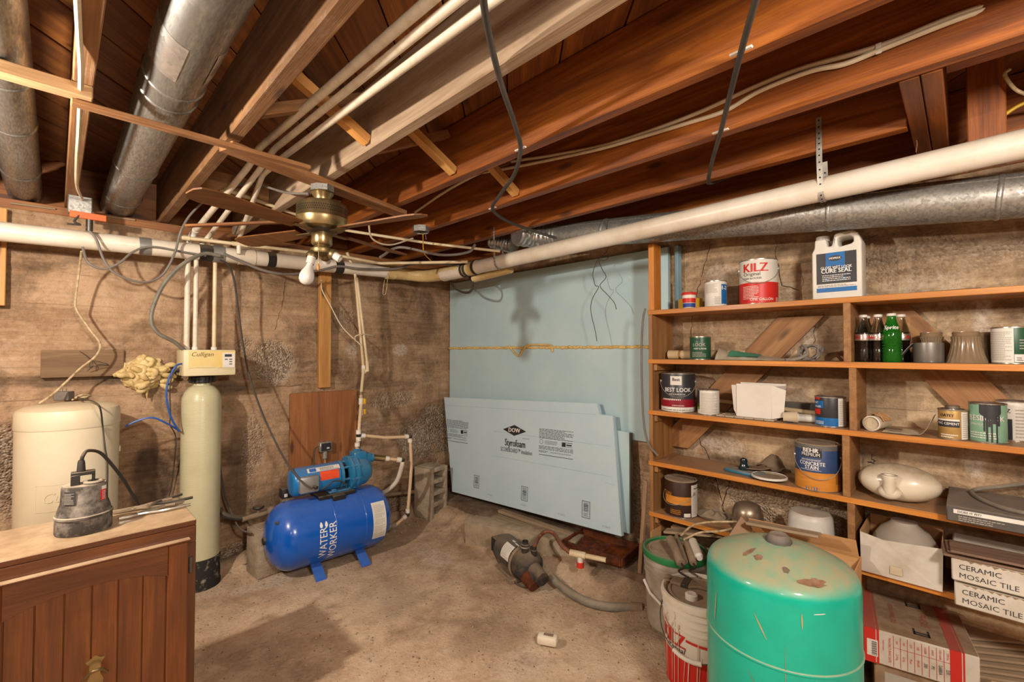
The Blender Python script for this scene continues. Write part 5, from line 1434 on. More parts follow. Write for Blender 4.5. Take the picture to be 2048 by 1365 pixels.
# raw cut edge with crumbs
ed = MB()
def edge_strip(a, b, n=24):
    a, b = V((a[0], 0, a[1])), V((b[0], 0, b[1]))
    d = (b - a).normalized(); nn = V((d.z, 0, -d.x))
    ed.surf(lambda s, t: a.lerp(b, s) + V((0, -0.001 + (TH + 0.002) * t, 0)) + nn * (-(0.002 + 0.002 * noise.noise(V((s * 30, t * 3, a.x * 9))))), n, 3)
edge_strip(corners[1], corners[2]); edge_strip(corners[2], corners[3]); edge_strip(corners[3], corners[4]); edge_strip(corners[4], corners[5])
ed.obj('raw_edge', 'foam_edge', db)
fl = lambda px, py: (lambda c: flat((c[0], -0.0004, c[1]), (1, 0, 0), (0, 0, 1), 0.0008))(bu(px, py))
# score lines
for (a, b) in (((888, 811), (1192, 830)), ((985, 863), (1222, 894)), ((985, 912), (1224, 955)), ((1210, 966), (1230, 972))):
    A, B = bu(*a), bu(*b)
    ln = MB(); ln.add([V((A[0], -0.0006, A[1])), V((B[0], -0.0006, B[1])), V((B[0], -0.0006, B[1] + 0.0022)), V((A[0], -0.0006, A[1] + 0.0022))], [(0, 1, 2, 3)])
    ln.obj('score_line', 'foam_strip_blue', db, smooth=False)
dm = [bu(1006, 861), bu(1029, 872), bu(1053, 863), bu(1028, 850)]
cxm = sum(p[0] for p in dm) / 4; cym = sum(p[1] for p in dm) / 4
hw = (dm[2][0] - dm[0][0]) / 2; hh = (dm[3][1] - dm[1][1]) / 2
MB().add([V((cxm - hw, -0.0008, cym)), V((cxm, -0.0008, cym - hh)), V((cxm + hw, -0.0008, cym)), V((cxm, -0.0008, cym + hh))], [(0, 1, 2, 3)]).obj('diamond_logo', 'print_black', db, smooth=False)
text(db, 'DOW', 0.044, 'print_white', flat((cxm, -0.001, cym), (1, 0, 0), (0, 0, 1), 0.0012), bold=0.02, sx=1.05)
c_ = bu(1030, 888)
text(db, 'Styrofoam', 0.074, 'print_black', flat((c_[0], 0, c_[1]), (1, 0, 0), (0, 0, 1), 0.001), bold=0.018, sx=0.68)
c_ = bu(1040, 877)
text(db, 'BRAND', 0.013, 'print_dark', flat((c_[0] + 0.06, 0, c_[1]), (1, 0, 0), (0, 0, 1), 0.001), spacing=1.8)
c_ = bu(1032, 903)
text(db, 'SCOREBOARD\u2122 Insulation', 0.044, 'print_black', flat((c_[0], 0, c_[1]), (1, 0, 0), (0, 0, 1), 0.001), bold=0.006, sx=0.62)
def legend(px0, py0, px1, py1, seed):
    a = bu(px0, py0); b = bu(px1, py1)
    u0, u1 = min(a[0], b[0]), max(a[0], b[0]); v0, v1 = min(a[1], b[1]), max(a[1], b[1])
    H = v1 - v0; W = u1 - u0
    pl_ = lambda u, v: V((u, -0.0008, v))
    rc = fine_print(u0, v1 - H * 0.38, u1, v1, 8, 0.42, seed)
    rc += fine_print(u0 + W * 0.18, v1 - H * 0.58, u0 + W * 0.55, v1 - H * 0.43, 4, 0.35, seed + 1)
    rc += fine_print(u0, v1 - H * 0.78, u1, v1 - H * 0.63, 3, 0.4, seed + 2)
    rc += fine_print(u0, v0 + H * 0.10, u0 + W * 0.3, v1 - H * 0.82, 2, 0.5, seed + 3)
    for i in range(12):
        uu = u0 + W * (0.36 + 0.05 * i)
        rc += [(uu, v0 + H * 0.10, uu + W * 0.006, v0 + H * 0.17)]
    rc += [(u0 + W * 0.34, v0 + H * 0.13, u1 - W * 0.04, v0 + H * 0.138), (u0, v0, u1, v0 + H * 0.02)]
    quads(pl_, rc).obj('fine_print', 'print_dark', db, smooth=False)
    bx = (u0 + W * 0.68, v1 - H * 0.60, u0 + W * 0.98, v1 - H * 0.44)
    quads(pl_, [(bx[0], bx[1], bx[0] + W * 0.11, bx[3]), (bx[0] + W * 0.12, bx[3] - H * 0.02, bx[2], bx[3]), (bx[0] + W * 0.13, bx[1] + H * 0.05, bx[2] - W * 0.02, bx[1] + H * 0.10), (bx[0] + W * .12, bx[1], bx[2], bx[1] + H * .012)]).obj('approval_mark', 'print_black', db, smooth=False)
    ring_ = MB(); cc = V((u0 + W * 0.07, -0.0008, v1 - H * 0.505)); r1, r2 = W * 0.055, W * 0.047
    ring_.lathe([(r1, 0), (r2, 0)], 24, Matrix.Translation(cc) @ Matrix.Rotation(R(90), 4, 'X'))
    ring_.obj('round_mark', 'print_dark', db, smooth=False)
legend(1079, 856, 1146, 920, 20)
legend(894, 838, 935, 888, 40)
def barcode(px, py, w, h, seed):
    c = bu(px, py)
    rg = random.Random(seed)
    rc = []
    fw_ = 0.0035
    rc += [(-w / 2, -h / 2, -w / 2 + fw_, h / 2), (w / 2 - fw_, -h / 2, w / 2, h / 2), (-w / 2, -h / 2, w / 2, -h / 2 + fw_), (-w / 2, h / 2 - fw_, w / 2, h / 2)]
    z = h / 2 - 0.012
    while z > -h / 2 + 0.04:
        t = rg.choice((0.0018, 0.003, 0.0045)); rc.append((-w / 2 + 0.012, z - t, w / 2 - 0.012, z)); z -= t + rg.choice((0.002, 0.0035))
    rc += fine_print(-w / 2 + 0.012, -h / 2 + 0.012, w / 2 - 0.012, -h / 2 + 0.035, 3, 0.4, seed)
    quads(lambda u, v: V((c[0] + u, -0.0008, c[1] + v)), rc).obj('barcode', 'print_black', db, smooth=False)
barcode(953, 964, 0.062, 0.098, 1); barcode(1049, 988, 0.062, 0.100, 2); barcode(1172, 1020, 0.062, 0.105, 3)
for (px, py) in ((981, 991), (1047, 1011), (1123, 1030), (1213, 1055)):
    c = bu(px, py)
    text(db, 'V 15615', 0.017, 'print_grey', flat((c[0], 0, c[1]), (1, 0, 0), (0, 0, 1), 0.001))

# ------------------------------------------------------------------ floor junk by the boards
c0, c1_ = P(929, 1083, z=0.02), P(1150, 1136, z=0.03)
dcv = (c1_ - c0).normalized()
cside = V((-dcv.y, dcv.x, 0)); cside = cside if cside.x > 0 else -cside
cu_ = MB()
Lc = (c1_ - c0).length
cur = thing('concrete_curb', 'long low concrete curb block on the floor behind the old pump', 'curb', mw=basis(V((dcv.x, dcv.y, 0.02)), (0, 0, 1), c0 + cside * 0.0))
cu_.surf(lambda s, t: (lambda q: V((Lc * s + 0.01 * noise.noise(V((s * 5, t * 9, 1))), q[0] + 0.006 * noise.noise(V((s * 14, t * 11, 2))), q[1] + 0.006 * noise.noise(V((s * 12, t * 8, 4))))))(
    [(0.0, -0.02), (0.0, 0.07), (0.005, 0.125), (0.02, 0.135), (0.09, 0.138), (0.16, 0.135), (0.165, -0.02)][int(round(t * 6))]), 60, 6)
for e in (0, 1):
    cu_.add([V((Lc * e, q[0], q[1])) for q in ((0, -0.02), (0.0, 0.07), (0.005, 0.125), (0.02, 0.135), (0.09, 0.138), (0.16, 0.135), (0.165, -0.02))], [tuple(range(7))])
cu_.obj('curb_body', 'curb_concrete', cur)
MB().box((Lc * 0.5, 0.03, 0.139), (Lc * 0.9, 0.004, 0.002)).obj('paint_line', 'tile_mosaic', cur, smooth=False)
p0, p1 = P(990, 1034, z=0.15), P(1140, 1085, z=0.16)
tag(beam('wood_plank', p0, p1, 0.085, 0.022, 'grey_plank_wood'), 'dusty wooden plank lying on the curb nearest the old pump', 'plank')
p0, p1 = P(1000, 1022, z=0.16), P(1152, 1074, z=0.165)
tag(beam('wood_plank', p0, p1, 0.05, 0.022, 'grey_plank_wood'), 'narrow dusty plank lying on the curb nearest the leaning boards', 'plank')
p0, p1 = P(930, 995, z=0.10), P(985, 1026, z=0.12)
tag(MB().tube([p0, p1], 0.018, 10).obj('wood_pole', 'dusty_brown'), 'short dusty pole on the dirt in front of the printed board', 'pole')
p0, p1 = P(1090, 1036, z=0.15), P(1240, 1085, z=0.16)

# rusty sump tray
tc_ = P(1205, 1100, z=0.14)
ry = math.atan2(-0.9, 0.18)
st = thing('rusty_tray', 'rusty open tray full of grime under the leaning boards', 'tray', (tc_.x - 0.02, tc_.y, 0.142), R(-84))
tm = MB()
tm.bb((-0.20, -0.12, 0.0), (0.20, 0.12, 0.012))
tm.obj('tray_floor', 'rust_pit', st, bev=0.002)
for (a, b) in (((-0.20, -0.13, 0), (0.20, -0.115, 0.05)), ((-0.20, 0.115, 0), (0.20, 0.13, 0.05)), ((-0.205, -0.13, 0), (-0.19, 0.13, 0.05)), ((0.19, -0.13, 0), (0.205, 0.13, 0.05))):
    MB().bb(a, b).obj('tray_wall', 'rust', st, bev=0.003)
gm = MB().surf(lambda u, v: V((-0.16 + 0.2 * u, -0.08 + 0.16 * v, 0.016 + 0.03 * max(0, noise.noise(V((u * 4, v * 4, 5)))) )), 20, 16)
gm.obj('sludge', 'rust', st)

# stick leaning on the shelf side
tag(beam('stick', P(1280, 1147, x=2.26), P(1292, 962, x=2.285), 0.022, 0.022, 'weathered_board', up=(0, 1, 0)), 'slim wooden stick leaning upright against the shelf end', 'stick')

# old pump
m0, m1 = P(1012, 1085, z=0.115), P(1088, 1146, z=0.10)
m0 += V((-0.04, 0.0, 0)); m1 += V((-0.04, 0, 0))
op = thing('old_pump', 'grimy old grey jet pump lying on the floor with rusted casing', 'pump', mw=basis(m1 - m0, (0, 0, 1), m0))
OL = (m1 - m0).length
RZ_ = Matrix.Rotation(R(90), 4, 'Y')
r_ = 0.082
MB().lathe([(0.001, 0.03), (0.07, 0.03), (r_, 0.04), (r_, OL * 0.56), (0.001, OL * 0.57)], 36, RZ_).obj('motor', 'old_motor', op)
MB().box((-0.01, -0.005, 0.0), (0.07, 0.10, 0.09)).obj('switch_box', 'old_black', op, bev=0.006)
SO = lambda x, f, off=0.0012: V((x, -(r_ + off) * math.cos(f), (r_ + off) * math.sin(f)))
quads(lambda u, v: SO(OL * 0.30 + u, v), [(0, 0.0, 0.095, 1.15)]).obj('name_plate', 'sticker_white', op, smooth=False)
quads(lambda u, v: SO(OL * 0.30 + u, v, 0.002), fine_print(0.008, 0.1, 0.085, 1.0, 9, 0.3, 2)).obj('fine_print', 'print_faded', op, smooth=False)
quads(lambda u, v: SO(OL * 0.20 + u, v, 0.0012), [(0.06, 1.45, 0.09, 1.6), (0.10, 1.40, 0.16, 1.5)]).obj('small_stickers', 'sticker_white', op, smooth=False)
sl = MB()
for q in range(10):
    sl.surf(lambda u, v, q=q: SO(OL * 0.505 + 0.035 * u, -0.2 + q * 0.20 + 0.10 * v, 0.001), 2, 2)
sl.obj('vent_slots', 'crack_dark', op, smooth=False)
MB().lathe([(0.05, OL * 0.565), (0.094, OL * 0.57), (0.10, OL * 0.585), (0.10, OL * 0.605), (0.092, OL * 0.615)], 36, RZ_).obj('motor_flange', 'dusty_brown', op)
MB().lathe([(0.092, OL * 0.61), (0.096, OL * 0.66), (0.09, OL * 0.78), (0.065, OL * 0.86), (0.04, OL * 0.90), (0.001, OL * 0.9)], 32, RZ_).obj('casing', 'old_black', op)
nz = MB().tube([(OL * 0.80, 0, 0), (OL * 1.08, 0.0, -0.01)], [0.055, 0.038], 20).obj('ejector_body', 'old_black', op)
MB().tube([(OL * 0.84, -0.03, -0.03), (OL * 1.0, -0.03, -0.06)], [0.05, 0.035], 16).obj('rusted_outlet', 'rust', op)
MB().lathe([(0.022, 0.07), (0.022, 0.11), (0.027, 0.112), (0.027, 0.13), (0.018, 0.134), (0.018, 0.15)], 16, Matrix.Translation((OL * 0.72, -0.02, 0))).obj('top_port', 'old_black', op)
MB().tube([(OL * 0.72 - 0.0, -0.02, 0.115), (OL * 0.72, -0.02, 0.122)], 0.029, 16).obj('hose_clamp', 'steel', op)
MB().lathe([(0.018, 0.07), (0.018, 0.10), (0.014, 0.104), (0.014, 0.125)], 14, Matrix.Translation((OL * 0.80, 0.02, 0))).obj('side_port', 'old_black', op)
bp = MB(); bp.bb((0.05, -0.07, -0.105), (OL * 0.6, 0.07, -0.09)); bp.bb((OL * 0.55, -0.1, -0.105), (OL * 0.65, 0.1, -0.08))
bp.obj('base_plate', 'dusty_brown', op, bev=0.003)
cable('power_cable', [P(985, 1100, z=0.05), P(1000, 1130, z=0.012), P(1020, 1155, z=0.012), P(1040, 1172, z=0.012), P(1062, 1176, z=0.012)], 0.005, 'black_cable', 'black cord curving on the floor beside the old pump')
hs = thing('pump_hose', 'grey flexible hose running from the old pump across the floor', 'hose')
hp = smooth([P(1103, 1155, z=0.06), P(1120, 1172, z=0.045), P(1150, 1193, z=0.03), P(1185, 1208, z=0.026), P(1220, 1215, z=0.026), P(1250, 1216, z=0.026), P(1284, 1217, z=0.03)], 8)
MB().tube(hp, 0.0225, 16).obj('hose', 'grey_hose', hs)
MB().tube([hp[-6], hp[-1]], 0.0265, 16).obj('hose_end', 'dusty_brown', hs)
opw = mbm if False else basis(m1 - m0, (0, 0, 1), m0)
cp = opw @ V((OL * 0.80, 0.02, 0.12))
ch_ = thing('corrugated_tube', 'reddish corrugated copper tube arching from the old pump', 'tube')
sm = smooth([cp, P(1078, 1075, z=0.22), P(1092, 1064, z=0.26), P(1108, 1068, z=0.25), P(1122, 1090, z=0.235), P(1140, 1106, z=0.215)], 10)
MB().tube(sm, [0.0125 if i % 2 else 0.0105 for i in range(len(sm))], 14).obj('tube', 'copper_tube', ch_)
ep = P(1140, 1106, z=0.215)
tp_ = thing('plastic_tee', 'cream plastic pipe stub with red cap beyond the old pump', 'pipe fitting')
e2_ = P(1212, 1121, z=0.21)
dd = (e2_ - ep).normalized()
MB().tube([ep + dd * 0.02, e2_], 0.0135, 16).obj('pipe', 'cpvc', tp_)
MB().tube([e2_ + dd * 0.0002, e2_ + dd * 0.0008], 0.0098, 16).obj('pipe_bore', 'rust', tp_)
MB().tube([ep + dd * 0.0, ep + dd * 0.09], 0.019, 16).obj('tee_body', 'cpvc', tp_)
MB().tube([ep + dd * 0.06, ep + dd * 0.06 - V((0, 0, 0.05))], 0.016, 14).obj('branch', 'fitting_white', tp_)
MB().tube([ep + dd * 0.06 - V((0, 0, 0.04)), ep + dd * 0.06 - V((0, 0, 0.07))], 0.021, 14).obj('red_cap', 'red_plastic', tp_)
cable('electrical_cable', [P(1183, 1199, z=0.015), P(1205, 1180, z=0.02), P(1240, 1163, z=0.035), P(1285, 1143, z=0.06), P(1310, 1130, z=0.10)], 0.006, 'dirty_cable', 'cream cord lying on the floor toward the grey bucket')
cable('electrical_cable', [P(1235, 1186, z=0.015), P(1262, 1168, z=0.03), P(1292, 1152, z=0.05)], 0.005, 'dirty_cable', 'short second cream cord near the grey bucket on the floor')
sb = thing('soap_bar', 'small white block lying alone on the open floor', 'block', P(1095, 1288, z=0.012), R(-62))
bm_ = MB().box((0, 0, 0.02), (0.095, 0.048, 0.042)).obj('block_body', 'soap_white', sb, bev=0.012)
MB().box((0.005, 0.0, 0.0415), (0.045, 0.02, 0.002)).obj('stain', 'dusty_brown', sb, bev=0.0008)

# ------------------------------------------------------------------ shelves
SF, SB = 2.30, XR - 0.022          # shelf front and back planes
SZ = [1.592, 1.324, 1.045, 0.770, 0.495]
YL, YM, YE = 1.235, 0.345, -0.62
sh = thing('shelf_unit', 'long orange-brown wooden shelf unit along the concrete wall', 'shelving', (0, 0, 0))
for i, z in enumerate(SZ):
    part('shelf', (SF, YE, z - 0.024), (SB, YL + 0.004, z), 'shelf_wood', sh)
part('shelf', (SF, YM, 0.14), (SB, YL, 0.164), 'shelf_wood', sh)
part('end_panel', (SF + 0.004, YL - 0.02, 0.03), (SB, YL - 0.0, SZ[0] - 0.024), 'shelf_panel_wood', sh)
part('end_panel', (SF + 0.004, YE, 0.03), (SB, YE + 0.02, SZ[0] - 0.024), 'shelf_panel_wood', sh)
for z in SZ[1:] :
    part('cleat', (SF + 0.02, YL - 0.040, z - 0.062), (SB - 0.02, YL - 0.021, z - 0.025), 'shelf_panel_wood', sh)
offs = [0.0, -0.016, 0.010, -0.004, -0.012]
tops = [SZ[0], SZ[1], SZ[2], SZ[3], SZ[4]]
for k in range(4):
    y = YM + offs[k]
    part('divider', (SF + 0.002, y - 0.013, tops[k + 1]), (SB, y + 0.013, tops[k] - 0.024), 'shelf_panel_wood', sh)
part('divider', (SF + 0.002, YM - 0.02, 0.165), (SB, YM + 0.006, SZ[4] - 0.024), 'shelf_panel_wood', sh)
# upright post above the top shelf
part('post', (SF + 0.0, YL - 0.035, SZ[0]), (SF + 0.085, YL - 0.003, 1.958), 'shelf_wood', sh)
# diagonal braces against the wall
XB = SB - 0.010
def brace(a, b, hw):
    pa_, pb_ = P(a[0], a[1], x=XB), P(b[0], b[1], x=XB)
    bm_ = basis(pb_ - pa_, (0, 0, 1), (pa_ + pb_) / 2)
    iv = bm_.inverted()
    q = [iv @ (p + V((0, s * hw, 0))) for p, s in ((pa_, -1), (pa_, 1), (pb_, 1), (pb_, -1))]
    o = MB().prism([(p.x, p.z) for p in q], 0.018, Matrix.Translation((0, -0.009, 0))).obj('brace', 'brace_wood', sh, smooth=False, bev=0.001)
    o.matrix_world = bm_
brace((1601, 634), (1345, 892), 0.098)
brace((1753, 607), (2070, 915), 0.095)

def can(name, label, cat, loc, r, h, body='tin', patches=(), texts=(), bail=None, lid='tin', group=None, lidm=None, prints=()):
    t = thing(name, label, cat, loc, 0, group)
    f = facing(loc)
    MB().lathe([(0.001, 0), (r * 0.97, 0), (r, 0.003), (r, h - 0.004), (r * 0.99, h - 0.002)], 40).obj('body', body, t)
    MB().lathe([(r, 0.0), (r + 0.0016, 0.0005), (r + 0.0016, 0.004), (r, 0.005)], 40).obj('bottom_rim', 'tin', t)
    MB().lathe([(r, h - 0.005), (r + 0.002, h - 0.004), (r + 0.002, h), (r - 0.003, h + 0.001), (r - 0.006, h - 0.004), (r - 0.012, h - 0.005), (r - 0.014, h - 0.001), (r - 0.018, h - 0.001), (r - 0.020, h - 0.004), (0.001, h - 0.004)], 40).obj('lid', lid, t)
    for a0, a1, z0, z1, m in patches:
        n = max(2, int(abs(a1 - a0) / 6))
        rr = r + 0.0007
        MB().surf(lambda u, v: V((rr * math.cos(f + R(a0 + (a1 - a0) * u)), rr * math.sin(f + R(a0 + (a1 - a0) * u)), h * (z0 + (z1 - z0) * v))), n, 1).obj('label', m, t)
    for a, z, s, m, body_, *rest in texts:
        sx_ = rest[0] if rest else 1.0
        bd_ = rest[1] if len(rest) > 1 else 0.0
        text(t, body_, s, m, around(r, f + R(a), h * z, 0.0014), bold=bd_, sx=sx_)
    for a0, a1, z0, z1, rows, m, sd in prints:
        quads(around(r, f, 0, 0.0013), fine_print(R(a0) * r, h * z0, R(a1) * r, h * z1, rows, 0.4, sd)).obj('fine_print', m, t, smooth=False)
    if bail:
        zt, drop, off = bail
        pts = []
        for i in range(25):
            q = -84 + 168 * i / 24
            k = math.cos(R(q * 90 / 84))
            rr = r + 0.004 + 0.006 * k
            pts.append(V((rr * math.cos(f + R(q + off)), rr * math.sin(f + R(q + off)), h * zt - drop * k)))
        bo_ = MB().tube(pts, 0.0016, 6).obj('bail_handle', 'steel', t)
        for q in (-84, 84):
            a = f + R(q + off)
            d = V((math.cos(a), math.sin(a), 0))
            c = V((0, 0, h * zt))
            MB().tube([c + d * (r - 0.001), c + d * (r + 0.005)], 0.009, 12).obj('bail_ear', 'steel', bo_)
    return t

W_ = 'print_white'
# --- top shelf
def S1(l, r_, top, xc=2.40, z=SZ[0]): return fit(l, r_, top, z, xc=xc)
loc, r, h = S1(1364, 1394, 586, 2.37)
t = thing('spackle_tub', 'small red-lidded spackle tub on the top shelf', 'tub', loc)
f = facing(loc)
MB().lathe([(0.001, 0), (r * 0.82, 0), (r * 0.95, h - 0.008), (r * 0.95, h - 0.008)], 32).obj('body', 'can_white', t)
MB().lathe([(r * 0.95, h - 0.014), (r + 0.002, h - 0.013), (r + 0.002, h - 0.004), (r * 0.97, h), (0.001, h)], 32).obj('lid', 'can_red', t)
tp2 = lambda off: (lambda u, v: V(((r * (0.82 + 0.13 * v / h) + off) * math.cos(f + u), (r * (0.82 + 0.13 * v / h) + off) * math.sin(f + u), v)))
MB().surf(lambda u, v: tp2(0.001)(-1.3 + 2.6 * u, h * (0.08 + 0.25 * v)), 16, 2).obj('label', 'tub_blue', t)
MB().surf(lambda u, v: tp2(0.001)(-1.3 + 2.6 * u, h * (0.36 + 0.28 * v)), 16, 2).obj('label', 'can_red', t)
loc, r2, h2 = S1(1357, 1406, 599, 2.47)
t = thing('tape_roll', 'yellow tape roll standing behind the spackle tub', 'tape', loc)
MB().lathe([(r2 * 0.55, 0), (r2, 0), (r2, h2), (r2 * 0.55, h2), (r2 * 0.55, 0)], 32).obj('tape', 'tape_yellow', t)
MB().lathe([(r2 * 0.5, 0), (r2 * 0.55, 0), (r2 * 0.55, h2), (r2 * 0.5, h2), (r2 * 0.5, 0)], 24).obj('core', 'paper_tube', t)
loc, r, h = S1(1410, 1455, 564, 2.41)
can('paint_can', 'white quart can with a blue label edge on the top shelf', 'paint can', loc, r, h, 'can_white', [(30, 75, 0.12, 0.86, 'can_blue')], [(46, 0.72, 0.028, W_, '1-2', 0.9, 0.02)], prints=[(-60, 10, 0.55, 0.9, 9, 'print_faded', 3), (-5, 24, 0.12, 0.42, 5, 'print_faded', 4)])
loc, r, h = S1(1480, 1558, 523, 2.42)
can('paint_can', 'red and white primer gallon splashed with paint on the top shelf', 'paint can', loc, r, h, 'can_white', [(-95, 95, 0.02, 0.48, 'can_red')],
    [(-10, 0.80, 0.058, 'print_red', 'KILZ', 0.95, 0.025), (-20, 0.665, 0.024, 'print_black', 'Original', 1.0, 0.0), (-20, 0.57, 0.013, 'print_dark', 'STAIN BLOCKER', 0.9, 0.0), (10, 0.10, 0.018, W_, 'ONE GALLON', 0.9, 0.0)],
    bail=(0.80, 0.075, 0), prints=[(-50, 0, 0.12, 0.42, 9, 'can_white', 5), (58, 80, 0.05, 0.15, 5, 'print_white', 6)])
# drips of old paint
jl = P(1677, 590, z=SZ[0]).y
# white jug
pj0, pj1 = P(1627, 590, x=2.40).y, P(1727, 590, x=2.40).y
jw = pj0 - pj1
jz = P(1677, 466, x=2.40).z - SZ[0]
jug = thing('chemical_jug', 'white plastic handled jug with black and blue label on the top shelf', 'jug', (2.43, (pj0 + pj1) / 2, SZ[0]), R(-90))
# local x to the right as seen (world -y), local -y toward the room
JW = jw / 2
JP = [(-JW, 0.0), (JW, 0.0), (JW, jz * 0.82), (JW - 0.012, jz * 0.955), (JW - 0.03, jz), (JW - 0.075, jz), (JW - 0.095, jz * 0.97), (-JW + 0.075, jz * 0.80), (-JW + 0.058, jz * 0.80), (-JW + 0.054, jz * 0.92), (-JW + 0.012, jz * 0.92), (-JW + 0.010, jz * 0.80), (-JW, jz * 0.72)]
HO = [(JW - 0.028, jz * 0.83), (JW - 0.028, jz * 0.90), (JW - 0.04, jz * 0.925), (JW - 0.068, jz * 0.925), (JW - 0.085, jz * 0.905), (-JW + 0.098, jz * 0.80), (-JW + 0.10, jz * 0.775), (JW - 0.036, jz * 0.805)]
def with_hole(outer, hole, y0, th, name, m, parent, bev):
    bm = bmesh.new()
    ov = [bm.verts.new((p[0], y0, p[1])) for p in outer]; hv = [bm.verts.new((p[0], y0, p[1])) for p in hole]
    es = [bm.edges.new((ov[i], ov[(i + 1) % len(ov)])) for i in range(len(ov))] + [bm.edges.new((hv[i], hv[(i + 1) % len(hv)])) for i in range(len(hv))]
    bmesh.ops.triangle_fill(bm, edges=es, use_beauty=True)
    # drop faces inside the hole
    from mathutils.geometry import intersect_point_tri_2d
    def inside(p, poly):
        c = False; j = len(poly) - 1
        for i in range(len(poly)):
            if (poly[i][1] > p[1]) != (poly[j][1] > p[1]) and p[0] < (poly[j][0] - poly[i][0]) * (p[1] - poly[i][1]) / (poly[j][1] - poly[i][1]) + poly[i][0]: c = not c
            j = i
        return c
    bad = [f_ for f_ in bm.faces if inside((f_.calc_center_median().x, f_.calc_center_median().z), hole) or not inside((f_.calc_center_median().x, f_.calc_center_median().z), outer)]
    bmesh.ops.delete(bm, geom=bad, context='FACES')
    ext = bmesh.ops.extrude_face_region(bm, geom=bm.faces[:])
    bmesh.ops.translate(bm, verts=[v for v in ext['geom'] if isinstance(v, bmesh.types.BMVert)], vec=(0, th, 0))
    bmesh.ops.recalc_face_normals(bm, faces=bm.faces)
    if bev:
        es = [e for e in bm.edges if len(e.link_faces) == 2 and abs(e.calc_face_angle(0)) > 0.9]
        bmesh.ops.bevel(bm, geom=es, offset=bev, segments=3, affect='EDGES', profile=0.5, clamp_overlap=True)
    me = bpy.data.meshes.new(name); bm.to_mesh(me); bm.free()
    me.materials.append(M[m])
    me.polygons.foreach_set('use_smooth', [True] * len(me.polygons)); me.set_sharp_from_angle(angle=R(40))
    o = bpy.data.objects.new(name, me); C.objects.link(o); o.parent = parent
    return o
with_hole(JP, HO, -0.055, 0.11, 'body', 'jug_white', jug, 0.010)
MB().lathe([(0.024, jz * 0.91), (0.026, jz * 0.915), (0.026, jz * 0.985), (0.023, jz * 0.995), (0.001, jz * 0.995)], 28, Matrix.Translation((-JW + 0.033, 0, 0))).obj('cap', 'white_plastic', jug)
ly = -0.0565
L0, L1, B0, B1 = -JW + 0.018, JW - 0.018, jz * 0.115, jz * 0.70
MB().bb((L0, ly, B0), (L1, ly + 0.003, B1)).obj('label', 'can_white', jug, smooth=False)
MB().bb((L0, ly - 0.0008, B0 + (B1 - B0) * 0.21), (L1, ly, B1)).obj('label', 'can_black', jug, smooth=False)
MB().bb((L0 + (L1 - L0) * 0.24, ly - 0.0014, B0 + (B1 - B0) * 0.28), (L0 + (L1 - L0) * 0.72, ly, B1)).obj('label', 'can_blue', jug, smooth=False)
MB().bb((L0, ly - 0.0008, B0), (L1, ly, B0 + (B1 - B0) * 0.11)).obj('label', 'can_blue', jug, smooth=False)
MB().lathe([(0.001, 0.0), (0.036, 0.0), (0.036, 0.0004), (0.001, 0.0004)], 32, Matrix.Translation((-0.004, ly - 0.0016, B0 + (B1 - B0) * 0.46)) @ Matrix.Rotation(R(90), 4, 'X')).obj('label', 'can_black', jug, smooth=False)
jt = lambda x, z: flat((x, ly - 0.0022, z), (1, 0, 0), (0, 0, 1), 0.0004)
zz = lambda k: B0 + (B1 - B0) * k
MB().lathe([(0.001, 0), (0.024, 0), (0.024, 0.0004), (0.001, 0.0004)], 28, Matrix.Translation((-0.004, ly - 0.0016, zz(0.85))) @ Matrix.Diagonal((1, 1, 0.5, 1)) @ Matrix.Rotation(R(90), 4, 'X')).obj('logo', 'can_black', jug, smooth=False)
text(jug, 'HOMAX', 0.0125, W_, jt(-0.004, zz(0.85)), bold=0.02, sx=0.9)
text(jug, 'GLOSS WET LOOK', 0.0165, W_, jt(0.0, zz(0.615)), bold=0.012, sx=0.8)
text(jug, 'CURE SEAL', 0.026, W_, jt(0.0, zz(0.53)), bold=0.015, sx=0.85)
quads(lambda u, v: V((u, ly - 0.0022, v)), fine_print(-0.05, zz(0.28), 0.05, zz(0.46), 4, 0.35, 8)).obj('fine_print', W_, jug, smooth=False)
quads(lambda u, v: V((u, ly - 0.001, v)), fine_print(L0 + 0.004, zz(0.135), L1 - 0.004, zz(0.195), 2, 0.35, 9)).obj('fine_print', 'print_dark', jug, smooth=False)
# dark flat tray on the top shelf
py0, py1 = P(1735, 585, x=2.42).y, P(1960, 570, x=2.5).y
ds = thing('dark_tray', 'dark flat metal sheet lying on the top shelf beyond the jug', 'sheet metal', (2.46, (py0 + py1) / 2, SZ[0]))
Dl = py0 - py1
MB().prism([(-0.08, -Dl / 2), (0.08, -Dl / 2 + 0.02), (0.09, Dl / 2 - 0.03), (-0.05, Dl / 2)], 0.004, Matrix(((1, 0, 0, 0), (0, 0, 1, 0), (0, 1, 0, 0.002), (0, 0, 0, 1)))).obj('sheet', 'dark_sheet', ds, smooth=False)
MB().tube([(-0.08, -Dl / 2, 0.006), (-0.05, Dl / 2, 0.006)], 0.0035, 8).obj('rolled_edge', 'dark_sheet', ds)

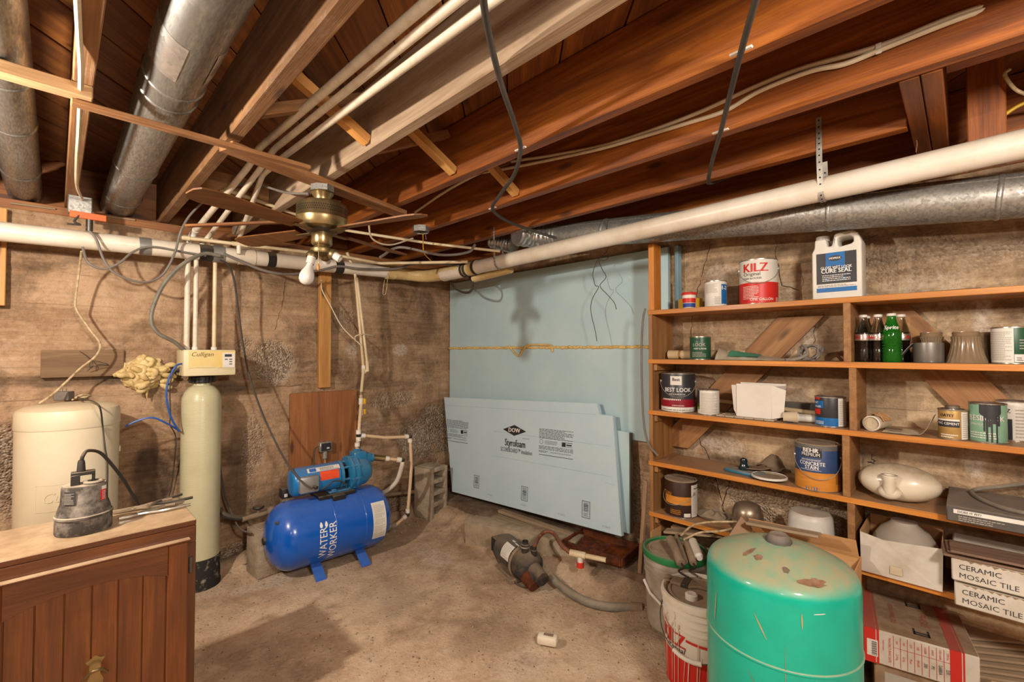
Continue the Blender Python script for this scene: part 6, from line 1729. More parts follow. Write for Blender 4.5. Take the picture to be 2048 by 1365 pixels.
# --- second shelf
z2 = SZ[1]
pa_ = P(1338, 705, x=2.45); pb_ = P(1492, 700, x=2.47)
pt_ = thing('cardboard_tube', 'long tan cardboard tube lying behind the dark green can', 'tube', mw=basis(V((2.47, pb_.y, 0)) - V((2.45, pa_.y, 0)), (0, 0, 1), (2.45, pa_.y, z2 + 0.0245)))
TLn = (V((2.47, pb_.y, 0)) - V((2.45, pa_.y, 0))).length
MB().lathe([(0.021, 0.0), (0.024, 0.0), (0.024, TLn), (0.021, TLn), (0.021, 0.0)], 28, Matrix.Rotation(R(90), 4, 'Y')).obj('tube', 'paper_tube', pt_)
MB().lathe([(0.0245, 0.06), (0.0248, 0.061), (0.0248, 0.072), (0.0245, 0.073)], 28, Matrix.Rotation(R(90), 4, 'Y')).obj('tape_band', 'brace_wood', pt_)
MB().lathe([(0.0245, TLn * 0.45), (0.0252, TLn * 0.46), (0.0252, TLn * 0.72), (0.0245, TLn * 0.73)], 28, Matrix.Rotation(R(90), 4, 'Y')).obj('wrapper', 'cardboard_dusty', pt_)
loc, r, h = fit(1380, 1422, 674, z2, xc=2.38)
can('paint_can', 'small dark green paint can on the second shelf before the tube', 'paint can', loc, r, h, 'can_green', [(-85, -40, 0.03, 0.97, 'can_green')],
    [(-8, 0.64, 0.024, 'print_faded', 'LOOK', 0.95, 0.01), (-2, 0.47, 0.011, W_, 'PAINT & PRIMER', 0.8, 0.0), (-14, 0.86, 0.016, 'print_black', 'Best', 0.9, 0.02)], prints=[(-50, 30, 0.12, 0.36, 4, 'print_faded', 12)])
# plastic sheeting roll with green label
pk_ = thing('plastic_sheeting', 'crumpled clear plastic package with green label on second shelf', 'package', (2.42, P(1495, 710, x=2.42).y, z2 + 0.001))
ya, yb = P(1440, 710, x=2.42).y - pk_.location.y, P(1590, 715, x=2.42).y - pk_.location.y
MB().surf(lambda u, v: V((-0.07 + 0.14 * v, ya + (yb - ya) * u, (0.005 + 0.05 * max(0, (1 - u) ** 1.5) * math.sin(PI * v) + 0.008 * noise.noise(V((u * 9, v * 6, 1)))) * (1 if 0 < v < 1 else 0.2))), 30, 12).obj('film', 'plastic_film', pk_, solid=0.001)
MB().surf(lambda u, v: V((-0.066 + 0.05 * v, ya + (yb - ya) * (0.18 + 0.42 * u), 0.012 + 0.046 * (1 - (0.18 + 0.42 * u)) ** 1.5 * math.sin(PI * (0.03 + 0.36 * v)) + 0.004)), 16, 6).obj('green_label', 'label_green', pk_, solid=0.0006)
MB().tube([(0.0, ya, 0.026), (0.01, ya - 0.09, 0.022)], 0.022, 18).obj('rolled_end', 'paper_tube', pk_)
# bundled cord
cc = V((2.40, P(1619, 705, x=2.40).y, z2))
bn = thing('cord_bundle', 'tied bundle of grey rag and cord by the middle divider', 'cord', cc)
rg = random.Random(3)
for k in range(7):
    tl_ = rg.uniform(-0.5, 0.5)
    ps = [V((0.012 * math.sin(3 * a + k) - 0.02 + 0.008 * k, 0.042 * math.cos(a) * rg.uniform(0.8, 1.05), 0.038 + 0.034 * math.sin(a + tl_) * rg.uniform(0.85, 1.0))) for a in [2 * PI * i / 14 for i in range(14)]]
    MB().tube(smooth(ps + [ps[0]], 3), 0.0045, 8).obj('loop', 'cloth_grey', bn)
MB().tube(smooth([(-0.02, 0.01, 0.06), (-0.045, 0.0, 0.03), (-0.065, 0.04, 0.008), (-0.085, 0.075, 0.006)], 6), 0.007, 8).obj('loose_end', 'cloth_grey', bn)

# soda bottles
def bottle_profile(h, r):
    k = h / 0.196
    return [(0.001, 0), (r * 0.86, 0), (r * 0.98, 0.006 * k), (r, 0.02 * k), (r * 0.9, 0.05 * k), (r * 0.87, 0.065 * k), (r * 0.97, 0.088 * k), (r * 1.0, 0.10 * k), (r * 0.96, 0.118 * k), (r * 0.72, 0.145 * k), (r * 0.52, 0.165 * k), (r * 0.45, 0.18 * k), (r * 0.47, 0.188 * k), (r * 0.40, 0.19 * k)]
def cola(loc, h, r, label, group='cola bottles on the second shelf'):
    t = thing('soda_bottle', label, 'bottle', loc, 0, group)
    f = facing(loc)
    pr_ = bottle_profile(h, r)
    MB().lathe(pr_, 28).obj('glass', 'clear_glass', t)
    fl_ = [(rr * 0.96, z) for rr, z in pr_ if z <= h * 0.605] + [(r * 0.9, h * 0.62), (0.001, h * 0.62)]
    MB().lathe(fl_, 28).obj('cola_fill', 'cola', t)
    MB().lathe([(r * 1.0 + 0.0005, h * 0.45), (r * 1.03, h * 0.46), (r * 1.02, h * 0.58), (r * 0.99, h * 0.59)], 28).obj('label', 'tin', t)
    text(t, 'Diet Coke', 0.021, 'print_red', around(r * 1.03, f - 0.05, h * 0.52, 0.001), bold=0.01, sx=0.8, shear=0.2)
    MB().lathe([(r * 0.50, h * 0.945), (r * 0.53, h * 0.955), (r * 0.5, h * 0.99), (r * 0.44, h), (0.001, h)], 24).obj('cap', 'can_white', t)
    return t
loc, r, h = fit(1711, 1744, 629, z2, xc=2.385)
bh = 0.196
cola(loc, bh, 0.0295, 'front row cola bottle nearest the middle divider')
cola((2.40, P(1757, 700, x=2.40).y, z2), bh, 0.0295, 'cola bottle half hidden behind the green soda bottle')
cola((2.46, P(1803, 700, x=2.46).y, z2), bh, 0.0295, 'cola bottle standing behind and beyond the green soda bottle')
cola((2.47, P(1733, 700, x=2.47).y, z2), bh, 0.0295, 'rear cola bottle in the dark behind the first cola bottle')
loc = V((2.365, P(1784, 700, x=2.365).y, z2))
t = thing('soda_bottle', 'bright green glass soda bottle in front of the cola bottles', 'bottle', loc)
MB().lathe(bottle_profile(bh, 0.031), 32).obj('glass', 'green_glass', t)
MB().lathe([(0.001, 0.003)] + [(rr * 0.93, z) for rr, z in bottle_profile(bh, 0.031) if 0.002 < z <= bh * 0.66] + [(0.001, bh * 0.66)], 28).obj('soda_fill', 'green_glass', t)
MB().lathe([(0.016, bh * 0.945), (0.0165, bh * 0.955), (0.0155, bh * 0.99), (0.013, bh), (0.001, bh)], 24).obj('cap', 'can_white', t)
text(t, 'Sprite', 0.021, W_, around(0.0265, facing(loc) - 0.05, bh * 0.705, 0.0028), bold=0.015, sx=0.9, shear=0.15)
dm_ = MB(); rg = random.Random(8)
for row in range(7):
    for i in range(14):
        a = 2 * PI * (i + 0.5 * (row % 2)) / 14
        dm_.ball((0.0295 * math.cos(a), 0.0295 * math.sin(a), 0.045 + row * 0.011), 0.0026, 6)
dm_.obj('glass_dimples', 'green_glass', t)

# glass shades
def shade(loc, r0, r1, h, label, m='amber_glass'):
    t = thing('lamp_shade', label, 'lamp shade', loc, 0, 'ribbed glass lamp shades')
    n = 72
    lv = [(r1, 0.0), (r1 * 0.93, h * 0.1), (r1 * 0.80, h * 0.28), (r1 * 0.70, h * 0.5), (r1 * 0.64, h * 0.74), (r0 * 1.08, h * 0.85), (r0 * 0.98, h * 0.88), (r0, h * 0.90), (r0, h * 0.97), (r0 * 1.04, h)]
    mb = MB(); vs = []
    for j, (rr, z) in enumerate(lv):
        rb_ = 0.03 if 0 < j < 6 else 0.0
        for i in range(n):
            a = 2 * PI * i / n
            q = rr * (1 + rb_ * math.cos(a * 24))
            vs.append(V((q * math.cos(a), q * math.sin(a), z)))
    mb.add(vs, [(j * n + i, j * n + (i + 1) % n, (j + 1) * n + (i + 1) % n, (j + 1) * n + i) for j in range(len(lv) - 1) for i in range(n)])
    mb.obj('glass', m, t, solid=0.002)
    MB().lathe([(r0 * 1.03, h * 0.985), (r0 * 1.06, h), (r0 * 1.02, h + 0.003)], 40).obj('neck_rim', m, t)
    return t
loc, r, h = fit(1890, 1976, 664, z2, xc=2.39)
shade(loc, r * 0.62, r, h * 0.98, 'ribbed glass lamp shade standing front among the shelf glassware')
loc2 = V((2.48, P(1966, 700, x=2.48).y, z2))
shade(loc2, r * 0.62, r * 0.95, h * 0.97, 'ribbed glass lamp shade hidden behind the front shade')
loc3 = V((2.47, P(1863, 700, x=2.47).y, z2))
shade(loc3, r * 0.56, r * 0.82, h * 1.0, 'ribbed glass lamp shade rising behind the grey metal cup')
# grey metal cup with spout
loc, r, h = fit(1826, 1889, 686, z2, xc=2.37)
t = thing('metal_cup', 'grey metal measuring cup with a wide lip on second shelf', 'cup', loc)
f = facing(loc)
MB().lathe([(0.001, 0.001), (r * 0.98, 0.001), (r, h * 0.05), (r, h), (r * 0.96, h), (r * 0.95, h * 0.08), (0.001, h * 0.08)], 40).obj('cup', 'aluminium_pan', t)
lf = V((math.cos(f - PI / 2 - 0.15), math.sin(f - PI / 2 - 0.15), 0)); lt = V((-lf.y, lf.x, 0))
MB().surf(lambda u, v: lf * (r * 0.92 + 0.045 * u + 0.010 * u * u) + lt * ((v - 0.5) * 0.05 * (1 - 0.4 * u)) + V((0, 0, h * (0.98 - 0.95 * u ** 1.4))), 12, 5).obj('pour_lip', 'aluminium_pan', t, solid=0.002)
# white and green can at the picture edge
loc, r, h = fit(1982, 2068, 655, z2, xc=2.40)
can('paint_can', 'white and dark green paint can cut by the picture edge', 'paint can', loc, r, h, 'can_green', [(-85, 5, 0.02, 0.97, 'can_white'), (6, 60, 0.05, 0.26, 'can_white')], prints=[(-70, 0, 0.1, 0.9, 16, 'print_faded', 15), (20, 60, 0.4, 0.7, 4, 'print_faded', 16), (12, 30, 0.09, 0.2, 3, 'print_dark', 17)])

# --- third shelf
z3 = SZ[2]
loc, r, h = fit(1322, 1390, 746, z3, xc=2.40)
can('paint_can', 'black and maroon gallon of paint beside the shelf end panel', 'paint can', loc, r, h, 'can_black', [(-100, 100, 0.13, 0.33, 'can_maroon'), (-100, 100, 0.02, 0.13, 'can_white'), (-26, 12, 0.70, 0.93, 'can_white'), (-60, 8, 0.30, 0.34, 'can_white')],
    [(-2, 0.57, 0.031, W_, 'BEST LOOK', 0.88, 0.006), (-4, 0.46, 0.0095, W_, 'PAINT & PRIMER IN ONE', 0.8, 0.0), (-7, 0.84, 0.024, 'print_black', 'Best', 0.9, 0.02), (0, 0.17, 0.0085, W_, 'INTERIOR EGGSHELL', 0.8, 0.0)], bail=(0.78, 0.08, 0), prints=[(-60, 60, 0.05, 0.09, 1, 'print_dark', 18)])
loc, r, h = fit(1394, 1438, 779, z3, xc=2.375)
can('paint_can', 'small white-labelled paint can next to the maroon gallon', 'paint can', loc, r, h, 'can_white', [(-95, -52, 0.3, 0.97, 'can_black'), (-95, -52, 0.2, 0.45, 'can_olive')], prints=[(-40, 55, 0.08, 0.9, 17, 'print_faded', 19)])
# white box with flaring flaps
bc = V((2.40, P(1512, 800, x=2.38).y, z3 + 0.008))
wbx = thing('white_carton', 'open white carton with flared flaps on a tile sheet', 'box', bc, R(-90))
q0 = (P(1470, 800, x=2.36).y - P(1540, 800, x=2.36).y) / 2
def panel(pts, name, m, parent, th=0.0025):
    return MB().add([V(p) for p in pts], [tuple(range(len(pts)))]).obj(name, m, parent, solid=th, smooth=False)
hb_ = P(1512, 769, x=2.36).z - z3 - 0.008
panel([(-q0, -0.05, 0), (q0, -0.05, 0), (q0 * 1.0, -0.055, hb_), (-q0 * 0.98, -0.055, hb_)], 'front_wall', 'white_card', wbx)
panel([(q0, -0.05, 0), (q0, 0.06, 0), (q0 + 0.03, 0.065, hb_ * 0.95), (q0 * 1.0, -0.055, hb_ * 0.95)], 'side_wall', 'white_card', wbx)
panel([(-q0, -0.05, 0), (-q0, 0.06, 0), (-q0 - 0.02, 0.065, hb_ * 0.95), (-q0 * 1.12, -0.052, hb_ * 0.93)], 'side_wall', 'white_card', wbx)
panel([(-q0, 0.06, 0), (q0, 0.06, 0), (q0 + 0.03, 0.065, hb_), (-q0 - 0.02, 0.065, hb_)], 'back_wall', 'white_card', wbx)
panel([(-q0, -0.05, 0.001), (q0, -0.05, 0.001), (q0, 0.06, 0.001), (-q0, 0.06, 0.001)], 'bottom', 'white_card', wbx)
panel([(q0 * 1.0, -0.056, hb_ * 0.99), (q0 * 1.0, -0.056, 0.0), (q0 + 0.045, -0.045, 0.012), (q0 + 0.055, -0.04, hb_ * 0.86)], 'flap', 'white_card', wbx)
panel([(-q0 * 1.0, -0.056, hb_ * 0.96), (-q0 * 1.0, -0.056, 0.01), (-q0 - 0.012, -0.052, 0.03), (-q0 - 0.022, -0.052, hb_ * 0.95)], 'flap', 'white_card', wbx)
# mosaic tile sheet
ms = thing('mosaic_sheet', 'sheet of small brown mosaic tiles under the white carton', 'tiles', (2.385, P(1515, 830, z=z3).y, z3), R(-90))
MB().box((0.0, 0.01, 0.001), (0.26, 0.15, 0.002)).obj('backing', 'grout', ms, smooth=False)
rg = random.Random(2)
for j in range(7):
    for i in range(6):
        x0 = -0.13 + 0.0435 * i + (0.02 if j % 2 else 0.0)
        if x0 + 0.04 > 0.135: continue
        MB().box((x0 + 0.021, -0.055 + 0.0205 * j, 0.0045), (0.040, 0.0175, 0.005)).obj('tile', 'tile_mosaic', ms, smooth=False)
# broom handle lying at the back
hpA, hpB = P(1440, 800, x=2.52), P(1640, 817, x=2.50)
tag(MB().tube([(2.52, hpA.y, z3 + 0.055), (2.49, hpB.y, z3 + 0.035)], 0.011, 12).obj('wooden_dowel', 'paper_tube'), 'pale wooden dowel lying behind the white carton', 'dowel')
tag(MB().box((0, 0, 0), (0.04, 0.42, 0.075)).obj('dark_parcel', 'dark_box', loc=(2.54, P(1560, 805, x=2.53).y, z3 + 0.038), bev=0.012), 'dark grey wrapped parcel at the back behind the dowel', 'parcel')
# tipped paper cup
cuploc = P(1585, 838, z=z3 + 0.025)
cu2 = thing('paper_cup', 'dirty paper cup with blue print tipped on its side', 'cup', mw=basis(V((0.25, -1, 0.05)), (0, 0, 1), V((2.345, P(1566, 838, x=2.345).y, z3 + 0.024))))
MB().lathe([(0.001, 0.0), (0.021, 0.0), (0.026, 0.055), (0.027, 0.057), (0.0245, 0.057), (0.0195, 0.004), (0.001, 0.004)], 28, Matrix.Rotation(R(90), 4, 'Y')).obj('cup', 'paper', cu2)
MB().lathe([(0.0217, 0.006), (0.0247, 0.04)], 10, Matrix.Rotation(R(90), 4, 'Y'), a0=-0.6, a1=0.9).obj('blue_print', 'can_blue', cu2)
tb_ = thing('caulk_tube', 'white plastic tube lying beside the blue can', 'tube', (0, 0, 0))
MB().tube([(2.40, P(1598, 830, x=2.4).y, z3 + 0.02), (2.42, P(1650, 830, x=2.42).y, z3 + 0.02)], 0.018, 18).obj('tube', 'white_plastic', tb_)
MB().tube([(2.40, P(1598, 830, x=2.4).y, z3 + 0.02), (2.397, P(1592, 830, x=2.4).y, z3 + 0.02)], 0.0195, 18).obj('end_cap', 'fitting_white', tb_)
loc, r, h = fit(1628, 1690, 793, z3, xc=2.385)
can('paint_can', 'blue and black sealer can with red seal near the divider', 'paint can', loc, r, h, 'can_black', [(-100, 30, 0.02, 0.30, 'can_blue'), (-95, -25, 0.62, 0.86, 'can_blue'), (30, 95, 0.03, 0.97, 'can_white'), (-80, -40, 0.9, 0.97, 'can_red'), (-75, -38, 0.40, 0.58, 'can_red')],
    [(-62, 0.79, 0.013, W_, 'SMART', 0.7, 0.0), (-52, 0.66, 0.013, W_, 'SEALER', 0.8, 0.01)], lid='tin', prints=[(34, 88, 0.1, 0.9, 13, 'print_faded', 21), (-70, -25, 0.08, 0.2, 3, W_, 22)])
pa3 = thing('red_seal', '', '', (0, 0, 0)) if False else None
# tipped spray cap and crumpled paper
sc_ = thing('spray_can', 'tipped cream-ended can wrapped in torn paper right of the divider', 'can', mw=basis(V((-1, 0.25, 0.0)), (0, 0, 1), V((2.46, P(1768, 845, x=2.46).y, z3 + 0.030))))
MB().lathe([(0.001, 0.0), (0.029, 0.0), (0.029, 0.11), (0.027, 0.118), (0.0245, 0.118), (0.0245, 0.112), (0.001, 0.108)], 28, Matrix.Rotation(R(90), 4, 'Y')).obj('can_body', 'paper', sc_)
MB().lathe([(0.0285, 0.105), (0.0305, 0.107), (0.0305, 0.119), (0.0265, 0.1205)], 28, Matrix.Rotation(R(90), 4, 'Y')).obj('rim', 'white_card', sc_)
MB().surf(lambda u, v: V((0.02 + 0.075 * u, 0.034 * math.cos(2.6 * v + 0.3) * (1 + 0.1 * noise.noise(V((u * 6, v * 6, 3)))), 0.034 * math.sin(2.6 * v + 0.3) * (1 + 0.25 * noise.noise(V((u * 7, v * 7, 2)))))), 14, 16).obj('torn_wrapper', 'cardboard', sc_, solid=0.001)
cp_ = thing('curled_sheet', 'curled dusty sheet of paper between tipped can and cement can', 'paper', (2.40, P(1800, 850, x=2.40).y, z3 + 0.001), R(-90))
MB().surf(lambda u, v: V((-0.05 + 0.15 * u + 0.004 * v, -0.075 + 0.15 * v, 0.07 * max(0, (u - 0.72) / 0.28) ** 1.8 + 0.002 + 0.003 * noise.noise(V((u * 5, v * 5, 2))))), 24, 12).obj('sheet', 'paper', cp_, solid=0.001)
MB().box((-0.02, 0.0, 0.006), (0.05, 0.06, 0.004)).obj('scrap', 'dusty_brown', cp_, bev=0.001)
loc, r, h = fit(1873, 1932, 818, z3, xc=2.345)
t = can('cement_can', 'small gold and black cement can with screw lid on third shelf', 'can', loc, r, h, 'can_gold', [(-80, 28, 0.42, 0.62, 'can_black'), (-80, 28, 0.62, 0.68, 'can_white'), (35, 90, 0.03, 0.93, 'can_white')],
    [(-20, 0.53, 0.0125, W_, 'PVC CEMENT', 0.85, 0.01), (-22, 0.80, 0.015, 'print_black', 'OATEY', 0.8, 0.02)], prints=[(40, 85, 0.1, 0.9, 12, 'print_faded', 25), (-50, 20, 0.08, 0.22, 2, W_, 26)])
MB().lathe([(0.02, h - 0.003), (0.021, h + 0.010), (0.018, h + 0.014), (0.001, h + 0.014)], 28).obj('screw_cap', 'tin', t)
loc, r, h = fit(1934, 2012, 806, z3, xc=2.36)
t = can('paint_can', 'mint green can streaked with black paint drips', 'paint can', loc, r, h, 'can_mint', [], [(-35, 0.62, 0.026, 'can_white', 'BEST', 0.9, 0.01), (15, 0.62, 0.026, 'can_white', 'LOOK', 0.9, 0.01), (-36, 0.47, 0.014, 'can_white', 'Interior', 0.9, 0.0)], prints=[(-60, 30, 0.12, 0.3, 3, 'can_white', 28)])
f = facing(loc)
for a0, a1, z0 in ((-12, -7, 0.30), (-5, 1, 0.05), (2, 8, 0.42), (9, 14, 0.03), (15, 24, 0.5), (24, 29, 0.02), (30, 36, 0.45)):
    MB().surf(lambda u, v: V(((r + 0.0018) * math.cos(f + R(a0 + (a1 - a0) * u)), (r + 0.0018) * math.sin(f + R(a0 + (a1 - a0) * u)), h * (z0 + (0.97 - z0) * v))), 3, 1).obj('paint_drip', 'can_black', t)
MB().surf(lambda u, v: V(((r + 0.002) * math.cos(f + R(-24 + 64 * u)), (r + 0.002) * math.sin(f + R(-24 + 64 * u)), h * (0.98 - (0.22 + 0.16 * math.sin(u * PI)) * v))), 12, 2).obj('paint_drip', 'can_black', t)
loc = V((2.475, P(2028, 840, x=2.475).y, z3))
can('paint_can', 'white and black can behind the drip-streaked green can', 'paint can', loc, r * 0.95, h * 1.03, 'can_white', [(-60, -5, 0.03, 0.55, 'can_black')], [(-30, 0.75, 0.02, 'print_black', 'KILZ', 0.8, 0.02)], prints=[(5, 60, 0.1, 0.85, 9, 'print_faded', 29)])

# --- fourth shelf
z4 = SZ[3]
c4 = P(1480, 930, z=z4)
pe_ = thing('sanding_tool', 'dusty teal hand tool base with dark glass knob', 'tool', (2.40, P(1492, 930, x=2.40).y, z4), R(-100))
MB().prism([(-0.085, -0.05), (0.06, -0.055), (0.09, 0.0), (0.06, 0.055), (-0.06, 0.055), (-0.09, 0.02)], 0.018, Matrix(((1, 0, 0, 0), (0, 0, 1, 0), (0, 1, 0, 0.0), (0, 0, 0, 1)))).obj('base', 'teal_plastic', pe_, bev=0.004)
MB().prism([(-0.07, -0.02), (0.09, -0.03), (0.11, 0.05), (-0.05, 0.06)], 0.004, Matrix.Translation((0, 0, 0.024)) @ Matrix.Rotation(R(-8), 4, 'Y') @ Matrix(((1, 0, 0, 0), (0, 0, 1, 0), (0, 1, 0, 0.0), (0, 0, 0, 1)))).obj('cover_plate', 'dusty_brown', pe_, bev=0.001)
MB().lathe([(0.001, 0.018), (0.022, 0.018), (0.024, 0.03), (0.018, 0.042), (0.016, 0.052), (0.018, 0.062), (0.014, 0.072), (0.001, 0.076)], 24, Matrix.Translation((-0.005, -0.012, 0))).obj('knob', 'dark_glass', pe_)
MB().surf(lambda u, v: V((0.0 + 0.11 * u, 0.07 + 0.10 * v, 0.02 + 0.06 * math.sin(PI * min(1, u * 1.2)) * (0.4 + 0.6 * v))), 12, 8).obj('plastic_shield', 'dusty_brown', pe_, solid=0.002)
ll, rl, hl_ = fit(1500, 1572, 930, z4, xc=2.352)
ld = thing('can_lid', 'dusty paint can lid crusted white around its rim', 'lid', ll + V((0, 0, 0.012)))
MB().lathe([(0.001, 0.002), (rl - 0.012, 0.002), (rl - 0.010, 0.006), (rl - 0.004, 0.008), (rl, 0.004), (rl, 0.0), (0.001, 0.0)], 40).obj('disc', 'lid_dust', ld)
MB().lathe([(rl - 0.006, 0.0065), (rl - 0.003, 0.010), (rl + 0.001, 0.008), (rl + 0.001, 0.001)], 40).obj('crusted_rim', 'can_white', ld)
loc, r, h = fit(1587, 1677, 884, z4, xc=2.375)
can('stain_can', 'blue and orange concrete stain gallon on the fourth shelf', 'paint can', loc, r, h, 'can_navy', [(-100, 100, 0.015, 0.40, 'can_orange'), (-42, 12, 0.72, 0.93, 'can_black'), (-100, 100, 0.88, 0.985, 'can_grey'), (52, 95, 0.16, 0.42, 'can_brown'), (-34, 4, 0.02, 0.09, 'can_blue')],
    [(-17, 0.865, 0.026, W_, 'BEHR', 0.95, 0.02), (-17, 0.775, 0.020, W_, 'PREMIUM', 0.85, 0.0), (-16, 0.66, 0.010, W_, 'SEMI-TRANSPARENT', 0.8, 0.0), (-14, 0.585, 0.022, W_, 'CONCRETE', 0.85, 0.012), (-14, 0.50, 0.022, W_, 'STAIN', 0.85, 0.012)], lid='lid_dust', bail=(0.70, 0.085, 4), prints=[(-45, 10, 0.445, 0.465, 1, W_, 31)])
cr = bpy.data.objects
# porcelain fixture
pc0 = V((2.40, P(1797, 985, x=2.40).y, z4))
por = thing('porcelain_float', 'dusty white oval porcelain fixture with a short spout', 'porcelain', pc0, R(-90))
hw_ = (P(1713, 980, x=2.38).y - P(1883, 980, x=2.38).y) / 2
mbp = MB()
def porc(u, v):
    th, ph = 2 * PI * u, PI * v
    x, y, z = math.sin(ph) * math.cos(th), math.sin(ph) * math.sin(th), math.cos(ph)
    dent = 0.10 * math.exp(-((x + 0.12) / 0.42) ** 2 - ((y + 0.9) / 0.55) ** 2 - ((z - 0.2) / 0.7) ** 2)
    k = 1 - dent
    return V((hw_ * x * k, 0.085 * y * k, 0.072 + 0.072 * z * k))
mbp.surf(porc, 48, 26)
mbp.obj('vessel', 'porcelain', por)
MB().lathe([(0.019, 0.0), (0.020, 0.008), (0.0215, 0.012), (0.0215, 0.05), (0.024, 0.054), (0.024, 0.062), (0.026, 0.066), (0.026, 0.072), (0.018, 0.072), (0.017, 0.03)], 28, Matrix.Translation((-0.02, -0.088, 0.042))).obj('spout', 'porcelain', por)
MB().ball((-0.02, -0.076, 0.045), 0.032, 20, (1.2, 0.9, 0.9)).obj('spout_boss', 'porcelain', por)
# spring
spx = V((2.47, P(1743, 930, x=2.47).y, z4))
hel = [V((0.012 * math.cos(a), 0.012 * math.sin(a), 0.003 + 0.13 * i / 120)) for i, a in enumerate([2 * PI * 9 * i / 120 for i in range(121)])]
sprg = thing('coil_spring', 'dark rusty coil spring standing in the shelf corner', 'spring', spx)
MB().tube(hel, 0.002, 6).obj('coil', 'dark_steel', sprg)
MB().tube([hel[-1], hel[-1] + V((0, 0, 0.012)), hel[-1] + V((0.01, 0, 0.02))], 0.002, 6).obj('hook', 'dark_steel', sprg)
# dark flat box
gy1 = P(1893, 1035, x=2.235).y
gb = thing('flat_carton', 'dark grey flat carton jutting from the fourth shelf', 'box', (0, 0, 0))
zt = 0.825
MB().bb((2.235, gy1 - 0.52, z4 + 0.001), (2.55, gy1, zt)).obj('carton', 'dark_box', gb, bev=0.003)
MB().bb((2.2335, gy1 - 0.50, zt - 0.024), (2.236, gy1 - 0.018, zt - 0.010)).obj('white_stripe', 'sticker_white', gb, smooth=False)
fp = lambda y, z: flat((2.2332, y, z), (0, -1, 0), (0, 0, 1), 0.0006)
text(gb, 'DOES IT FIT?', 0.0105, 'print_black', fp(gy1 - 0.028, zt - 0.017), align='LEFT', bold=0.01)
quads(lambda u, v: V((2.2338, gy1 - u, v)), fine_print(0.03, z4 + 0.008, 0.14, zt - 0.027, 3, 0.4, 33)).obj('fine_print', 'print_faded', gb, smooth=False)
MB().lathe([(0.001, 0), (0.024, 0), (0.024, 0.0006), (0.001, 0.0006)], 24, Matrix.Translation((2.2338, gy1 - 0.235, zt - 0.030)) @ Matrix.Rotation(R(-90), 4, 'Y')).obj('round_emblem', 'sticker_white', gb, smooth=False)
cable('grey_hose', [P(2075, 1030, z=zt + 0.008), P(2048, 1027, z=zt + 0.008), P(2000, 1015, z=zt + 0.008), P(1960, 998, z=zt + 0.008), P(1944, 985, z=zt + 0.008), P(1956, 979, x=2.46), P(2000, 974, x=2.49), P(2070, 966, x=2.50)], 0.0075, 'grey_hose', 'grey flexible tube curled on top of the flat dark carton', 'hose')

# --- fifth shelf
z5 = SZ[4]
loc, r, h = fit(1328, 1392, 956, z5, xc=2.39)
can('stain_can', 'brown wood stain gallon with flame-orange label on the fifth shelf', 'paint can', loc, r, h, 'can_brown', [(-70, 38, 0.36, 0.58, 'can_orange'), (38, 98, 0.03, 0.90, 'can_white'), (10, 34, 0.04, 0.14, 'can_white')],
    [(-58, 0.62, 0.03, 'can_orange', 'STAIN', 0.8, 0.0), (66, 0.80, 0.012, 'print_black', 'Floor Finish', 0.8, 0.02)], lid='lid_dust', bail=(0.66, 0.06, -35), prints=[(44, 92, 0.1, 0.74, 14, 'print_faded', 35), (-40, 0, 0.1, 0.24, 3, 'can_orange', 36)])
rgp = thing('dusty_dish', 'shallow dusty dish with a crumpled rag on the fifth shelf', 'dish', (2.45, P(1428, 1020, x=2.45).y, z5))
MB().lathe([(0.001, 0.004), (0.06, 0.004), (0.082, 0.016), (0.085, 0.016), (0.064, 0.0), (0.001, 0.0)], 36).obj('dish', 'bowl_grey', rgp)
MB().surf(lambda u, v: V((-0.05 + 0.1 * u, -0.06 + 0.12 * v, 0.008 + 0.028 * max(0, math.sin(PI * u) * math.sin(PI * v)) * (1 + 0.8 * noise.noise(V((u * 5, v * 5, 1)))))), 20, 20).obj('rag', 'lid_dust', rgp)
loc, r, h = fit(1460, 1524, 993, z5, xc=2.42)
h = 0.13
bw = thing('steel_bowl', 'dusty steel bowl turned upside down on the fifth shelf', 'bowl', loc)
MB().lathe([(r + 0.004, 0.0), (r + 0.004, 0.003), (r, 0.004), (r, h * 0.45), (r * 0.95, h * 0.68), (r * 0.78, h * 0.88), (r * 0.5, h * 0.97), (0.001, h)], 40).obj('bowl', 'steel_bowl', bw)
MB().lathe([(r + 0.003, 0.0), (r + 0.0065, 0.002), (r + 0.003, 0.005)], 40).obj('rolled_rim', 'steel_bowl', bw)
loc, r, h = fit(1568, 1668, 996, z5, xc=2.43)
wbk = thing('white_basin', 'dusty white plastic basin upside down on the fifth shelf', 'basin', loc)
MB().lathe([(r, 0.0), (r * 1.0, 0.01), (r * 0.9, 0.12), (r * 0.86, 0.135), (r * 0.78, 0.145), (0.001, 0.148)], 40).obj('basin', 'white_plastic', wbk)
MB().lathe([(r, 0.0), (r + 0.006, 0.002), (r + 0.006, 0.008), (r, 0.012)], 40).obj('rim', 'white_plastic', wbk)
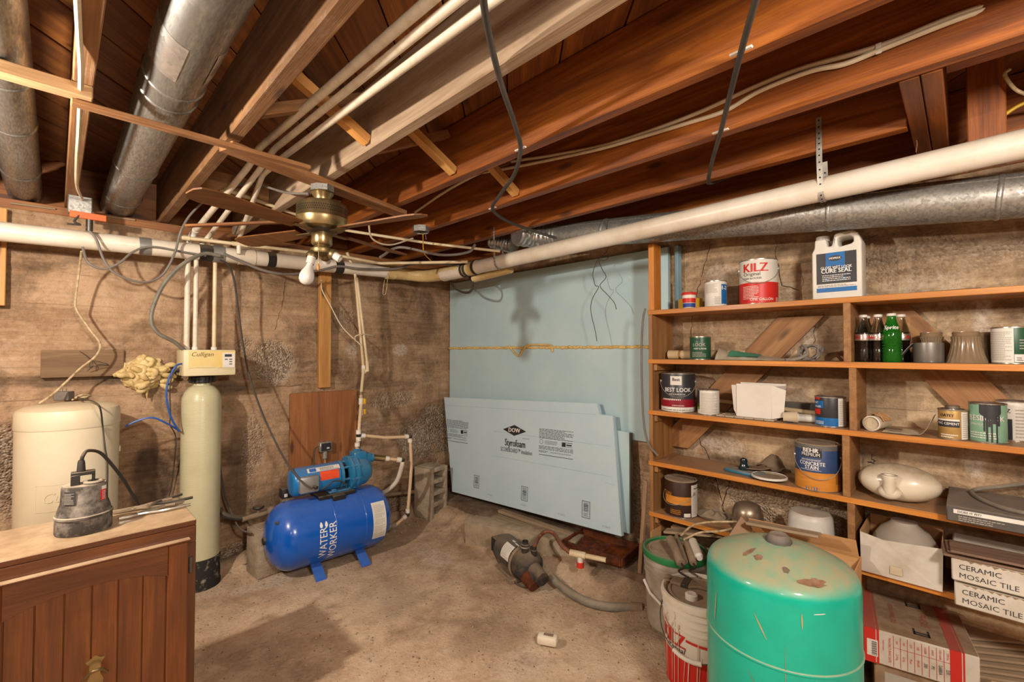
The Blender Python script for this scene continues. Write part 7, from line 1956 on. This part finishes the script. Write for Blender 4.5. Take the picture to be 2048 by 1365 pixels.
# white carton with a bowl inside
yb0, yb1 = P(1722, 1100, x=2.285).y, P(1884, 1120, x=2.285).y
wc = thing('white_carton', 'white open carton holding a grey bowl on the fifth shelf', 'box', (0, 0, z5))
Hc = 0.158
panel([(2.285, yb0, 0), (2.285, yb1, 0), (2.275, yb1 - 0.004, Hc), (2.275, yb0 - 0.07, Hc * 0.90), (2.27, yb0, Hc)], 'front_wall', 'carton_white', wc)
panel([(2.285, yb1, 0), (2.55, yb1, 0), (2.55, yb1, Hc), (2.285, yb1, Hc)], 'side_wall', 'cardboard', wc)
panel([(2.285, yb0, 0), (2.55, yb0, 0), (2.55, yb0, Hc), (2.285, yb0, Hc)], 'side_wall', 'cardboard', wc)
panel([(2.55, yb0, 0), (2.55, yb1, 0), (2.55, yb1, Hc), (2.55, yb0, Hc)], 'back_wall', 'cardboard', wc)
panel([(2.285, yb0, 0.002), (2.55, yb0, 0.002), (2.55, yb1, 0.002), (2.285, yb1, 0.002)], 'bottom', 'cardboard', wc)
MB().bb((2.2735, yb0 - 0.125, 0.02), (2.276, yb0 - 0.09, 0.05)).obj('tape_patch', 'paper', wc, smooth=False)
MB().bb((2.29, yb1 - 0.0022, 0.02), (2.50, yb1 - 0.0012, Hc - 0.03)).obj('side_print', 'print_dark', wc, smooth=False)
ib = thing('grey_bowl', 'upturned grey bowl sitting inside the white carton', 'bowl', (2.42, (yb0 + yb1) / 2 - 0.005, z5 + 0.006))
MB().lathe([(0.105, 0.0), (0.108, 0.06), (0.10, 0.11), (0.075, 0.15), (0.045, 0.175), (0.042, 0.185), (0.001, 0.188)], 36).obj('bowl', 'bowl_grey', ib)
MB().lathe([(0.105, 0), (0.11, 0.002), (0.11, 0.008), (0.106, 0.01)], 36).obj('rim', 'bowl_grey', ib)
# ceramic tile cartons
ty = P(1908, 1150, x=2.20).y
def tile_carton(z0, z1, y, label, xo=0.0):
    t = thing('tile_carton', label, 'box', (0, 0, 0))
    MB().bb((2.20 + xo, y - 0.52, z0), (2.50 + xo, y, z1)).obj('carton', 'carton_white', t, bev=0.004)
    q = lambda yy, zz_: flat((2.20 + xo, yy, zz_), (0, -1, 0), (0, 0, 1), 0.001)
    text(t, 'CERAMIC', 0.024, 'print_dark', q(y - 0.018, z0 + (z1 - z0) * 0.66), align='LEFT', bold=0.004)
    text(t, 'MOSAIC TILE', 0.024, 'print_dark', q(y - 0.018, z0 + (z1 - z0) * 0.28), align='LEFT', bold=-0.004)
    dp_ = MB(); rg_ = random.Random(int(z0 * 100))
    for i in range(26):
        yy = y - 0.02 - i * 0.019
        dp_.add([V((2.199 + xo, yy, z1)), V((2.199 + xo, yy - 0.019, z1)), V((2.199 + xo, yy - 0.0095 + rg_.uniform(-.004, .004), z1 - rg_.uniform(0.003, 0.010)))], [(0, 1, 2)])
    dp_.obj('torn_edge', 'carton_dusty', t, smooth=False)
    return t
tile_carton(z5 + 0.0, z5 + 0.078, ty, 'lower of two stacked white ceramic tile cartons on shelf')
tile_carton(z5 + 0.088, z5 + 0.165, ty + 0.006, 'upper of two stacked white ceramic tile cartons under dark planks', -0.012)
tag(MB().bb((2.22, ty - 0.5, z5 + 0.0785), (2.49, ty - 0.01, z5 + 0.0875)).obj('carton_insert', 'cardboard_dusty', smooth=False, bev=0.001), 'flat cardboard layer between the two ceramic tile cartons', 'cardboard')
for i, (dx_, dz_, ra_) in enumerate(((0.0, 0.166, 2), (0.012, 0.176, -2), (-0.01, 0.186, 3))):
    o = beam('laminate_plank', (2.24 + dx_, ty + 0.03 - 0.01 * i, z5 + dz_ + 0.004), (2.28 + dx_ * 2, ty - 0.6, z5 + dz_ + 0.004), 0.12, 0.008, 'laminate_wood', bev=0.0015)
    tag(o, ('lowest dark laminate plank on the upper tile carton', 'middle dark laminate plank on the upper tile carton', 'topmost dark laminate plank on the upper tile carton')[i], 'plank', 'laminate planks on the tile cartons')

# ------------------------------------------------------------------ below and before the shelves
# red striped tile box
zb = 0.325
FLp, FRp, BLp, BRp = P(1728, 1253, z=zb), P(1960, 1317, z=zb), P(1727, 1192, z=zb), P(1913, 1226, z=zb)
rx_ = thing('striped_tile_box', 'dusty box of floor tiles with red stripes and a print table', 'box', mw=basis(V((FRp - FLp)), (0, 0, 1), FLp))
LW = (FRp - FLp).length; LD = 0.33; LH = 0.125
MB().bb((0, 0, -LH), (LW, LD, 0)).obj('carton', 'carton_white', rx_, bev=0.004)
MB().bb((0.003, 0.003, 0.0), (LW - 0.003, LD - 0.003, 0.0015)).obj('dusty_top', 'carton_dusty', rx_, smooth=False)
for a, b in ((0.0, 0.034), (0.037, 0.044), (LW - 0.075, LW - 0.045), (LW - 0.042, LW - 0.037)):
    MB().bb((a, -0.0012, -LH), (b, 0.0, 0.0022)).obj('red_stripe', 'print_red', rx_, smooth=False)
    MB().bb((a, -0.0012, 0.0008), (b, LD, 0.0024)).obj('red_stripe', 'carton_red', rx_, smooth=False)
MB().bb((0.008, -0.0024, -LH + 0.025), (0.040, -0.0012, -0.04)).obj('barcode_sticker', 'sticker_white', rx_, smooth=False)
quads(lambda u, v: V((u, -0.0032, v)), [(0.022, -LH + 0.03 + i * 0.0042, 0.037, -LH + 0.03 + i * 0.0042 + (0.0016, 0.0028)[i % 2]) for i in range(12)]).obj('barcode', 'print_black', rx_, smooth=False)
ln_ = []
for i in range(8):
    u0 = 0.085 + i * 0.0195
    ln_.append((u0, -LH + 0.008, u0 + 0.0012, -0.006))
ln_.append((0.085, -0.048, 0.24, -0.0468))
quads(lambda u, v: V((u, -0.002, v)), ln_).obj('table_lines', 'print_red', rx_, smooth=False)
rot = lambda x, z: flat((x, -0.0016, z), (0, 0, -1), (1, 0, 0), 0.0006)
text(rx_, 'MANUFACTURING DATE:', 0.0105, 'print_red', rot(0.074, -0.062), sx=0.75)
text(rx_, 'MADE IN CHINA', 0.0065, 'print_red', rot(0.056, -0.05), sx=0.8)
for i, (a, b) in enumerate((('GW.', '22.9 Kg'), ('NW.', '22 Kg'), ('QTY.', '18 pcs'), ('SIZE', '305x305'), ('CALIBER', '300'), ('SHADE', 'M1'), ('ITEM NAME', 'SABBIA'), ('ITEM No.', '530'))):
    text(rx_, a, 0.0085, 'print_red', rot(0.095 + i * 0.0195, -0.027), sx=0.75)
    text(rx_, b, 0.0095 if i < 4 else 0.014, 'print_red' if i < 4 else 'print_dark', rot(0.095 + i * 0.0195, -0.080), sx=0.75)
text(rx_, 'FLOOR & WALL TILE', 0.022, 'carton_red', flat((LW * 0.30, LD * 0.5, 0.002), (0, -1, 0), (1, 0, 0), 0.001), sx=0.8)
text(rx_, 'FRAGILE', 0.034, 'carton_red', flat((LW * 0.60, LD * 0.5, 0.002), (0, -1, 0), (1, 0, 0), 0.001), sx=0.8)
arr = MB()
for k in range(2):
    y0 = LD * (0.80 if k else 0.12)
    for (a, b, c, d) in ((0.47, 0.0, 0.62, 0.008), (0.47, 0.014, 0.62, 0.022), (0.60, 0.0, 0.62, 0.045), (0.47, 0.0, 0.49, 0.045)):
        arr.add([V((LW * a, y0 + b, 0.003)), V((LW * c, y0 + b, 0.003)), V((LW * c, y0 + d, 0.003)), V((LW * a, y0 + d, 0.003))], [(0, 1, 2, 3)])
arr.obj('arrow_marks', 'print_dark', rx_, smooth=False)
under = thing('grey_carton', 'grey dusty carton supporting the striped tile box', 'box', mw=basis(V((FRp - FLp)), (0, 0, 1), FLp + V((0, 0, -LH - 0.002 - 0.17))))
MB().bb((0.03, 0.02, 0.0), (LW + 0.05, LD, 0.17)).obj('carton', 'carton_dusty', under, bev=0.004)
MB().bb((0.06, 0.0185, 0.03), (LW - 0.05, 0.0205, 0.14)).obj('side_label', 'print_faded', under, smooth=False)
# loose tiles
for i in range(7):
    z = 0.20 + 0.0125 * i
    p = P(2020 - 6 * i, 1362 - 14 * i, z=z)
    o = MB().box((0, 0, 0), (0.30, 0.16, 0.009)).obj('floor_tile', 'tile_beige', bev=0.0015, smooth=False)
    o.matrix_world = basis(V((0.55 + 0.03 * i, -1.0, 0.0)), (0, 0, 1), V((p.x + 0.08, p.y, z)))
    tag(o, ('bottom', 'second', 'third', 'fourth', 'fifth', 'sixth', 'topmost')[i] + ' loose beige tile of the fanned pile beside the striped box', 'tile', 'loose floor tiles')
pil = thing('tile_carton', 'brown carton holding up the fanned loose tiles', 'box', mw=basis(V((0.6, -1.0, 0.0)), (0, 0, 1), V((P(2020, 1362, z=0.2).x + 0.08, P(2020, 1362, z=0.2).y, 0.0))))
MB().bb((-0.15, -0.08, 0.0), (0.12, 0.07, 0.194)).obj('carton', 'cardboard_dusty', pil, bev=0.003)
MB().bb((-0.02, -0.082, 0.0), (0.02, -0.0795, 0.194)).obj('tape', 'paper', pil, smooth=False)

# open cardboard box behind the green tank
bx0, bx1 = P(1497, 1033, x=2.12), P(1708, 1075, x=2.15)
cbz = 0.44
A = P(1497, 1032, x=2.16); B = P(1712, 1078, x=2.2)
ob_ = thing('cardboard_box', 'open brown cardboard box behind the green tank', 'box', (0, 0, 0))
yA, yB_ = A.y, B.y
zA = A.z
fl2 = panel([(2.16, yA, zA - 0.01), (2.20, yB_, zA - 0.01), (2.23, yB_ - 0.005, zA - 0.085), (2.19, yA - 0.01, zA - 0.075)], 'back_flap', 'cardboard', ob_)
panel([(2.19, yA - 0.01, zA - 0.07), (2.23, yB_ - 0.01, zA - 0.08), (2.24, yB_, 0.02), (2.21, yA, 0.02)], 'back_wall', 'cardboard', ob_)
panel([(1.93, yA - 0.05, zA - 0.08), (2.19, yA - 0.01, zA - 0.07), (2.21, yA, 0.02), (1.93, yA - 0.05, 0.02)], 'side_wall', 'cardboard', ob_)
panel([(1.92, yA + 0.02, zA - 0.06), (2.16, yA + 0.03, zA - 0.01), (2.19, yA - 0.01, zA - 0.07), (1.93, yA - 0.05, zA - 0.08)], 'side_flap', 'cardboard_dusty', ob_)
panel([(2.0, yB_, zA - 0.12), (2.23, yB_ - 0.01, zA - 0.08), (2.24, yB_, 0.02), (2.0, yB_, 0.02)], 'side_wall', 'cardboard', ob_)
panel([(1.93, yA - 0.05, zA - 0.10), (2.0, yB_, zA - 0.12), (2.0, yB_, 0.02), (1.93, yA - 0.05, 0.02)], 'front_wall', 'cardboard', ob_)
panel([(1.93, yA - 0.05, 0.021), (2.0, yB_, 0.021), (2.24, yB_, 0.021), (2.21, yA, 0.021)], 'bottom', 'cardboard', ob_)
tag(beam('wood_scrap', P(1495, 1045, x=2.10), P(1640, 1072, x=2.08), 0.05, 0.012, 'grey_plank_wood'), 'flat wood scrap lying across the open cardboard box', 'wood scrap')
tag(MB().box((0, 0, 0), (0.11, 0.004, 0.10)).obj('cardboard_piece', 'cardboard', loc=P(1312, 1077, x=2.27), smooth=False), 'small cardboard piece propped beneath the fifth shelf end', 'cardboard')
for i, (a, b) in enumerate((((1330, 1062), (1460, 1072)), ((1345, 1052), (1470, 1075)))):
    tag(beam('wood_scrap', P(*a, x=2.36 + 0.06 * i), P(*b, x=2.40 + 0.06 * i), 0.06, 0.014, 'grey_plank_wood'), ('dusty wood scrap under the fifth shelf nearest the buckets', 'dusty wood scrap deeper under the fifth shelf')[i], 'wood scrap')
cable('electrical_cable', [P(1362, 1072, x=2.2), P(1385, 1052, x=2.2), P(1420, 1045, x=2.2), P(1475, 1044, x=2.2)], 0.005, 'dirty_cable', 'upper tan cord looping into the open cardboard box')
cable('electrical_cable', [P(1368, 1080, x=2.18), P(1400, 1066, x=2.18), P(1440, 1063, x=2.18), P(1465, 1058, x=2.18)], 0.005, 'dirty_cable', 'lower tan cord looping into the open cardboard box')

# ------------------------------------------------------------------ buckets
def bucket(name, label, loc, rt, rb, h, m, rim, lidm):
    t = thing(name, label, 'bucket', loc)
    prof = [(0.001, 0.0), (rb, 0.0), (rb + 0.003, 0.01)]
    for i, z in enumerate((0.70, 0.78, 0.86)):
        rr = rb + (rt - rb) * z
        prof += [(rr, h * z - 0.006), (rr + 0.005, h * z - 0.004), (rr + 0.005, h * z + 0.002), (rr, h * z + 0.004)]
    prof += [(rt, h - 0.002)]
    b_ = MB().lathe(prof, 48).obj('body', m, t)
    MB().lathe([(rt - 0.001, h - 0.03), (rt + 0.007, h - 0.028), (rt + 0.009, h - 0.012), (rt + 0.006, h), (rt - 0.002, h + 0.003), (rt - 0.008, h - 0.002), (rt - 0.010, h - 0.012)], 48).obj('rim', rim, t)
    MB().lathe([(rt - 0.009, h - 0.012), (rt - 0.02, h - 0.012), (rt - 0.022, h - 0.006), (rt - 0.03, h - 0.006), (rt - 0.032, h - 0.010), (0.001, h - 0.010)], 48).obj('lid', lidm, t)
    return t
kb = V((1.905, 0.795, 0.005))
kz = bucket('paint_bucket', 'red and white primer bucket next to the green tank', kb, 0.147, 0.133, 0.37, 'bucket_white', 'bucket_white', 'lid_dust')
f = facing(kb)
rk = lambda z: 0.136 + (min(z, 0.253) - 0.01) * 0.0068 / 0.243 + max(0, z - 0.253) * 0.04
def on_b(u, z, off=0.0012):
    rr = rk(z) + off
    return V((rr * math.cos(f + u), rr * math.sin(f + u), z))
MB().surf(lambda u, v: on_b(-1.4 + 2.8 * u, 0.012 + 0.145 * v), 40, 2).obj('red_band', 'can_red', kz)
MB().surf(lambda u, v: on_b(-1.25 + 0.55 * u, 0.27 - 0.035 * u + 0.006 * v, 0.006), 16, 1).obj('red_line', 'print_red', kz)
MB().surf(lambda u, v: on_b(-0.38 + 1.2 * u, 0.225 - 0.02 * u + 0.010 * v, 0.006), 16, 1).obj('red_line', 'print_red', kz)
text(kz, 'KILZ', 0.075, 'print_red', lambda u, v: on_b(-0.85 + u / 0.14, 0.212 + v, 0.0025), bold=0.03, sx=0.8)
text(kz, 'Original', 0.032, 'print_black', lambda u, v: on_b(-0.80 + u / 0.14, 0.178 + v, 0.0025), shear=0.3)
rg = random.Random(12)
for k in range(11):
    u0 = -1.15 + 0.14 * k + rg.uniform(-.05, .05); wdt = rg.uniform(0.012, 0.03)
    z0, z1 = rg.uniform(0.01, 0.06), rg.uniform(0.15, 0.34)
    MB().surf(lambda u, v: on_b(u0 + wdt * (u - 0.5) * (1 - 0.4 * (1 - v)) + 0.06 * v, z0 + (z1 - z0) * v, 0.0062), 2, 8).obj('paint_drip', 'paper' if k % 3 else 'bucket_white', kz)
hpts = []
for i in range(21):
    q = -95 + 190 * i / 20
    k = math.cos(R(q * 90 / 95))
    rr = 0.155 + 0.012 * k
    hpts.append(V((rr * math.cos(f + R(q) - 0.15), rr * math.sin(f + R(q) - 0.15), 0.29 - 0.12 * k)))
bo_ = MB().tube(hpts, 0.0022, 8).obj('bail_handle', 'dark_steel', kz)
MB().tube(hpts[7:12], 0.009, 10).obj('grip', 'fitting_white', bo_)
MB().lathe([(0.024, 0.36), (0.024, 0.378), (0.018, 0.382), (0.001, 0.38)], 20, Matrix.Translation((0.07 * math.cos(f - 0.5), 0.07 * math.sin(f - 0.5), 0))).obj('pour_spout', 'bucket_white', kz)
gbk = V((2.185, 1.035, 0.03))
gk = bucket('paint_bucket', 'grey dusty bucket with green lid rim behind the primer bucket', gbk, 0.148, 0.132, 0.36, 'bucket_grey', 'bucket_green', 'lid_dust')
f2 = facing(gbk)
MB().tube([V((0.152 * math.cos(f2 + a), 0.152 * math.sin(f2 + a), 0.20 - 0.03 * i)) for i, a in enumerate((-1.3, -0.85, -0.4))], 0.007, 10).obj('handle_grip', 'fitting_white', gk)
# rollers, brushes and tubes lying on the buckets
zt_ = 0.38
def roller(a, b, r, label, m, handle=True, cap=None):
    a, b = V(a), V(b)
    t = thing('paint_roller', label, 'paint roller')
    d = (b - a)
    MB().tube([a, a + d * 0.02, a + d * 0.98, b], [r * 0.85, r, r, r * 0.85], 18).obj('sleeve', m, t)
    if handle:
        MB().tube(smooth([b, b + d.normalized() * 0.03, b + d.normalized() * 0.05 + V((-.02, .02, 0)), b + d.normalized() * 0.09], 5), 0.004, 8).obj('wire_frame', 'dark_steel', t)
    if cap:
        MB().tube([b, b + d.normalized() * 0.012], r * 0.7, 16).obj('end_cap', cap, t)
    return t
roller(P(1340, 1078, z=0.44), P(1363, 1128, z=0.40), 0.021, 'dusty paint roller on the buckets nearest the room', 'dusty_brown')
roller(P(1353, 1072, z=0.43), P(1372, 1125, z=0.395), 0.011, 'slim dusty roller handle lying between two rollers', 'dusty_brown', False)
roller(P(1370, 1074, z=0.44), P(1387, 1128, z=0.40), 0.016, 'dusty paint roller in the middle of the bucket pile', 'dusty_brown')
roller(P(1385, 1082, z=0.45), P(1398, 1114, z=0.42), 0.019, 'white tube with round cap lying beside the green tank', 'white_plastic', False, 'fitting_white')
bk_ = thing('paint_brush', 'dried paint brush lying flat on the primer bucket lid', 'brush', mw=basis(V((0.2, -1, 0)), (0, 0, 1), P(1372, 1170, z=0.367)))
MB().prism([(-0.06, -0.03), (0.02, -0.032), (0.05, -0.012), (0.12, -0.008), (0.12, 0.008), (0.05, 0.012), (0.02, 0.032), (-0.06, 0.03)], 0.012, Matrix(((1, 0, 0, 0), (0, 0, 1, 0), (0, 1, 0, 0.0), (0, 0, 0, 1)))).obj('brush_body', 'dusty_brown', bk_, bev=0.003)
MB().box((-0.0, 0, 0.0065), (0.03, 0.068, 0.0145)).obj('ferrule', 'dark_steel', bk_, bev=0.001)
for k in range(2):
    MB().ball((-0.075 - 0.0, -0.016 + 0.032 * k, 0.008), 0.014, 12, (1.1, 1.0, 0.55)).obj('bristle_lobe', 'dusty_brown', bk_)

# ------------------------------------------------------------------ green pressure tank
gl = V((1.548, 0.408, 0.0))
gt = thing('green_tank', 'big dusty turquoise green pressure tank standing in the foreground', 'water tank', gl)
gr = 0.2
DOME = [(gr, 0.695), (0.1992, 0.712), (0.1965, 0.725), (0.191, 0.736), (0.183, 0.744), (0.165, 0.754), (0.135, 0.768), (0.10, 0.781), (0.06, 0.791), (0.03, 0.795), (0.0, 0.797)]
prof = [(0.001, 0.05), (gr * 0.8, 0.05), (gr * 0.98, 0.08), (gr, 0.11)] + DOME
MB().lathe(prof, 80).obj('shell', 'tank_green', gt, ang=60)
for z in (0.532, 0.25):
    MB().lathe([(gr, z - 0.005), (gr + 0.003, z - 0.002), (gr + 0.003, z + 0.002), (gr, z + 0.005)], 80).obj('weld_ring', 'tank_green', gt)
MB().lathe([(gr * 0.86, 0.0), (gr * 0.9, 0.0), (gr * 0.9, 0.075), (gr * 0.86, 0.075)], 48).obj('base_skirt', 'tank_green', gt)
MB().lathe([(0.036, 0.793), (0.036, 0.800), (0.030, 0.812), (0.024, 0.818), (0.015, 0.816), (0.001, 0.816)], 10).obj('top_cap', 'dark_box', gt)
fg = facing(gl)
def dome(ang, rr):
    # height of the dome at radius rr
    for (r0, z0), (r1, z1) in zip(DOME[:-1], DOME[1:]):
        if r1 <= rr <= r0: zz_ = z0 + (z1 - z0) * (r0 - rr) / (r0 - r1)
    return V((rr * math.cos(fg + ang), rr * math.sin(fg + ang), zz_ + 0.0016))
rg = random.Random(6)
def scar(ang, rr, la, lr, m='scuff', name='rust_scar'):
    n = 26
    MB().add([dome(ang + la * math.cos(2 * PI * i / n) * rg.uniform(.7, 1.2), rr + lr * math.sin(2 * PI * i / n) * rg.uniform(.7, 1.2)) for i in range(n)], [tuple(range(n))]).obj(name, m, gt, smooth=False)
scar(-0.75, 0.11, 0.07, 0.022); scar(-0.45, 0.115, 0.10, 0.012); scar(0.12, 0.135, 0.07, 0.010, 'old_black'); scar(0.5, 0.165, 0.22, 0.012)
def side(ang, z, off=0.0012): return V(((gr + off) * math.cos(fg + ang), (gr + off) * math.sin(fg + ang), z))
def streak(a0, z0, a1, z1, wd, m, nm='scratch'):
    MB().surf(lambda u, v: side(a0 + (a1 - a0) * v + wd * (u - .5) * (0.3 + math.sin(PI * v)), z0 + (z1 - z0) * v), 2, 10).obj(nm, m, gt)
streak(-0.30, 0.66, -0.15, 0.60, 0.018, 'old_glue', 'glue_run'); streak(-0.92, 0.66, -0.98, 0.57, 0.02, 'old_glue', 'glue_run')
streak(0.25, 0.69, 0.255, 0.65, 0.015, 'old_glue', 'glue_run'); streak(0.06, 0.60, 0.06, 0.42, 0.006, 'lid_dust'); streak(-0.4, 0.50, -0.2, 0.44, 0.01, 'lid_dust')
streak(0.40, 0.690, 0.52, 0.694, 0.08, 'white_card', 'chip')
